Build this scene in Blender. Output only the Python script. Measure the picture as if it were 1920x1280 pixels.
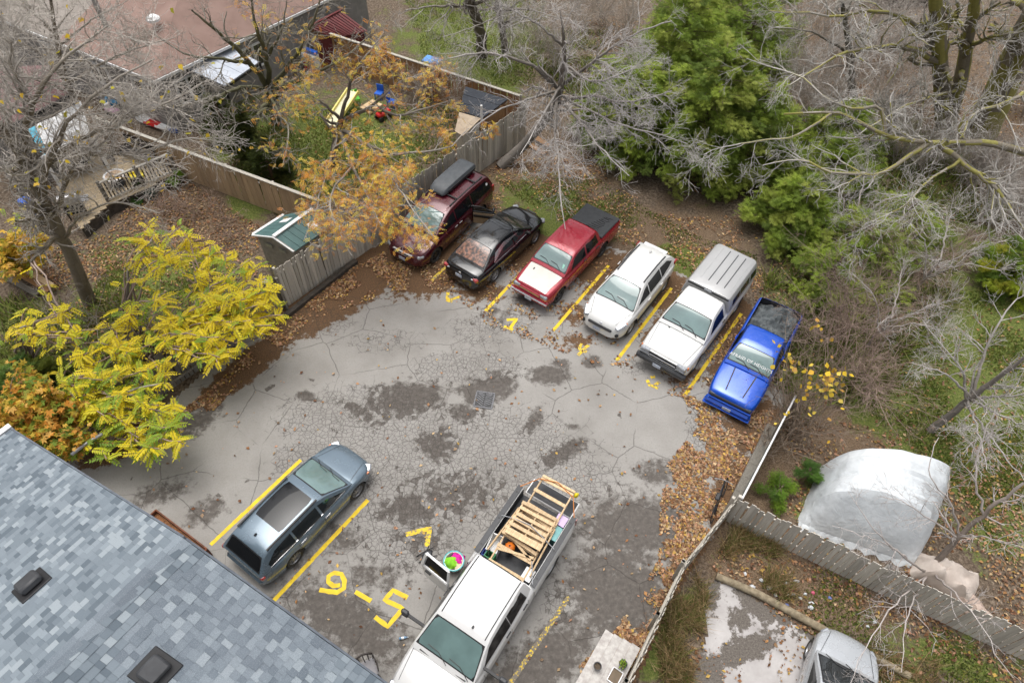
import bpy, bmesh, math, random
import numpy as np
from mathutils import Vector, Matrix, noise as mnoise
R = math.radians
random.seed(7); rng = np.random.default_rng(7)
scene = bpy.context.scene
for _o in list(bpy.data.objects): bpy.data.objects.remove(_o)
col = scene.collection

# ------------------------------------------------------------------ camera
CAM_H, CAM_PITCH, CAM_ROLL, CAM_F = 19.74, R(51.80), R(1.93), 1280.0 / 1920.0 * 36.0
_fw = np.array([0, math.cos(CAM_PITCH), -math.sin(CAM_PITCH)])
_up = np.array([0, math.sin(CAM_PITCH), math.cos(CAM_PITCH)])
_rt = np.array([1.0, 0, 0])
_c, _s = math.cos(CAM_ROLL), math.sin(CAM_ROLL)
_R, _U = _c * _rt + _s * _up, -_s * _rt + _c * _up
cam_d = bpy.data.cameras.new('camera'); cam = bpy.data.objects.new('camera', cam_d); col.objects.link(cam)
cam_d.lens = CAM_F; cam_d.sensor_width = 36; cam_d.clip_end = 1500
cam.matrix_world = Matrix(((_R[0], _U[0], -_fw[0], 0), (_R[1], _U[1], -_fw[1], 0), (_R[2], _U[2], -_fw[2], CAM_H), (0, 0, 0, 1)))
scene.camera = cam
# ------------------------------------------------------------------ light
SUN_EL, SUN_AZ = 77.0, 338.0       # elevation, compass-like angle from +Y towards +X
world = bpy.data.worlds.new('World'); scene.world = world; world.use_nodes = True
nt = world.node_tree; bg = nt.nodes['Background']
sky = nt.nodes.new('ShaderNodeTexSky'); sky.sky_type = 'NISHITA'; sky.sun_disc = False
sky.sun_elevation = R(SUN_EL); sky.sun_rotation = R(SUN_AZ); sky.air_density = 1.0; sky.dust_density = 6.0; sky.ozone_density = 1.0
hsv = nt.nodes.new('ShaderNodeHueSaturation'); hsv.inputs['Saturation'].default_value = 0.22
nt.links.new(sky.outputs[0], hsv.inputs['Color']); nt.links.new(hsv.outputs[0], bg.inputs['Color'])
bg.inputs['Strength'].default_value = 0.15
sun_d = bpy.data.lights.new('sun', 'SUN'); sun = bpy.data.objects.new('sun', sun_d); col.objects.link(sun)
sun_d.energy = 0.9; sun_d.angle = R(45); sun_d.color = (1.0, 0.96, 0.9)
_sd = Vector((math.sin(R(SUN_AZ)) * math.cos(R(SUN_EL)), math.cos(R(SUN_AZ)) * math.cos(R(SUN_EL)), math.sin(R(SUN_EL))))
sun.rotation_euler = _sd.to_track_quat('Z', 'Y').to_euler(); sun.location = (30, 40, 60)
vs = scene.view_settings; vs.view_transform = 'Standard'; vs.look = 'None'; vs.exposure = 0.48; vs.gamma = 1.0; vs.use_curve_mapping = False

# ------------------------------------------------------------------ helpers
def at(x, y, z=0.0):
    """the point of the place at height z that the drone saw at this photo pixel (1920 wide)"""
    d = _fw + (x - 960) / 1280.0 * _R + (640 - y) / 1280.0 * _U
    t = (z - CAM_H) / d[2]
    return np.array([t * d[0], t * d[1], z])
def V3(p): return Vector((float(p[0]), float(p[1]), float(p[2])))

def tag(o, label=None, cat=None, group=None, kind=None):
    if label: o['label'] = label
    if cat: o['category'] = cat
    if group: o['group'] = group
    if kind: o['kind'] = kind
    return o
def empty(name, loc=(0, 0, 0), rz=0.0):
    o = bpy.data.objects.new(name, None); col.objects.link(o); o.empty_display_size = 0.2
    o.location = loc; o.rotation_euler = (0, 0, rz); return o
def link(name, me, parent=None, mats=None, loc=None, rot=None):
    o = bpy.data.objects.new(name, me); col.objects.link(o)
    if mats is not None:
        for m in (mats if isinstance(mats, (list, tuple)) else [mats]): me.materials.append(m)
    if parent is not None: o.parent = parent
    if loc is not None: o.location = loc
    if rot is not None: o.rotation_euler = rot
    return o
def np_mesh(name, V, F, mi=None, smooth=False):
    """V (n,3), F (m,k) all faces with k corners"""
    V = np.asarray(V, np.float32); F = np.asarray(F, np.int32)
    me = bpy.data.meshes.new(name); m, k = F.shape
    me.vertices.add(len(V)); me.vertices.foreach_set('co', V.ravel())
    me.loops.add(m * k); me.loops.foreach_set('vertex_index', F.ravel())
    me.polygons.add(m); me.polygons.foreach_set('loop_start', np.arange(0, m * k, k, dtype=np.int32))
    me.polygons.foreach_set('loop_total', np.full(m, k, np.int32))
    if mi is not None: me.polygons.foreach_set('material_index', np.asarray(mi, np.int32))
    if smooth: me.polygons.foreach_set('use_smooth', np.ones(m, bool))
    me.update(calc_edges=True)
    if not smooth: me.shade_flat()
    return me
def face_cols(me, cols):
    """one colour per face, stored on corners"""
    k = len(me.loops) // len(me.polygons)
    a = me.color_attributes.new('Col', 'FLOAT_COLOR', 'CORNER')
    c = np.ones((len(me.polygons), 4), np.float32); c[:, :3] = cols
    a.data.foreach_set('color', np.repeat(c, k, axis=0).ravel())
class MB:
    """collects shapes, links them as ONE mesh object"""
    def __init__(s): s.v = []; s.f = []; s.m = []
    def add(s, vs, fs, mi=0):
        b = len(s.v); s.v += [tuple(map(float, p)) for p in vs]
        for f in fs: s.f.append([b + i for i in f]); s.m.append(mi)
        return s
    def box(s, c, d, rz=0.0, mi=0, M=None):
        x, y, z = d[0] / 2, d[1] / 2, d[2] / 2
        P = [Vector((sx * x, sy * y, sz * z)) for sz in (-1, 1) for sy in (-1, 1) for sx in (-1, 1)]
        Mx = M if M is not None else Matrix.Rotation(rz, 3, 'Z')
        P = [Mx @ p + Vector(c) for p in P]
        return s.add(P, [(0, 2, 3, 1), (4, 5, 7, 6), (0, 1, 5, 4), (2, 6, 7, 3), (0, 4, 6, 2), (1, 3, 7, 5)], mi)
    def bar(s, a, b, w, h=None, mi=0, roll=None):
        """rectangular beam from a to b, w across, h upwards"""
        a, b = Vector(a), Vector(b); h = h or w; d = (b - a); L = d.length
        if L < 1e-6: return s
        x = d / L; upv = Vector((0, 0, 1)) if abs(x.z) < .95 else Vector(roll or (1, 0, 0))
        y = upv.cross(x).normalized(); z = x.cross(y)
        M = Matrix((x, y, z)).transposed()
        return s.box((a + b) / 2, (L, w, h), mi=mi, M=M)
    def prism(s, pts, z0, z1, mi=0):
        n = len(pts); P = [(p[0], p[1], z0) for p in pts] + [(p[0], p[1], z1) for p in pts]
        return s.add(P, [tuple(range(n - 1, -1, -1)), tuple(range(n, 2 * n))] + [(i, (i + 1) % n, n + (i + 1) % n, n + i) for i in range(n)], mi)
    def lathe(s, prof, n=20, c=(0, 0, 0), axis='Z', mi=0, cap=True):
        P = []; k = len(prof)
        for r, z in prof:
            for i in range(n):
                a = 2 * math.pi * i / n; x, y = r * math.cos(a), r * math.sin(a)
                p = (x, y, z) if axis == 'Z' else ((x, z, -y) if axis == 'Y' else (z, x, y))
                P.append((p[0] + c[0], p[1] + c[1], p[2] + c[2]))
        F = [(j * n + i, j * n + (i + 1) % n, (j + 1) * n + (i + 1) % n, (j + 1) * n + i) for j in range(k - 1) for i in range(n)]
        if cap:
            if prof[0][0] > 1e-5: F.append(tuple(range(n - 1, -1, -1)))
            if prof[-1][0] > 1e-5: F.append(tuple((k - 1) * n + i for i in range(n)))
        return s.add(P, F, mi)
    def tube(s, pts, r, n=6, mi=0):
        pts = [Vector(p) for p in pts]; rs = r if isinstance(r, (list, tuple)) else [r] * len(pts); P = []
        for i, p in enumerate(pts):
            d = (pts[min(i + 1, len(pts) - 1)] - pts[max(i - 1, 0)]).normalized()
            u = d.orthogonal().normalized() if i == 0 else (u - d * u.dot(d)).normalized()
            w = d.cross(u)
            for k in range(n):
                a = 2 * math.pi * k / n; P.append(p + (u * math.cos(a) + w * math.sin(a)) * rs[i])
        m = len(pts)
        F = [(j * n + i, j * n + (i + 1) % n, (j + 1) * n + (i + 1) % n, (j + 1) * n + i) for j in range(m - 1) for i in range(n)]
        F += [tuple(range(n - 1, -1, -1)), tuple((m - 1) * n + i for i in range(n))]
        return s.add(P, F, mi)
    def mesh(s, name, smooth=False, ang=None, bevel=0):
        me = bpy.data.meshes.new(name); me.from_pydata(s.v, [], s.f); me.polygons.foreach_set('material_index', s.m)
        bm = bmesh.new(); bm.from_mesh(me); bmesh.ops.recalc_face_normals(bm, faces=bm.faces)
        if bevel: bmesh.ops.bevel(bm, geom=bm.edges[:], offset=bevel, segments=1, affect='EDGES')
        bm.to_mesh(me); bm.free()
        if smooth or ang: me.polygons.foreach_set('use_smooth', [True] * len(me.polygons))
        if ang: me.set_sharp_from_angle(angle=R(ang))
        me.update(); return me
    def build(s, name, mats, parent=None, smooth=False, ang=None, bevel=0, loc=None, rot=None):
        return link(name, s.mesh(name, smooth, ang, bevel), parent, mats, loc, rot)

# ------------------------------------------------------------------ materials
def new_mat(name):
    m = bpy.data.materials.new(name); m.use_nodes = True
    return m, m.node_tree, m.node_tree.nodes['Principled BSDF']
def N(t, typ, **kw):
    n = t.nodes.new(typ)
    for k, v in kw.items():
        if k in n.inputs: n.inputs[k].default_value = v
        else: setattr(n, k, v)
    return n
def ramp(t, fac, stops):
    r = t.nodes.new('ShaderNodeValToRGB'); e = r.color_ramp.elements
    while len(e) < len(stops): e.new(0.5)
    for i, (p, c) in enumerate(stops):
        e[i].position = p; e[i].color = (c, c, c, 1) if isinstance(c, (int, float)) else (*c, 1)
    t.links.new(fac, r.inputs[0]); return r.outputs[0]
def mixc(t, fac, a, b, mode='MIX'):
    n = t.nodes.new('ShaderNodeMix'); n.data_type = 'RGBA'; n.blend_type = mode
    for s, v in ((n.inputs[0], fac), (n.inputs[6], a), (n.inputs[7], b)):
        if hasattr(v, 'is_linked'): t.links.new(v, s)
        elif isinstance(v, (tuple, list)): s.default_value = (*v, 1)
        else: s.default_value = v
    return n.outputs[2]
def mth(t, op, a, b=None, c=None, clamp=False):
    n = t.nodes.new('ShaderNodeMath'); n.operation = op; n.use_clamp = clamp
    for i, v in enumerate((a, b, c)):
        if v is None: continue
        if hasattr(v, 'is_linked'): t.links.new(v, n.inputs[i])
        else: n.inputs[i].default_value = v
    return n.outputs[0]
def noise(t, scale, detail=4, rough=.55, coord=None, dist=0.0):
    n = N(t, 'ShaderNodeTexNoise', Scale=scale, Detail=detail, Roughness=rough, Distortion=dist)
    if coord is not None: t.links.new(coord, n.inputs['Vector'])
    return n.outputs['Fac']
def objco(t): return t.nodes.new('ShaderNodeTexCoord').outputs['Object']
def geoco(t): return t.nodes.new('ShaderNodeNewGeometry').outputs['Position']
def bump(t, bs, h, strength=.3, dist=.01):
    b = N(t, 'ShaderNodeBump', Strength=strength, Distance=dist); t.links.new(h, b.inputs['Height']); t.links.new(b.outputs[0], bs.inputs['Normal'])
def mat(name, c, rough=.6, c2=None, scale=6.0, metal=0.0, coat=0.0, spec=.5, bmp=0.0, bscale=None, rand=0.0, stretch=None, lo=.35, hi=.65, detail=5):
    """two-tone noise material; rand = per-object brightness spread"""
    m, t, b = new_mat(name); co = objco(t)
    if stretch:
        mp = N(t, 'ShaderNodeMapping'); mp.inputs['Scale'].default_value = stretch; t.links.new(co, mp.inputs[0]); co = mp.outputs[0]
    c2 = c2 or tuple(x * .8 for x in c)
    out = ramp(t, noise(t, scale, detail, .6, co), [(lo, c2), (hi, c)])
    if rand:
        oi = t.nodes.new('ShaderNodeObjectInfo').outputs['Random']
        h = N(t, 'ShaderNodeHueSaturation'); t.links.new(out, h.inputs['Color'])
        t.links.new(mth(t, 'MULTIPLY_ADD', oi, 2 * rand, 1 - rand), h.inputs['Value']); out = h.outputs[0]
    t.links.new(out, b.inputs['Base Color'])
    b.inputs['Roughness'].default_value = rough; b.inputs['Metallic'].default_value = metal
    b.inputs['Coat Weight'].default_value = coat; b.inputs['Coat Roughness'].default_value = .04; b.inputs['Specular IOR Level'].default_value = spec
    if bmp: bump(t, b, noise(t, bscale or scale * 6, 4, .6, co), bmp)
    return m
def attr_mat(name, rough=.7, trans=0.0, spec=.3, bmp=0, var=0.12, vscale=30):
    """base colour from the mesh's Col attribute (each leaf / shingle has its own colour)"""
    m, t, b = new_mat(name); a = t.nodes.new('ShaderNodeVertexColor'); a.layer_name = 'Col'
    h = N(t, 'ShaderNodeHueSaturation'); t.links.new(a.outputs[0], h.inputs['Color'])
    nz = noise(t, vscale, 3, .6, geoco(t)); t.links.new(mth(t, 'MULTIPLY_ADD', nz, var * 4, 1 - var * 2), h.inputs['Value'])
    t.links.new(h.outputs[0], b.inputs['Base Color']); b.inputs['Roughness'].default_value = rough; b.inputs['Specular IOR Level'].default_value = spec
    if bmp: bump(t, b, noise(t, 120, 3, .6, geoco(t)), bmp, .004)
    if trans:
        tr = t.nodes.new('ShaderNodeBsdfTranslucent'); t.links.new(h.outputs[0], tr.inputs['Color'])
        mx = t.nodes.new('ShaderNodeMixShader'); mx.inputs[0].default_value = trans
        t.links.new(b.outputs[0], mx.inputs[1]); t.links.new(tr.outputs[0], mx.inputs[2])
        t.links.new(mx.outputs[0], t.nodes['Material Output'].inputs['Surface'])
    return m
def paint_mat(name, c, metal=0.0, rough=.25, dirt=.18):
    m, t, b = new_mat(name); co = objco(t)
    d = ramp(t, noise(t, 2.2, 6, .65, co), [(.45, 0), (.8, dirt)])
    spk = ramp(t, noise(t, 40, 2, .5, co), [(.68, 0), (.75, dirt * .6)])
    out = mixc(t, d, c, tuple(x * .6 + .06 for x in c)); out = mixc(t, spk, out, (.16, .13, .1))
    t.links.new(out, b.inputs['Base Color']); b.inputs['Metallic'].default_value = metal
    t.links.new(mth(t, 'MULTIPLY_ADD', d, 1.2, rough), b.inputs['Roughness'])
    b.inputs['Coat Weight'].default_value = .8; b.inputs['Coat Roughness'].default_value = .06
    return m
def glass_mat(name, c, rough=.04, spec=.9):
    m, t, b = new_mat(name); co = objco(t)
    out = ramp(t, noise(t, 1.6, 3, .5, co), [(.35, tuple(x * .75 for x in c)), (.65, c)])
    t.links.new(out, b.inputs['Base Color']); b.inputs['Roughness'].default_value = rough; b.inputs['IOR'].default_value = 1.6
    b.inputs['Coat Weight'].default_value = 1.0; b.inputs['Coat Roughness'].default_value = .02
    return m
M = {}
M['black_trim'] = mat('black_trim', (.018, .018, .02), .5, (.012, .012, .013))
M['plastic_grey'] = mat('plastic_grey', (.05, .052, .056), .55, (.035, .036, .04))
M['liner'] = mat('liner', (.022, .024, .03), .55, (.014, .015, .018), bmp=.2)
M['tyre'] = mat('tyre', (.028, .027, .026), .85, (.05, .046, .04), 9)
M['rim'] = mat('rim', (.42, .42, .43), .35, (.28, .28, .29), metal=.6)
M['rim_dark'] = mat('rim_dark', (.03, .03, .032), .4)
M['chrome'] = mat('chrome', (.7, .7, .72), .18, (.55, .55, .57), metal=.9)
M['glass_teal'] = glass_mat('glass_teal', (.15, .235, .23))
M['glass_dark'] = glass_mat('glass_dark', (.008, .009, .011)); M['glass_dark'].node_tree.nodes['Principled BSDF'].inputs['Coat Weight'].default_value = 0; M['glass_dark'].node_tree.nodes['Principled BSDF'].inputs['IOR'].default_value = 1.4
M['glass_smoke'] = glass_mat('glass_smoke', (.02, .024, .026))
M['lamp_clear'] = mat('lamp_clear', (.45, .47, .5), .12, (.2, .21, .23), 18, metal=.3, coat=1)
M['lamp_red'] = mat('lamp_red', (.35, .012, .01), .15, (.2, .01, .01), coat=1)
M['lamp_amber'] = mat('lamp_amber', (.7, .18, .02), .2, coat=1)
M['plate'] = mat('plate', (.62, .65, .7), .4, (.3, .36, .5), 40)
M['white_plain'] = mat('white_plain', (.78, .78, .77), .5, (.66, .66, .66))
M['board_grey'] = mat('board_grey', (.54, .505, .44), .85, (.34, .315, .27), 5, bmp=.4, rand=.22, stretch=(9, 9, .8))
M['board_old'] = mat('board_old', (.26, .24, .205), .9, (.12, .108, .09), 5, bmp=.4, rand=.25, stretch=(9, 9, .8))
M['board_orange'] = mat('board_orange', (.36, .2, .09), .85, (.22, .12, .055), 5, bmp=.3, rand=.2, stretch=(9, 9, .8))
M['board_tan'] = mat('board_tan', (.46, .33, .2), .85, (.3, .205, .12), 5, bmp=.3, rand=.16, stretch=(9, 9, .8))
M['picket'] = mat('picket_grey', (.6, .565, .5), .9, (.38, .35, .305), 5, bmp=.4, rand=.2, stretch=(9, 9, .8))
M['pallet_wood'] = mat('pallet_wood', (.66, .49, .3), .8, (.46, .32, .18), 4, rand=.14, stretch=(1.2, 9, 9))
M['timber_dark'] = mat('timber_dark', (.075, .062, .05), .9, (.035, .03, .025), 5, bmp=.4)
# ================================================================== ground, lot, litter
def to_px(P):
    q = np.asarray(P, float) - np.array([0, 0, CAM_H]); X, Y, Z = q @ _R, q @ _U, q @ _fw
    Z = np.where(Z < .5, .5, Z); return 960 + 1280 * X / Z, 640 - 1280 * Y / Z
def blobs(px, py, L):
    m = np.zeros_like(px)
    for b in L:
        x, y, rx, ry = b[:4]; a = R(b[4]) if len(b) > 4 else 0.0; k = b[5] if len(b) > 5 else 1.0
        dx, dy = px - x, py - y; u, v = dx * math.cos(a) + dy * math.sin(a), -dx * math.sin(a) + dy * math.cos(a)
        m = np.maximum(m, k * np.clip(1.35 - .85 * np.sqrt((u / rx) ** 2 + (v / ry) ** 2), 0, 1))
    return m
def inpoly(px, py, poly):
    c = np.zeros(px.shape, bool); n = len(poly)
    for i in range(n):
        x1, y1 = poly[i]; x2, y2 = poly[(i + 1) % n]
        if y1 == y2: continue
        c ^= ((y1 > py) != (y2 > py)) & (px < (x2 - x1) * (py - y1) / (y2 - y1) + x1)
    return c
def set_attr(me, name, v):
    a = me.attributes.new(name, 'FLOAT', 'POINT'); a.data.foreach_set('value', np.asarray(v, np.float32))
def grid_mesh(name, xs, ys, z=0.0, keep=None):
    X, Y = np.meshgrid(xs, ys); V = np.stack([X.ravel(), Y.ravel(), np.full(X.size, z)], 1); nx, ny = len(xs), len(ys)
    i = np.arange((nx - 1) * (ny - 1)); r, c = i // (nx - 1), i % (nx - 1); a = r * nx + c
    F = np.stack([a, a + 1, a + nx + 1, a + nx], 1)
    if keep is not None:
        cx, cy = V[F].mean(1)[:, 0], V[F].mean(1)[:, 1]; F = F[keep(cx, cy)]
        used = np.unique(F); mp = -np.ones(len(V), int); mp[used] = np.arange(len(used)); V = V[used]; F = mp[F]
    return np_mesh(name, V, F), V

GRASS = [(600, 270, 180, 90), (1800, 640, 200, 130), (1900, 820, 180, 200), (1700, 760, 120, 60), (1050, 400, 110, 60, 20, .8), (330, 560, 160, 80), (250, 480, 120, 40, 0, .6), (120, 600, 120, 60, 0, .6), (880, 90, 130, 110, 0, .9),
         (1290, 500, 70, 40, 0, .8), (1330, 1130, 60, 40, 0, .6), (1740, 1230, 90, 60, 0, .7), (1430, 760, 60, 40, 0, .5), (480, 380, 60, 30), (1230, 1210, 40, 60, 0, .9), (1560, 950, 60, 60), (1900, 1260, 80, 60, 0, .6), (1560, 250, 160, 60, 0, .5), (1600, 330, 220, 90, 0, .62), (1580, 560, 150, 150, 0, .7), (1760, 420, 120, 80, 0, .6), (1500, 700, 80, 70, 0, .5)]
LEAFY = [(1400, 900, 120, 160), (1500, 1100, 200, 60, 20), (380, 400, 130, 60), (1000, 330, 140, 60), (1250, 440, 160, 60), (1600, 200, 350, 160), (640, 540, 180, 70, -30), (1580, 800, 120, 60), (300, 540, 150, 90, 0, .6), (1300, 700, 80, 50)]
xs = np.concatenate([[-400, -150, -80], np.arange(-52, 52.01, .4), [80, 150, 400]])
ys = np.concatenate([[-300, -60, -12], np.arange(-4, 76.01, .4), [110, 200, 500]])
gm, GV = grid_mesh('ground', xs, ys)
gx, gy = to_px(GV); fr = GV[:, 1] > 1.0
set_attr(gm, 'grass', np.where(fr, blobs(gx, gy, GRASS), .4)); set_attr(gm, 'leafy', np.where(fr, blobs(gx, gy, LEAFY), .3))
def ground_material():
    m, t, b = new_mat('soil_and_grass'); p = geoco(t)
    A = lambda n: N(t, 'ShaderNodeAttribute', attribute_name=n).outputs['Fac']
    n1, n2 = noise(t, .9, 6, .65, p), noise(t, 9, 6, .7, p)
    soil = ramp(t, n2, [(.36, (.045, .033, .024)), (.5, (.12, .092, .068)), (.64, (.24, .19, .145))])
    leaf = ramp(t, noise(t, 26, 3, .7, p), [(.38, (.05, .032, .02)), (.48, (.14, .09, .055)), (.56, (.27, .195, .125)), (.66, (.1, .066, .042))])
    grs = ramp(t, noise(t, 14, 5, .75, p), [(.36, (.05, .07, .016)), (.5, (.11, .145, .03)), (.64, (.2, .21, .065))])
    lf = ramp(t, mth(t, 'ADD', A('leafy'), mth(t, 'MULTIPLY_ADD', n1, 2.6, -1.3)), [(.3, .1), (.8, .75)])
    gf = ramp(t, mth(t, 'ADD', A('grass'), mth(t, 'MULTIPLY_ADD', mth(t, 'ADD', mth(t, 'MULTIPLY', n1, .6), mth(t, 'MULTIPLY', n2, .4)), 3.6, -1.8)), [(.35, 0), (.62, .9)])
    t.links.new(mixc(t, gf, mixc(t, lf, soil, leaf), grs), b.inputs['Base Color']); b.inputs['Roughness'].default_value = .95; b.inputs['Specular IOR Level'].default_value = .15
    bump(t, b, n2, .8, .06); return m
M['ground'] = ground_material()
ground = tag(link('ground', gm, None, M['ground']), kind='structure')

LOT = [(60, 900), (200, 830), (330, 745), (420, 665), (540, 575), (640, 500), (740, 430), (830, 385), (930, 400), (1010, 440), (1090, 450), (1170, 470), (1270, 510), (1400, 565), (1500, 640), (1470, 760), (1425, 850), (1375, 950), (1290, 1080), (1245, 1160), (1190, 1285)]
lotw = [tuple(at(*p)[:2]) for p in LOT] + [(2.9, 3.0), (1.2, -1.0), (-16, -1.0), (-16, 6.0)]
lm_, LV = grid_mesh('parking_lot', np.arange(-17, 12.6, .1), np.arange(-1, 24.6, .1), .004, lambda x, y: inpoly(x, y, lotw))
lx, ly = to_px(LV)
CRACK = [(880, 880, 250, 120), (690, 790, 170, 70), (880, 690, 110, 34), (600, 870, 90, 50), (780, 985, 120, 90), (1040, 900, 120, 60), (900, 620, 90, 50, 0, .6), (720, 640, 110, 34, 0, .55), (590, 605, 90, 34, 0, .75), (1350, 800, 70, 60, 0, .9), (1045, 1130, 34, 50, 0, .8), (980, 600, 40, 60, 0, .6), (1340, 690, 50, 40, 0, .8), (1190, 690, 40, 25, 0, .6), (520, 650, 60, 30, 0, .5)]
WET = [(760, 748, 78, 34, -8), (680, 772, 46, 18, 30, .8), (905, 735, 46, 26), (870, 775, 40, 22, 0, .8), (938, 718, 30, 24), (818, 836, 36, 30, -20), (850, 925, 95, 46, 0, .75), (760, 955, 60, 26, 0, .9), (1055, 850, 56, 16, -30), (1030, 702, 42, 20, 0, .95), (575, 744, 20, 12, 0, 1), (650, 1165, 150, 62, 30, .85), (1190, 985, 120, 62, 0, .9), (1160, 1110, 110, 120, -35, .9), (1010, 1250, 150, 60, -40, .9),
       (640, 1010, 50, 34, 0, .66), (300, 925, 70, 24, -20, .7), (1112, 678, 20, 12), (1000, 790, 14, 34, 30, .8), (370, 790, 60, 24, -35, .8), (430, 715, 30, 20, 0, .7), (480, 690, 40, 16, -20, .6), (700, 1080, 90, 40, 0, .62), (790, 1010, 60, 40, 0, .6), (385, 960, 50, 26, -30, .75), (930, 590, 40, 22, 0, .6), (1050, 680, 20, 10, 0, .8), (1235, 885, 60, 30, 0, .7), (985, 560, 34, 18, 0, .75), (1075, 800, 14, 8, 0, .7), (560, 1050, 60, 40, 0, .5)]
DIRT = [(460, 690, 110, 26, -38, 1.1), (640, 545, 170, 44, -33, 1.2), (830, 500, 120, 50, -20, .95), (1000, 470, 120, 40, 10, 1.1), (1180, 520, 130, 40, 15, 1.1), (1330, 580, 120, 44, 20, 1.2), (1440, 640, 60, 80, 0, 1.1), (1420, 800, 70, 60, 0, .9), (1385, 930, 50, 80, 30, 1.1), (1290, 1080, 40, 90, 28, 1.0), (1215, 1230, 40, 80, 20, 1.0), (900, 545, 60, 26, 0, .7), (1075, 590, 40, 26, 0, .66), (1085, 640, 40, 20, 0, .66), (1280, 700, 50, 26, 0, .7), (1240, 620, 26, 60, 35, .8), (1370, 660, 26, 80, 35, .9), (220, 830, 90, 30, -30, 1), (920, 470, 40, 70, 40, .7), (1110, 540, 20, 50, 40, .6)]
set_attr(lm_, 'crack', blobs(lx, ly, CRACK)); set_attr(lm_, 'wet', blobs(lx, ly, WET)); set_attr(lm_, 'dirt', blobs(lx, ly, DIRT))
def asphalt_nodes(t, p):
    """-> colour, height of the worn asphalt"""
    A = lambda n: N(t, 'ShaderNodeAttribute', attribute_name=n).outputs['Fac']
    wob = N(t, 'ShaderNodeTexNoise', Scale=3.0, Detail=3.0); t.links.new(p, wob.inputs['Vector'])
    wv = N(t, 'ShaderNodeVectorMath', operation='MULTIPLY_ADD'); t.links.new(wob.outputs['Color'], wv.inputs[0]); wv.inputs[1].default_value = (.14, .14, 0); t.links.new(p, wv.inputs[2]); q = wv.outputs[0]
    def vor(scale, feat='DISTANCE_TO_EDGE'):
        v = N(t, 'ShaderNodeTexVoronoi', feature=feat, Scale=scale); v.voronoi_dimensions = '2D'; t.links.new(q, v.inputs['Vector']); return v
    n1, n2, n3 = noise(t, .55, 6, .6, p), noise(t, 3.2, 7, .72, p), noise(t, 60, 3, .6, p)
    cr = A('crack'); crn = mth(t, 'ADD', cr, mth(t, 'MULTIPLY_ADD', n2, 1.3, -.65))
    fine_m, mid_m = ramp(t, crn, [(.5, 0), (.62, 1)]), ramp(t, crn, [(.36, 0), (.5, 1)])
    widen = mth(t, 'MULTIPLY_ADD', n2, .3, -.075)
    lineF = mth(t, 'MULTIPLY', fine_m, mth(t, 'SMOOTH_MIN', 1.0, mth(t, 'SUBTRACT', 1.0, mth(t, 'DIVIDE', vor(6.6).outputs[0], mth(t, 'MAXIMUM', widen, .02)), clamp=True), .1), clamp=True)
    lineM = mth(t, 'MULTIPLY', mid_m, mth(t, 'SUBTRACT', 1.0, mth(t, 'DIVIDE', vor(2.9).outputs[0], .04), clamp=True))
    long_m = ramp(t, noise(t, .4, 3, .5, p), [(.42, 0), (.5, 1)])
    lineL = mth(t, 'MULTIPLY', long_m, mth(t, 'SUBTRACT', 1.0, mth(t, 'DIVIDE', vor(.52).outputs[0], .0105), clamp=True))
    line = mth(t, 'MAXIMUM', mth(t, 'MAXIMUM', lineF, mth(t, 'MULTIPLY', lineM, .7)), mth(t, 'MULTIPLY', lineL, .85))
    cell = N(t, 'ShaderNodeSeparateColor'); t.links.new(vor(6.6, 'F1').outputs['Color'], cell.inputs[0])
    base = ramp(t, n1, [(.3, (.245, .232, .212)), (.5, (.305, .291, .27)), (.7, (.35, .336, .313))])
    base = mixc(t, ramp(t, n3, [(.3, .35), (.7, 0)]), base, (.16, .152, .148))
    base = mixc(t, mth(t, 'MULTIPLY', mth(t, 'MULTIPLY', cell.outputs[0], fine_m), .28), base, (.2, .188, .18))
    base = mixc(t, ramp(t, noise(t, 17, 5, .75, p), [(.35, .4), (.52, 0)]), base, (.2, .188, .172))
    wet = mth(t, 'ADD', A('wet'), mth(t, 'ADD', mth(t, 'MULTIPLY_ADD', n2, 2.0, -1.0), mth(t, 'MULTIPLY', fine_m, mth(t, 'MULTIPLY_ADD', cell.outputs[1], .5, -.25))))
    wm = ramp(t, wet, [(.36, 0), (.7, .9)])
    spots = ramp(t, noise(t, 1.5, 4, .55, p), [(.68, 0), (.705, .85)])
    wcol = ramp(t, noise(t, 7, 5, .7, p), [(.3, (.045, .039, .033)), (.55, (.09, .077, .067)), (.75, (.14, .125, .112))])
    c = mixc(t, mth(t, 'MAXIMUM', wm, spots), base, wcol)
    dm = ramp(t, mth(t, 'ADD', A('dirt'), mth(t, 'MULTIPLY_ADD', n2, 1.7, -.85)), [(.45, 0), (.58, 1)])
    dcol = ramp(t, noise(t, 24, 4, .7, p), [(.3, (.05, .03, .02)), (.5, (.12, .07, .038)), (.7, (.2, .115, .055))])
    c = mixc(t, dm, c, dcol)
    c = mixc(t, mth(t, 'MULTIPLY', line, .82), c, (.045, .039, .034))
    h = mth(t, 'SUBTRACT', mth(t, 'MULTIPLY', n3, .25), line)
    return c, h, wm, dm
def asphalt_material(name):
    m, t, b = new_mat(name); c, h, wm, dm = asphalt_nodes(t, geoco(t)); t.links.new(c, b.inputs['Base Color'])
    t.links.new(mth(t, 'MULTIPLY_ADD', wm, -.15, .88), b.inputs['Roughness']); b.inputs['Specular IOR Level'].default_value = .25
    bump(t, b, h, .5, .015); return m
M['asphalt'] = asphalt_material('cracked_asphalt')
lot = tag(link('parking_lot', lm_, None, M['asphalt']), kind='structure')

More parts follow.
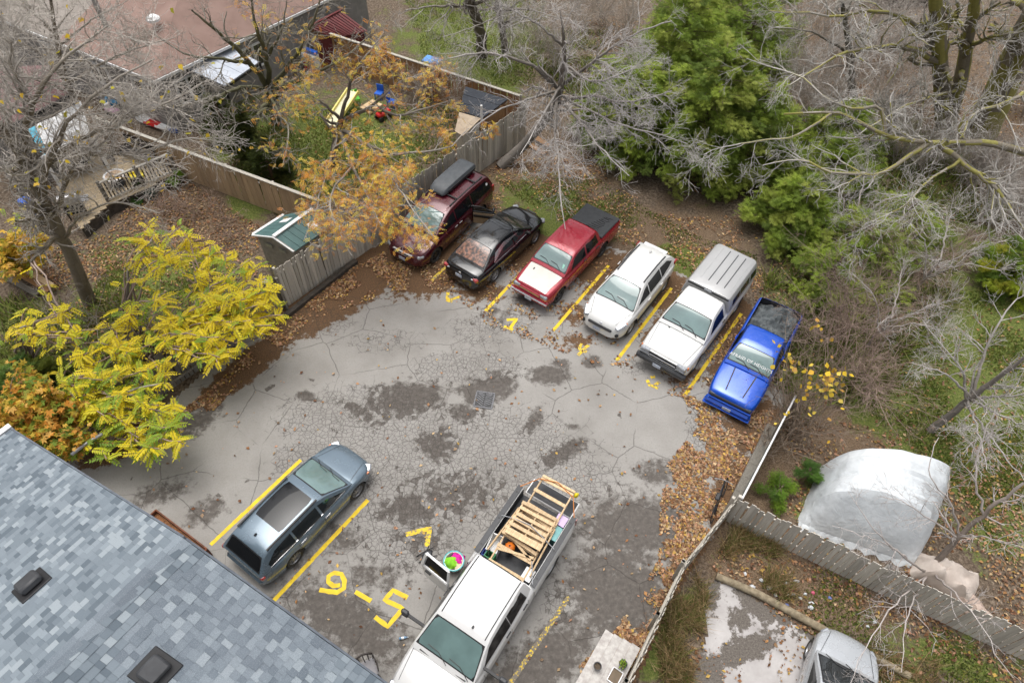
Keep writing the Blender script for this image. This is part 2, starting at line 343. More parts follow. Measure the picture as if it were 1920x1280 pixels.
# painted bay lines and numerals
def yellow_material(name, keep):
    m, t, b = new_mat(name); p = geoco(t)
    k = ramp(t, noise(t, 11, 5, .7, p), [(keep, 0), (keep + .1, 1)])
    y = ramp(t, noise(t, 5, 4, .6, p), [(.3, (.6, .4, .015)), (.7, (.8, .58, .02))])
    c = mixc(t, k, (.15, .13, .11), y); t.links.new(c, b.inputs['Base Color']); b.inputs['Roughness'].default_value = .7; return m
M['yellow'] = yellow_material('yellow_paint', .24); M['yellow_worn'] = yellow_material('yellow_paint_worn', .42); M['yellow_faint'] = yellow_material('yellow_paint_flaking', .5)
def ribbon(name, strokes, w, mt, z=.0085):
    mb = MB()
    for px in strokes:
        P = [at(*q)[:2] for q in px]
        # resample and roughen the brushed edge
        Q = []
        for a, b2 in zip(P[:-1], P[1:]):
            n = max(2, int(np.hypot(*(b2 - a)) / .09))
            Q += [a + (b2 - a) * i / n for i in range(n)]
        Q.append(P[-1]); Q = np.array(Q); d = np.gradient(Q, axis=0); d /= np.linalg.norm(d, axis=1)[:, None] + 1e-9
        nrm = np.stack([-d[:, 1], d[:, 0]], 1); ww = w / 2 * (1 + rng.normal(0, .07, (len(Q), 2)))
        Lp, Rp = Q + nrm * ww[:, :1], Q - nrm * ww[:, 1:]
        vs_ = [(*p, z) for p in Lp] + [(*p, z) for p in Rp]; n = len(Q)
        mb.add(vs_, [(i, n + i, n + i + 1, i + 1) for i in range(n - 1)]); z += .0012
    return mb.build(name, mt, lot)
for a, b2, mt in (((803, 532), (905, 432), 'yellow_worn'), ((910, 583), (1000, 488), 'yellow'), ((1037, 620), (1141, 498), 'yellow'), ((1156, 676), (1259, 540), 'yellow'), ((1283, 742), (1390, 588), 'yellow'),
                  ((395, 1021), (564, 862), 'yellow'), ((513, 1126), (690, 937), 'yellow'), ((955, 1283), (1067, 1118), 'yellow_faint')):
    ribbon('parking_line', [(a, b2)], .125, M[mt])
arc9 = [(617, 1108), (632, 1110), (645, 1102), (646, 1088), (640, 1076), (627, 1073), (616, 1080), (616, 1090), (625, 1098), (638, 1096)]
ribbon('painted_numeral', [[(599, 1105)] + arc9], .13, M['yellow'])
ribbon('painted_dash', [[(666, 1109), (696, 1126)]], .13, M['yellow'])
ribbon('painted_numeral', [[(764, 1120), (737, 1106), (721, 1124), (755, 1140), (727, 1174), (703, 1156)]], .13, M['yellow'])
ribbon('painted_numeral', [[(761, 1002), (806, 990), (800, 1024)]], .15, M['yellow_worn'])
ribbon('painted_numeral', [[(840, 548), (838, 563), (864, 556)], [(838, 563), (848, 566)]], .13, M['yellow_worn'])
ribbon('painted_numeral', [[(950, 600), (969, 598), (955, 617)], [(945, 612), (962, 618)]], .12, M['yellow'])
ribbon('painted_numeral', [[(1090, 644), (1086, 655), (1100, 660)], [(1104, 646), (1084, 666)]], .12, M['yellow_worn'])
ribbon('painted_numeral', [[(1213, 712), (1218, 722), (1234, 728)], [(1220, 708), (1228, 706)], [(1226, 724), (1236, 716)]], .12, M['yellow_worn'])
ribbon('painted_numeral', [[(1342, 758), (1347, 770), (1362, 763)]], .13, M['yellow'])

# neighbour's broken concrete pad
padw = [tuple(at(*p)[:2]) for p in [(1322, 1118), (1345, 1078), (1400, 1112), (1490, 1170), (1560, 1215), (1640, 1262), (1700, 1310), (1560, 1420), (1280, 1330), (1310, 1240), (1325, 1190)]]
pm_, PV = grid_mesh('concrete_pad', np.arange(4, 14, .1), np.arange(1.5, 9, .1), .004, lambda x, y: inpoly(x, y, padw))
pxx, pyy = to_px(PV); set_attr(pm_, 'dirt', blobs(pxx, pyy, [(1450, 1130, 60, 34, 20, 1), (1400, 1215, 60, 24, -20, .8), (1330, 1110, 20, 40, 0, .7), (1320, 1260, 30, 34, 0, 1.1), (1390, 1160, 26, 26, 0, .6), (1600, 1220, 100, 24, 25, 1)]))
def concrete_material():
    m, t, b = new_mat('broken_concrete'); p = geoco(t)
    n2 = noise(t, 3.5, 7, .72, p); A = N(t, 'ShaderNodeAttribute', attribute_name='dirt').outputs['Fac']
    c = ramp(t, noise(t, 1.2, 6, .65, p), [(.3, (.3, .28, .27)), (.7, (.46, .44, .43))])
    d = ramp(t, mth(t, 'ADD', A, mth(t, 'MULTIPLY_ADD', n2, 2.2, -1.0)), [(.35, 0), (.5, 1)])
    c = mixc(t, d, c, ramp(t, noise(t, 22, 4, .7, p), [(.3, (.06, .05, .042)), (.7, (.17, .15, .13))]))
    t.links.new(c, b.inputs['Base Color']); b.inputs['Roughness'].default_value = .9; bump(t, b, n2, .4, .02); return m
M['concrete'] = concrete_material()
tag(link('concrete_pad', pm_, None, M['concrete']), kind='structure')

# ---- fallen leaves and grass blades: nobody could count them
def scatter_px(poly, n):
    xs_, ys_ = [p[0] for p in poly], [p[1] for p in poly]; out = []
    k = n
    x = rng.uniform(min(xs_), max(xs_), n * 6); y = rng.uniform(min(ys_), max(ys_), n * 6)
    ok = inpoly(x, y, poly); x, y = x[ok][:n], y[ok][:n]
    d = _fw[None] + ((x - 960) / 1280)[:, None] * _R[None] + ((640 - y) / 1280)[:, None] * _U[None]
    t_ = -CAM_H / d[:, 2]; return d[:, :2] * t_[:, None]
def clumpy(P, scale, thr):
    v = np.array([mnoise.noise(Vector((x * scale, y * scale, 3.3))) for x, y in P]); return P[v + rng.normal(0, .12, len(P)) > thr]
LEAFCOL = np.array([(.42, .22, .09), (.5, .32, .17), (.3, .14, .06), (.58, .42, .24), (.18, .085, .045), (.58, .38, .1), (.46, .26, .14), (.26, .15, .085), (.5, .28, .18), (.36, .25, .16)])
def leaf_litter(name, P, size, cols, z0, z1, mt, tilt=.35):
    n = len(P); a = rng.uniform(0, 2 * np.pi, n); s = size * rng.uniform(.4, 1.0, n) ** 1.3 * 1.75; w = s * rng.uniform(.45, .75, n)
    ca, sa = np.cos(a), np.sin(a); base = np.stack([P[:, 0], P[:, 1], rng.uniform(z0, z1, n)], 1)
    T = np.array([(-.5, 0, 0), (0, -.5, 1), (.5, 0, 0), (0, .5, 1)]); V = np.zeros((n, 4, 3))
    tl = rng.normal(0, tilt, n); tk = rng.normal(0, tilt, n)
    for k, (u, v, c) in enumerate(T):
        lx_, ly_ = u * s, v * w; V[:, k, 0] = base[:, 0] + lx_ * ca - ly_ * sa; V[:, k, 1] = base[:, 1] + lx_ * sa + ly_ * ca
        V[:, k, 2] = np.maximum(base[:, 2] + .25 * c * w + lx_ * tl * .5 + ly_ * tk * .5 + .012, .011)
    F = np.arange(n * 4).reshape(n, 4); me = np_mesh(name, V.reshape(-1, 3), F)
    cc = cols[rng.integers(0, len(cols), n)] * rng.uniform(.45, 1.2, (n, 1)); face_cols(me, cc)
    return link(name, me, None, mt)
M['leaf'] = attr_mat('dry_leaf', .75, trans=.15)
PA = [(300, 800), (390, 735), (520, 612), (640, 515), (735, 465), (800, 492), (815, 535), (700, 562), (610, 590), (560, 625), (480, 690), (400, 770), (330, 830)]
PB = [(1275, 735), (1345, 768), (1450, 770), (1430, 850), (1385, 940), (1310, 1035), (1255, 1130), (1205, 1240), (1100, 1285), (1085, 1250), (1165, 1170), (1235, 1050), (1238, 950), (1250, 870), (1310, 800)]
PC = [(890, 330), (1000, 275), (1120, 290), (1150, 350), (1280, 410), (1430, 400), (1430, 540), (1390, 560), (1260, 505), (1150, 450), (1010, 405), (920, 410)]
PD = [(780, 520), (860, 420), (1000, 460), (1150, 480), (1260, 520), (1400, 585), (1440, 700), (1300, 760), (1160, 700), (1000, 640), (880, 600)]
PE = [(250, 900), (560, 640), (880, 560), (1300, 740), (1320, 850), (1200, 1250), (950, 1280), (560, 1160)]
litter = np.concatenate([clumpy(scatter_px(PA, 9000), 1.3, -.05), clumpy(scatter_px(PB, 12500), 1.6, -.12), clumpy(scatter_px(PC, 5500), .8, -.1), clumpy(scatter_px(PD, 7000), 1.5, .18), scatter_px(PE, 420)])
tag(leaf_litter('fallen_leaves', litter, .088, LEAFCOL, .0, .035, M['leaf']), 'orange and brown fallen leaves drifted over the lot edges', 'leaves', kind='stuff')
PF = [(270, 350), (350, 340), (500, 430), (480, 480), (330, 470), (60, 560), (60, 480), (200, 440)]
PG = [(1390, 700), (1480, 770), (1620, 800), (1920, 850), (1920, 1280), (1250, 1280), (1330, 1070), (1400, 960), (1500, 880)]
PH = [(1000, 60), (1300, 0), (1920, 20), (1920, 420), (1500, 420), (1100, 300)]
PI = [(430, 200), (860, 190), (860, 300), (560, 460), (430, 330)]
yard = np.concatenate([scatter_px(PF, 4200), clumpy(scatter_px(PG, 9000), .7, -.1), scatter_px(PH, 13000), scatter_px(PI, 700), scatter_px([(200, 480), (480, 480), (520, 600), (300, 700), (100, 640)], 2200), scatter_px([(1560, 620), (1920, 560), (1920, 1000), (1640, 800)], 1100), scatter_px([(1400, 520), (1560, 440), (1760, 480), (1700, 700), (1500, 780)], 3000)])
_on = inpoly(yard[:, 0], yard[:, 1], padw) & (rng.random(len(yard)) < .75); yard = yard[~_on]
tag(leaf_litter('yard_leaves', yard, .085, LEAFCOL * .85, 0, .05, M['leaf'], .6), 'brown fallen leaves lying in the yards behind the fences', 'leaves', kind='stuff')
def blades(name, P, h, cols, mt, w=.018, lean=.5):
    n = len(P); a = rng.uniform(0, 2 * np.pi, n); hh = h * rng.uniform(.5, 1.4, n); V = np.zeros((n, 3, 3)); dx, dy = np.cos(a) * w, np.sin(a) * w
    V[:, 0] = np.stack([P[:, 0] - dx, P[:, 1] - dy, np.full(n, -.01)], 1); V[:, 1] = np.stack([P[:, 0] + dx, P[:, 1] + dy, np.full(n, -.01)], 1)
    V[:, 2] = np.stack([P[:, 0] + rng.normal(0, lean, n) * hh, P[:, 1] + rng.normal(0, lean, n) * hh, hh], 1)
    me = np_mesh(name, V.reshape(-1, 3), np.arange(n * 3).reshape(n, 3)); face_cols(me, cols[rng.integers(0, len(cols), n)] * rng.uniform(.7, 1.25, (n, 1))); return link(name, me, None, mt)
M['blade'] = attr_mat('grass_blade', .7, trans=.25)
GC = np.array([(.14, .2, .035), (.19, .24, .045), (.1, .15, .03), (.27, .26, .09), (.23, .23, .05)])
lawn = np.concatenate([clumpy(scatter_px(q, n), .6, th) for q, n, th in (
    ([(1560, 660), (1740, 560), (1920, 530), (1920, 1100), (1780, 900), (1640, 790)], 26000, -.12), ([(430, 210), (860, 200), (850, 320), (640, 330), (560, 440), (430, 330)], 20000, -.25),
    ([(930, 340), (1110, 330), (1300, 440), (1420, 480), (1390, 560), (1240, 480), (1010, 400)], 9000, .02), ([(200, 490), (470, 490), (520, 600), (320, 660), (150, 600)], 13000, -.05), ([(760, 0), (1020, 0), (1000, 170), (800, 140)], 12000, -.2),
    ([(1400, 1000), (1560, 1060), (1920, 1260), (1920, 1290), (1660, 1290), (1400, 1130)], 6000, .05), ([(1440, 560), (1700, 560), (1640, 760), (1500, 760)], 5000, 0))])
tag(blades('lawn_grass', lawn, .09, GC, M['blade'], .03), 'short green grass of the yards round the lot', 'grass', kind='stuff')
weeds = np.concatenate([clumpy(scatter_px(q, n), 1.4, .02) for q, n in (([(1385, 985), (1560, 1060), (1480, 1130), (1350, 1060), (1330, 1050)], 5200), ([(1300, 1060), (1330, 1120), (1300, 1285), (1215, 1285), (1250, 1170)], 4200), ([(1240, 1130), (1300, 1080), (1320, 1200), (1230, 1280)], 1500), ([(1600, 1200), (1760, 1240), (1760, 1285), (1650, 1285)], 800))])
tag(blades('dry_weeds', weeds, .38, np.array([(.36, .25, .13), (.28, .19, .09), (.13, .15, .035), (.42, .31, .17), (.2, .2, .06)]), M['blade'], .012, .55), 'dry straw coloured weeds between the fences and the concrete pad', 'weeds', kind='stuff')
under = np.concatenate([clumpy(scatter_px(q, n), .8, -.05) for q, n in (([(1430, 470), (1560, 410), (1780, 430), (1800, 560), (1640, 770), (1500, 790), (1440, 700)], 15000), ([(1420, 230), (1720, 230), (1860, 300), (1900, 420), (1500, 400)], 9000), ([(1000, 60), (1130, 60), (1130, 200), (1020, 160)], 3000), ([(0, 560), (230, 560), (330, 680), (150, 780), (0, 700)], 5000))])
tag(blades('undergrowth', under, .42, np.array([(.16, .22, .04), (.22, .27, .05), (.12, .16, .035), (.3, .3, .1), (.26, .2, .11)]), M['blade'], .035, .6), 'low green undergrowth under the bare trees and brambles', 'undergrowth', kind='stuff')
# ================================================================== vehicles
def curve(ctrl):
    """smooth monotone interpolation through (x, y) control points"""
    c = sorted(ctrl); X = np.array([p[0] for p in c], float); Y = np.array([p[1] for p in c], float)
    h = np.diff(X); d = np.diff(Y) / h; m = np.zeros(len(X)); m[0], m[-1] = d[0], d[-1]
    for i in range(1, len(X) - 1): m[i] = 0 if d[i - 1] * d[i] <= 0 else 2 * d[i - 1] * d[i] / (d[i - 1] + d[i])
    def f(x):
        x = np.clip(np.asarray(x, float), X[0], X[-1]); i = np.clip(np.searchsorted(X, x) - 1, 0, len(h) - 1); t = (x - X[i]) / h[i]
        return (2 * t**3 - 3 * t**2 + 1) * Y[i] + (t**3 - 2 * t**2 + t) * h[i] * m[i] + (-2 * t**3 + 3 * t**2) * Y[i + 1] + (t**3 - t**2) * h[i] * m[i + 1]
    return f
def loft(sections, mats, name, parent, ang=32):
    """closed loft through equal-length section loops"""
    n = len(sections[0]); mb = MB(); P = [p for s in sections for p in s]; k = len(sections)
    F = [(j * n + i, j * n + (i + 1) % n, (j + 1) * n + (i + 1) % n, (j + 1) * n + i) for j in range(k - 1) for i in range(n)]
    F += [tuple(range(n - 1, -1, -1)), tuple((k - 1) * n + i for i in range(n))]
    mb.add(P, F); return mb.build(name, mats, parent, ang=ang)
def cut(o, cutters):
    """real openings: subtract cutter meshes (wheel wells, load beds) and keep their material slots"""
    tmp = []
    for me in cutters:
        c = bpy.data.objects.new('cutter', me); col.objects.link(c); tmp.append(c)
        md = o.modifiers.new('b', 'BOOLEAN'); md.object = c; md.operation = 'DIFFERENCE'; md.solver = 'EXACT'; md.material_mode = 'TRANSFER'
    par = o.parent; o.parent = None; bpy.context.view_layer.update()
    me = bpy.data.meshes.new_from_object(o.evaluated_get(bpy.context.evaluated_depsgraph_get()))
    o.modifiers.clear(); o.data = me; o.parent = par
    for c in tmp: bpy.data.objects.remove(c)
    me.polygons.foreach_set('use_smooth', [True] * len(me.polygons)); me.set_sharp_from_angle(angle=R(30)); me.update()
class Car:
    def __init__(s, name, label, cat, px, py, deg, paint, W, top, sh, plan, bot=.2, group='vehicles parked in the lot'):
        s.root = tag(empty(name, (px, py, 0), R(deg)), label, cat, group); s.paint = paint; s.W = W
        s.top, s.sh, s.plan = curve(top), curve(sh), curve([(x, w * W) for x, w in plan]); s.x0, s.x1 = min(p[0] for p in top), max(p[0] for p in top)
        s.bot = curve([(s.x0, bot + .12), (s.x0 + .35, bot + .02), (s.x0 + .8, bot), (s.x1 - .8, bot), (s.x1 - .3, bot + .02), (s.x1, bot + .1)])
    def half(s, x):
        w, zb, zt = float(s.plan(x)), float(s.bot(x)), float(s.top(x)); zs = min(float(s.sh(x)), zt - .03); d = zs - zb
        return [(w * .78, zb), (w * .95, zb + .05), (w * .985, zb + .25 * d), (w, zb + .55 * d), (w * .992, zb + .8 * d), (w * .975, zs - .03), (w * .955, zs), (w * .91, zs + (zt - zs) * .45), (w * .78, zs + (zt - zs) * .78), (w * .42, zt - .008), (0, zt)]
    def body(s, cutters=(), name='body', paint=None):
        t = np.linspace(0, 1, 60); xs_ = s.x0 + (s.x1 - s.x0) * (t - .06 * np.sin(2 * np.pi * t) * 1.6)
        secs = []
        for x in xs_:
            h = s.half(x); right = [(x, -y, z) for y, z in h]; left = [(x, y, z) for y, z in reversed(h[:-1])]
            secs.append(right + left)
        s.b = loft(secs, [paint or s.paint, M['liner']], name, s.root)
        cut(s.b, list(cutters)); return s.b
    def wells(s, xs_, r, z, depth=.34, d_out=.3):
        out = []
        for x in xs_:
            for sd in (-1, 1):
                mb = MB(); y0, y1 = sd * (s.W - depth), sd * (s.W + d_out); mb.lathe([(r, min(y0, y1)), (r, max(y0, y1))], 28, (x, 0, z), 'Y', mi=0)
                me = mb.mesh('well'); me.materials.append(M['liner']); out.append(me)
        return out
    def boxcut(s, x0, x1, y, z0, z1):
        mb = MB(); mb.box(((x0 + x1) / 2, 0, (z0 + z1) / 2), (x1 - x0, 2 * y, z1 - z0)); me = mb.mesh('bedcut'); me.materials.append(M['liner']); return me
    # ---- cabin
    def cabin(s, roof, wb, wr, zb, paint=None, name='cabin', crown=.035, sharp=32):
        s.roof, s.wb, s.wr, s.zb = curve(roof), wb, wr, zb; s.zr = max(z for _, z in roof); s.crown = crown; xs = [x for x, _ in roof]; s.cx0, s.cx1 = min(xs), max(xs)
        secs = []
        for x in np.linspace(s.cx0, s.cx1, 44):
            zt = float(s.roof(x)); L = []
            zz = zb - .06; yb = s.sy(x, zz)
            rr = min(.075, max(.004, (zt - zb) * .3)); z1 = max(zt - rr, zb - .05); y1 = s.sy(x, z1)
            h = [(yb, zz), (s.sy(x, (zz + z1) / 2), (zz + z1) / 2), (y1, z1), (y1 - rr * .35, zt - rr * .3), (y1 - rr, zt)]
            yt = y1 - rr
            h += [(yt * .75, zt + crown * (1 - .75**2)), (yt * .4, zt + crown * .84), (0, zt + crown)]
            secs.append([(x, -y, z) for y, z in h] + [(x, y, z) for y, z in reversed(h[:-1])])
        return loft(secs, paint or s.paint, name, s.root, sharp)
    def sy(s, x, z):
        return s.wb + (s.wr - s.wb) * max(0.0, (z - s.zb)) / (s.zr - s.zb) - .10 * max(0.0, (abs(x - (s.cx0 + s.cx1) / 2) / ((s.cx1 - s.cx0) / 2)) ** 4) * .5
    def tz(s, x, y):
        zt = float(s.roof(x)); yt = max(.1, s.sy(x, zt - .05) - .07); return zt + s.crown * max(-.3, 1 - (y / yt) ** 2)
    def top_pane(s, name, x0, x1, y0, y1, mt, off=.008, parent=None, nx=8, ny=10, rnd=.0, lower=None):
        """pane on the roof surface, half widths y0 at x0 and y1 at x1"""
        f = lower or s.tz; mb = MB(); P = []
        for i in range(nx + 1):
            u = i / nx; x = x0 + (x1 - x0) * u; hw = y0 + (y1 - y0) * u
            if rnd: hw -= rnd * (max(0, 1 - u / .12) ** 2 + max(0, 1 - (1 - u) / .12) ** 2)
            for j in range(ny + 1):
                y = hw * (2 * j / ny - 1); e = 1e-3
                n = Vector((-(f(x + e, y) - f(x - e, y)) / (2 * e), -(f(x, y + e) - f(x, y - e)) / (2 * e), 1)).normalized()
                P.append(Vector((x, y, f(x, y))) + n * off)
        mb.add(P, [(i * (ny + 1) + j, (i + 1) * (ny + 1) + j, (i + 1) * (ny + 1) + j + 1, i * (ny + 1) + j + 1) for i in range(nx) for j in range(ny)])
        return mb.build(name, mt, parent or s.root, smooth=True)
    def windshield(s, x0, x1, y0, y1, mt='glass_teal', name='windshield'):
        sgn = 1 if x1 > x0 else -1
        fr = s.top_pane('window_seal', x0 - .03 * sgn, x1 + .03 * sgn, y0 + .03, y1 + .03, M['black_trim'], .005)
        g = s.top_pane(name, x0, x1, y0, y1, M[mt], .010, rnd=.05); fr.parent = g; return g
    def side_pane(s, name, poly, mt, off=.008, both=True, parent=None, yf=None, sides=(-1, 1)):
        out = []; f = yf or s.sy
        for sd in sides:
            mb = MB(); c = np.mean(poly, 0)
            # ring-subdivided polygon so that it follows the tumblehome
            P = [(x, sd * (f(x, z) + off), z) for x, z in poly]; k = len(poly)
            mb.add(P + [(c[0], sd * (f(c[0], c[1]) + off), c[1])], [(i, (i + 1) % k, k) if sd < 0 else ((i + 1) % k, i, k) for i in range(k)])
            out.append(mb.build(name, M[mt] if isinstance(mt, str) else mt, parent or s.root))
        return out
    def by(s, x, z):
        h = s.half(x); zs = [p[1] for p in h]; ys_ = [p[0] for p in h]; return float(np.interp(z, zs, ys_))
    def seam(s, pts, sides=(-1, 1), w=.012, name='door_seam', mt='black_trim'):
        for sd in sides:
            mb = MB()
            for (xa, za), (xb, zb_) in zip(pts[:-1], pts[1:]):
                n = 5
                for i in range(n):
                    x_, z_ = xa + (xb - xa) * i / n, za + (zb_ - za) * i / n; x2, z2 = xa + (xb - xa) * (i + 1) / n, za + (zb_ - za) * (i + 1) / n
                    d = Vector((x2 - x_, z2 - z_)); d = Vector((-d.y, d.x)).normalized() * w / 2
                    q = [(x_ + d.x, z_ + d.y), (x_ - d.x, z_ - d.y), (x2 - d.x, z2 - d.y), (x2 + d.x, z2 + d.y)]
                    mb.add([(x, sd * (s.by(x, z) + .004), z) for x, z in q], [(0, 1, 2, 3)])
            mb.build(name, M[mt], s.root)
    def handles(s, xs_, z, mt, sides=(-1, 1)):
        for sd in sides:
            for x in xs_: MB().box((x, sd * (s.by(x, z) + .02), z), (.2, .035, .035)).build('door_handle', mt, s.root, bevel=.008)
    def blk(s, name, c, d, mt, bev=.012, rz=0, parent=None, rot=None):
        Mx = Matrix.Rotation(rz, 3, 'Z')
        if rot: Mx = Mx @ Matrix.Rotation(rot, 3, 'Y')
        return MB().box(c, d, M=Mx).build(name, M[mt] if isinstance(mt, str) else mt, parent or s.root, bevel=bev, ang=35)
    def hood_line(s, pts, name='hood_seam', w=.014):
        for sd in (-1, 1):
            mb = MB()
            for (xa, ya), (xb, yb) in zip(pts[:-1], pts[1:]):
                n = 6
                for i in range(n):
                    a, b2 = (xa + (xb - xa) * i / n, ya + (yb - ya) * i / n), (xa + (xb - xa) * (i + 1) / n, ya + (yb - ya) * (i + 1) / n)
                    d = Vector((b2[0] - a[0], b2[1] - a[1])); d = Vector((-d.y, d.x)).normalized() * w / 2
                    q = [(a[0] + d.x, a[1] + d.y), (a[0] - d.x, a[1] - d.y), (b2[0] - d.x, b2[1] - d.y), (b2[0] + d.x, b2[1] + d.y)]
                    mb.add([(x, sd * y, s.hz(x, abs(y)) + .004) for x, y in q], [(0, 1, 2, 3)])
            mb.build(name, M['black_trim'], s.root)
    def hz(s, x, y):
        h = s.half(x); return float(np.interp(-abs(y), [-p[0] for p in h[4:]], [p[1] for p in h[4:]]))
    def wheels(s, xs_, r, w=.2, rim='rim', spokes=5, inset=.03, track=None):
        k = r * .66; tm = MB(); hw = w / 2
        tm.lathe([(k, -hw * .8), (r * .9, -hw), (r * .98, -hw * .75), (r, -hw * .4), (r, hw * .4), (r * .98, hw * .75), (r * .9, hw), (k, hw * .8)], 28, axis='Y', cap=False)
        tme = tm.mesh('tyre', ang=50); tme.materials.append(M['tyre'])
        rm = MB(); rm.lathe([(k, -hw * .82), (k * .93, -hw * .5), (k * .93, hw * .5), (k, hw * .82)], 28, axis='Y', cap=False)
        rm.lathe([(k * .95, -.005), (k * .95, .005)], 24, (0, -hw * .1, 0), 'Y', mi=1)
        for i in range(spokes):
            a = 2 * math.pi * i / spokes; Mx = Matrix.Rotation(a, 3, 'Y')
            for sg in (-1, 1): rm.box(Mx @ Vector((k * .52, sg * hw * .55, 0)), (k * .95, .03, k * (.34 if spokes <= 6 else .16)), M=Mx)
        rm.lathe([(k * .26, -hw * .7), (k * .26, hw * .7)], 16, axis='Y')
        rme = rm.mesh('rim', ang=40); rme.materials.append(M[rim]); rme.materials.append(M['black_trim'])
        tr = track if track is not None else s.W - inset - hw
        for x in xs_:
            for sd in (-1, 1):
                e = empty('wheel', (x, sd * tr, r)); e.parent = s.root
                link('tyre', tme, e); link('rim', rme, e)
    def mirror(s, x, z, mt, arm=.1, size=(.12, .22, .16), sides=(-1, 1), y=None):
        for sd in sides:
            yy = y if y is not None else s.by(x, z) - .02
            o = s.blk('side_mirror', (x - .02, sd * (yy + arm + size[1] / 2), z + .06), size, mt, .035)
            MB().bar((x + .02, sd * (yy - .06), z), (x, sd * (yy + arm + .05), z + .03), .06, .05).build('mirror_arm', M['black_trim'], o)
    def wipers(s, x, zoff=.02, y0=(.05, .55), L=.55):
        for yy in y0:
            mb = MB(); p = [(x + .05, yy, s.tz(x + .05, yy) + .03), (x - .1, yy - L * .5, s.tz(x - .1, yy - L * .5) + .028), (x - .12, yy - L, s.tz(x - .12, yy - L) + .028)]
            mb.tube(p, .011, 4); mb.build('wiper', M['black_trim'], s.root)
    def place(s): return s.root
P_ = dict(maroon=paint_mat('maroon_paint', (.075, .006, .014), .3, .25), black=paint_mat('black_paint', (.006, .007, .009), .2, .12, .06), red=paint_mat('red_paint', (.32, .008, .025), .2, .25), white=paint_mat('white_paint', (.66, .66, .645), 0, .35, .1),
          blue=paint_mat('blue_paint', (.003, .075, .5), .2, .22, .1), grey=paint_mat('grey_blue_paint', (.13, .18, .225), .4, .22, .12), ram=paint_mat('work_truck_white', (.64, .64, .635), 0, .3, .05), silver=paint_mat('silver_paint', (.46, .48, .5), .35, .25), hood=paint_mat('primer_white', (.66, .62, .56), 0, .55, .22), cap=paint_mat('silver_cap', (.4, .4, .4), .25, .4), dark=paint_mat('dark_truck', (.01, .012, .03), .1, .3))

# ---- maroon minivan with roof box
c = Car('minivan', 'maroon minivan with grey roof box parked nose out by the fence', 'minivan', -3.12, 21.31, 237.9, P_['maroon'], .985,
        [(2.52, .5), (2.46, .72), (2.3, .88), (1.9, 1.0), (1.3, 1.1), (.4, 1.13), (-2.3, 1.13), (-2.55, 1.1), (-2.64, .7)],
        [(2.52, .5), (2.2, .78), (1.3, .98), (-2.5, 1.03), (-2.64, .7)], [(-2.64, .8), (-2.45, .94), (-1.6, 1), (1.2, 1), (1.9, .97), (2.3, .86), (2.52, .62)], .2)
c.body(c.wells([1.54, -1.54], .41, .35))
c.cabin([(1.55, 1.06), (1.2, 1.27), (.5, 1.6), (.1, 1.69), (-1, 1.74), (-2.15, 1.69), (-2.42, 1.55), (-2.6, 1.06)], .94, .7, 1.08)
c.windshield(1.38, .52, .80, .64); c.windshield(-2.56, -2.38, .72, .62, 'glass_dark', 'rear_window')
for poly in ([(1.02, 1.13), (.42, 1.48), (.12, 1.54), (.12, 1.13)], [(.04, 1.13), (.04, 1.55), (-.98, 1.6), (-.98, 1.13)], [(-1.06, 1.13), (-1.06, 1.6), (-2.15, 1.55), (-2.34, 1.3), (-2.34, 1.13)]): c.side_pane('side_window', poly, 'glass_dark')
c.side_pane('window_sticker', [(-2.1, 1.36), (-2.1, 1.46), (-2.22, 1.45), (-2.22, 1.36)], 'white_plain', .012, sides=(1,))
c.seam([(1.0, .95), (.95, .35), (.05, .3), (.06, 1.05)]); c.seam([(.05, .3), (-1.0, .32), (-1.02, 1.05)]); c.seam([(-1.0, .82), (-2.3, .84)], w=.02)
c.handles((.2, -.1), .93, M['chrome']); c.mirror(1.05, 1.1, P_['maroon'])
c.blk('grille', (2.41, 0, .66), (.16, .86, .16), 'black_trim', .03); c.blk('grille_bar', (2.5, 0, .67), (.02, .8, .03), 'chrome', .005); c.blk('grille_bar', (2.49, 0, .67), (.04, .04, .16), 'chrome', .005)
c.blk('grille_surround', (2.44, 0, .755), (.1, .95, .03), 'chrome', .01); c.blk('grille_surround', (2.44, 0, .57), (.1, .85, .025), 'chrome', .01)
for sd in (-1, 1):
    o = c.blk('headlight', (2.22, sd * .68, .72), (.3, .34, .14), 'lamp_clear', .04, rz=-sd * .55); c.blk('indicator', (2.06, sd * .86, .74), (.16, .08, .1), 'lamp_amber', .02, rz=-sd * .3, parent=o)
    c.blk('tail_light', (-2.53, sd * .86, 1.0), (.14, .12, .34), 'lamp_red', .02)
c.blk('bumper_lip', (2.38, 0, .33), (.3, 1.2, .08), 'black_trim', .03); c.blk('license_plate', (2.53, .0, .47), (.02, .3, .15), 'plate', .004)
c.hood_line([(2.3, .55), (1.4, .8)]); c.wheels([1.54, -1.54], .34, .22, 'rim_dark', 8)
for sd in (-1, 1): MB().bar((.1, sd * .62, 1.735), (-2.1, sd * .62, 1.745), .05, .04).build('roof_rail', M['black_trim'], c.root)
for x in (-.35, -1.6): MB().bar((x, -.62, 1.79), (x, .62, 1.79), .06, .03).build('rack_crossbar', M['black_trim'], c.root)
M['box_grey'] = mat('roof_box_grey', (.085, .095, .105), .5, (.06, .068, .076))
secs = []
for x, k in [(-.12, .3), (-.22, .7), (-.5, .95), (-1.1, 1.0), (-1.8, 1.0), (-2.22, .92), (-2.34, .7), (-2.38, .4)]:
    w, h = .42 * (.6 + .4 * k), .28 * k; secs.append([(x, -.22 + y * w, 1.81 + z * h) for y, z in [(-1, .1), (-1.0, .55), (-.86, .93), (-.5, 1), (.5, 1), (.86, .93), (1, .55), (1, .1), (.8, 0), (-.8, 0)]])
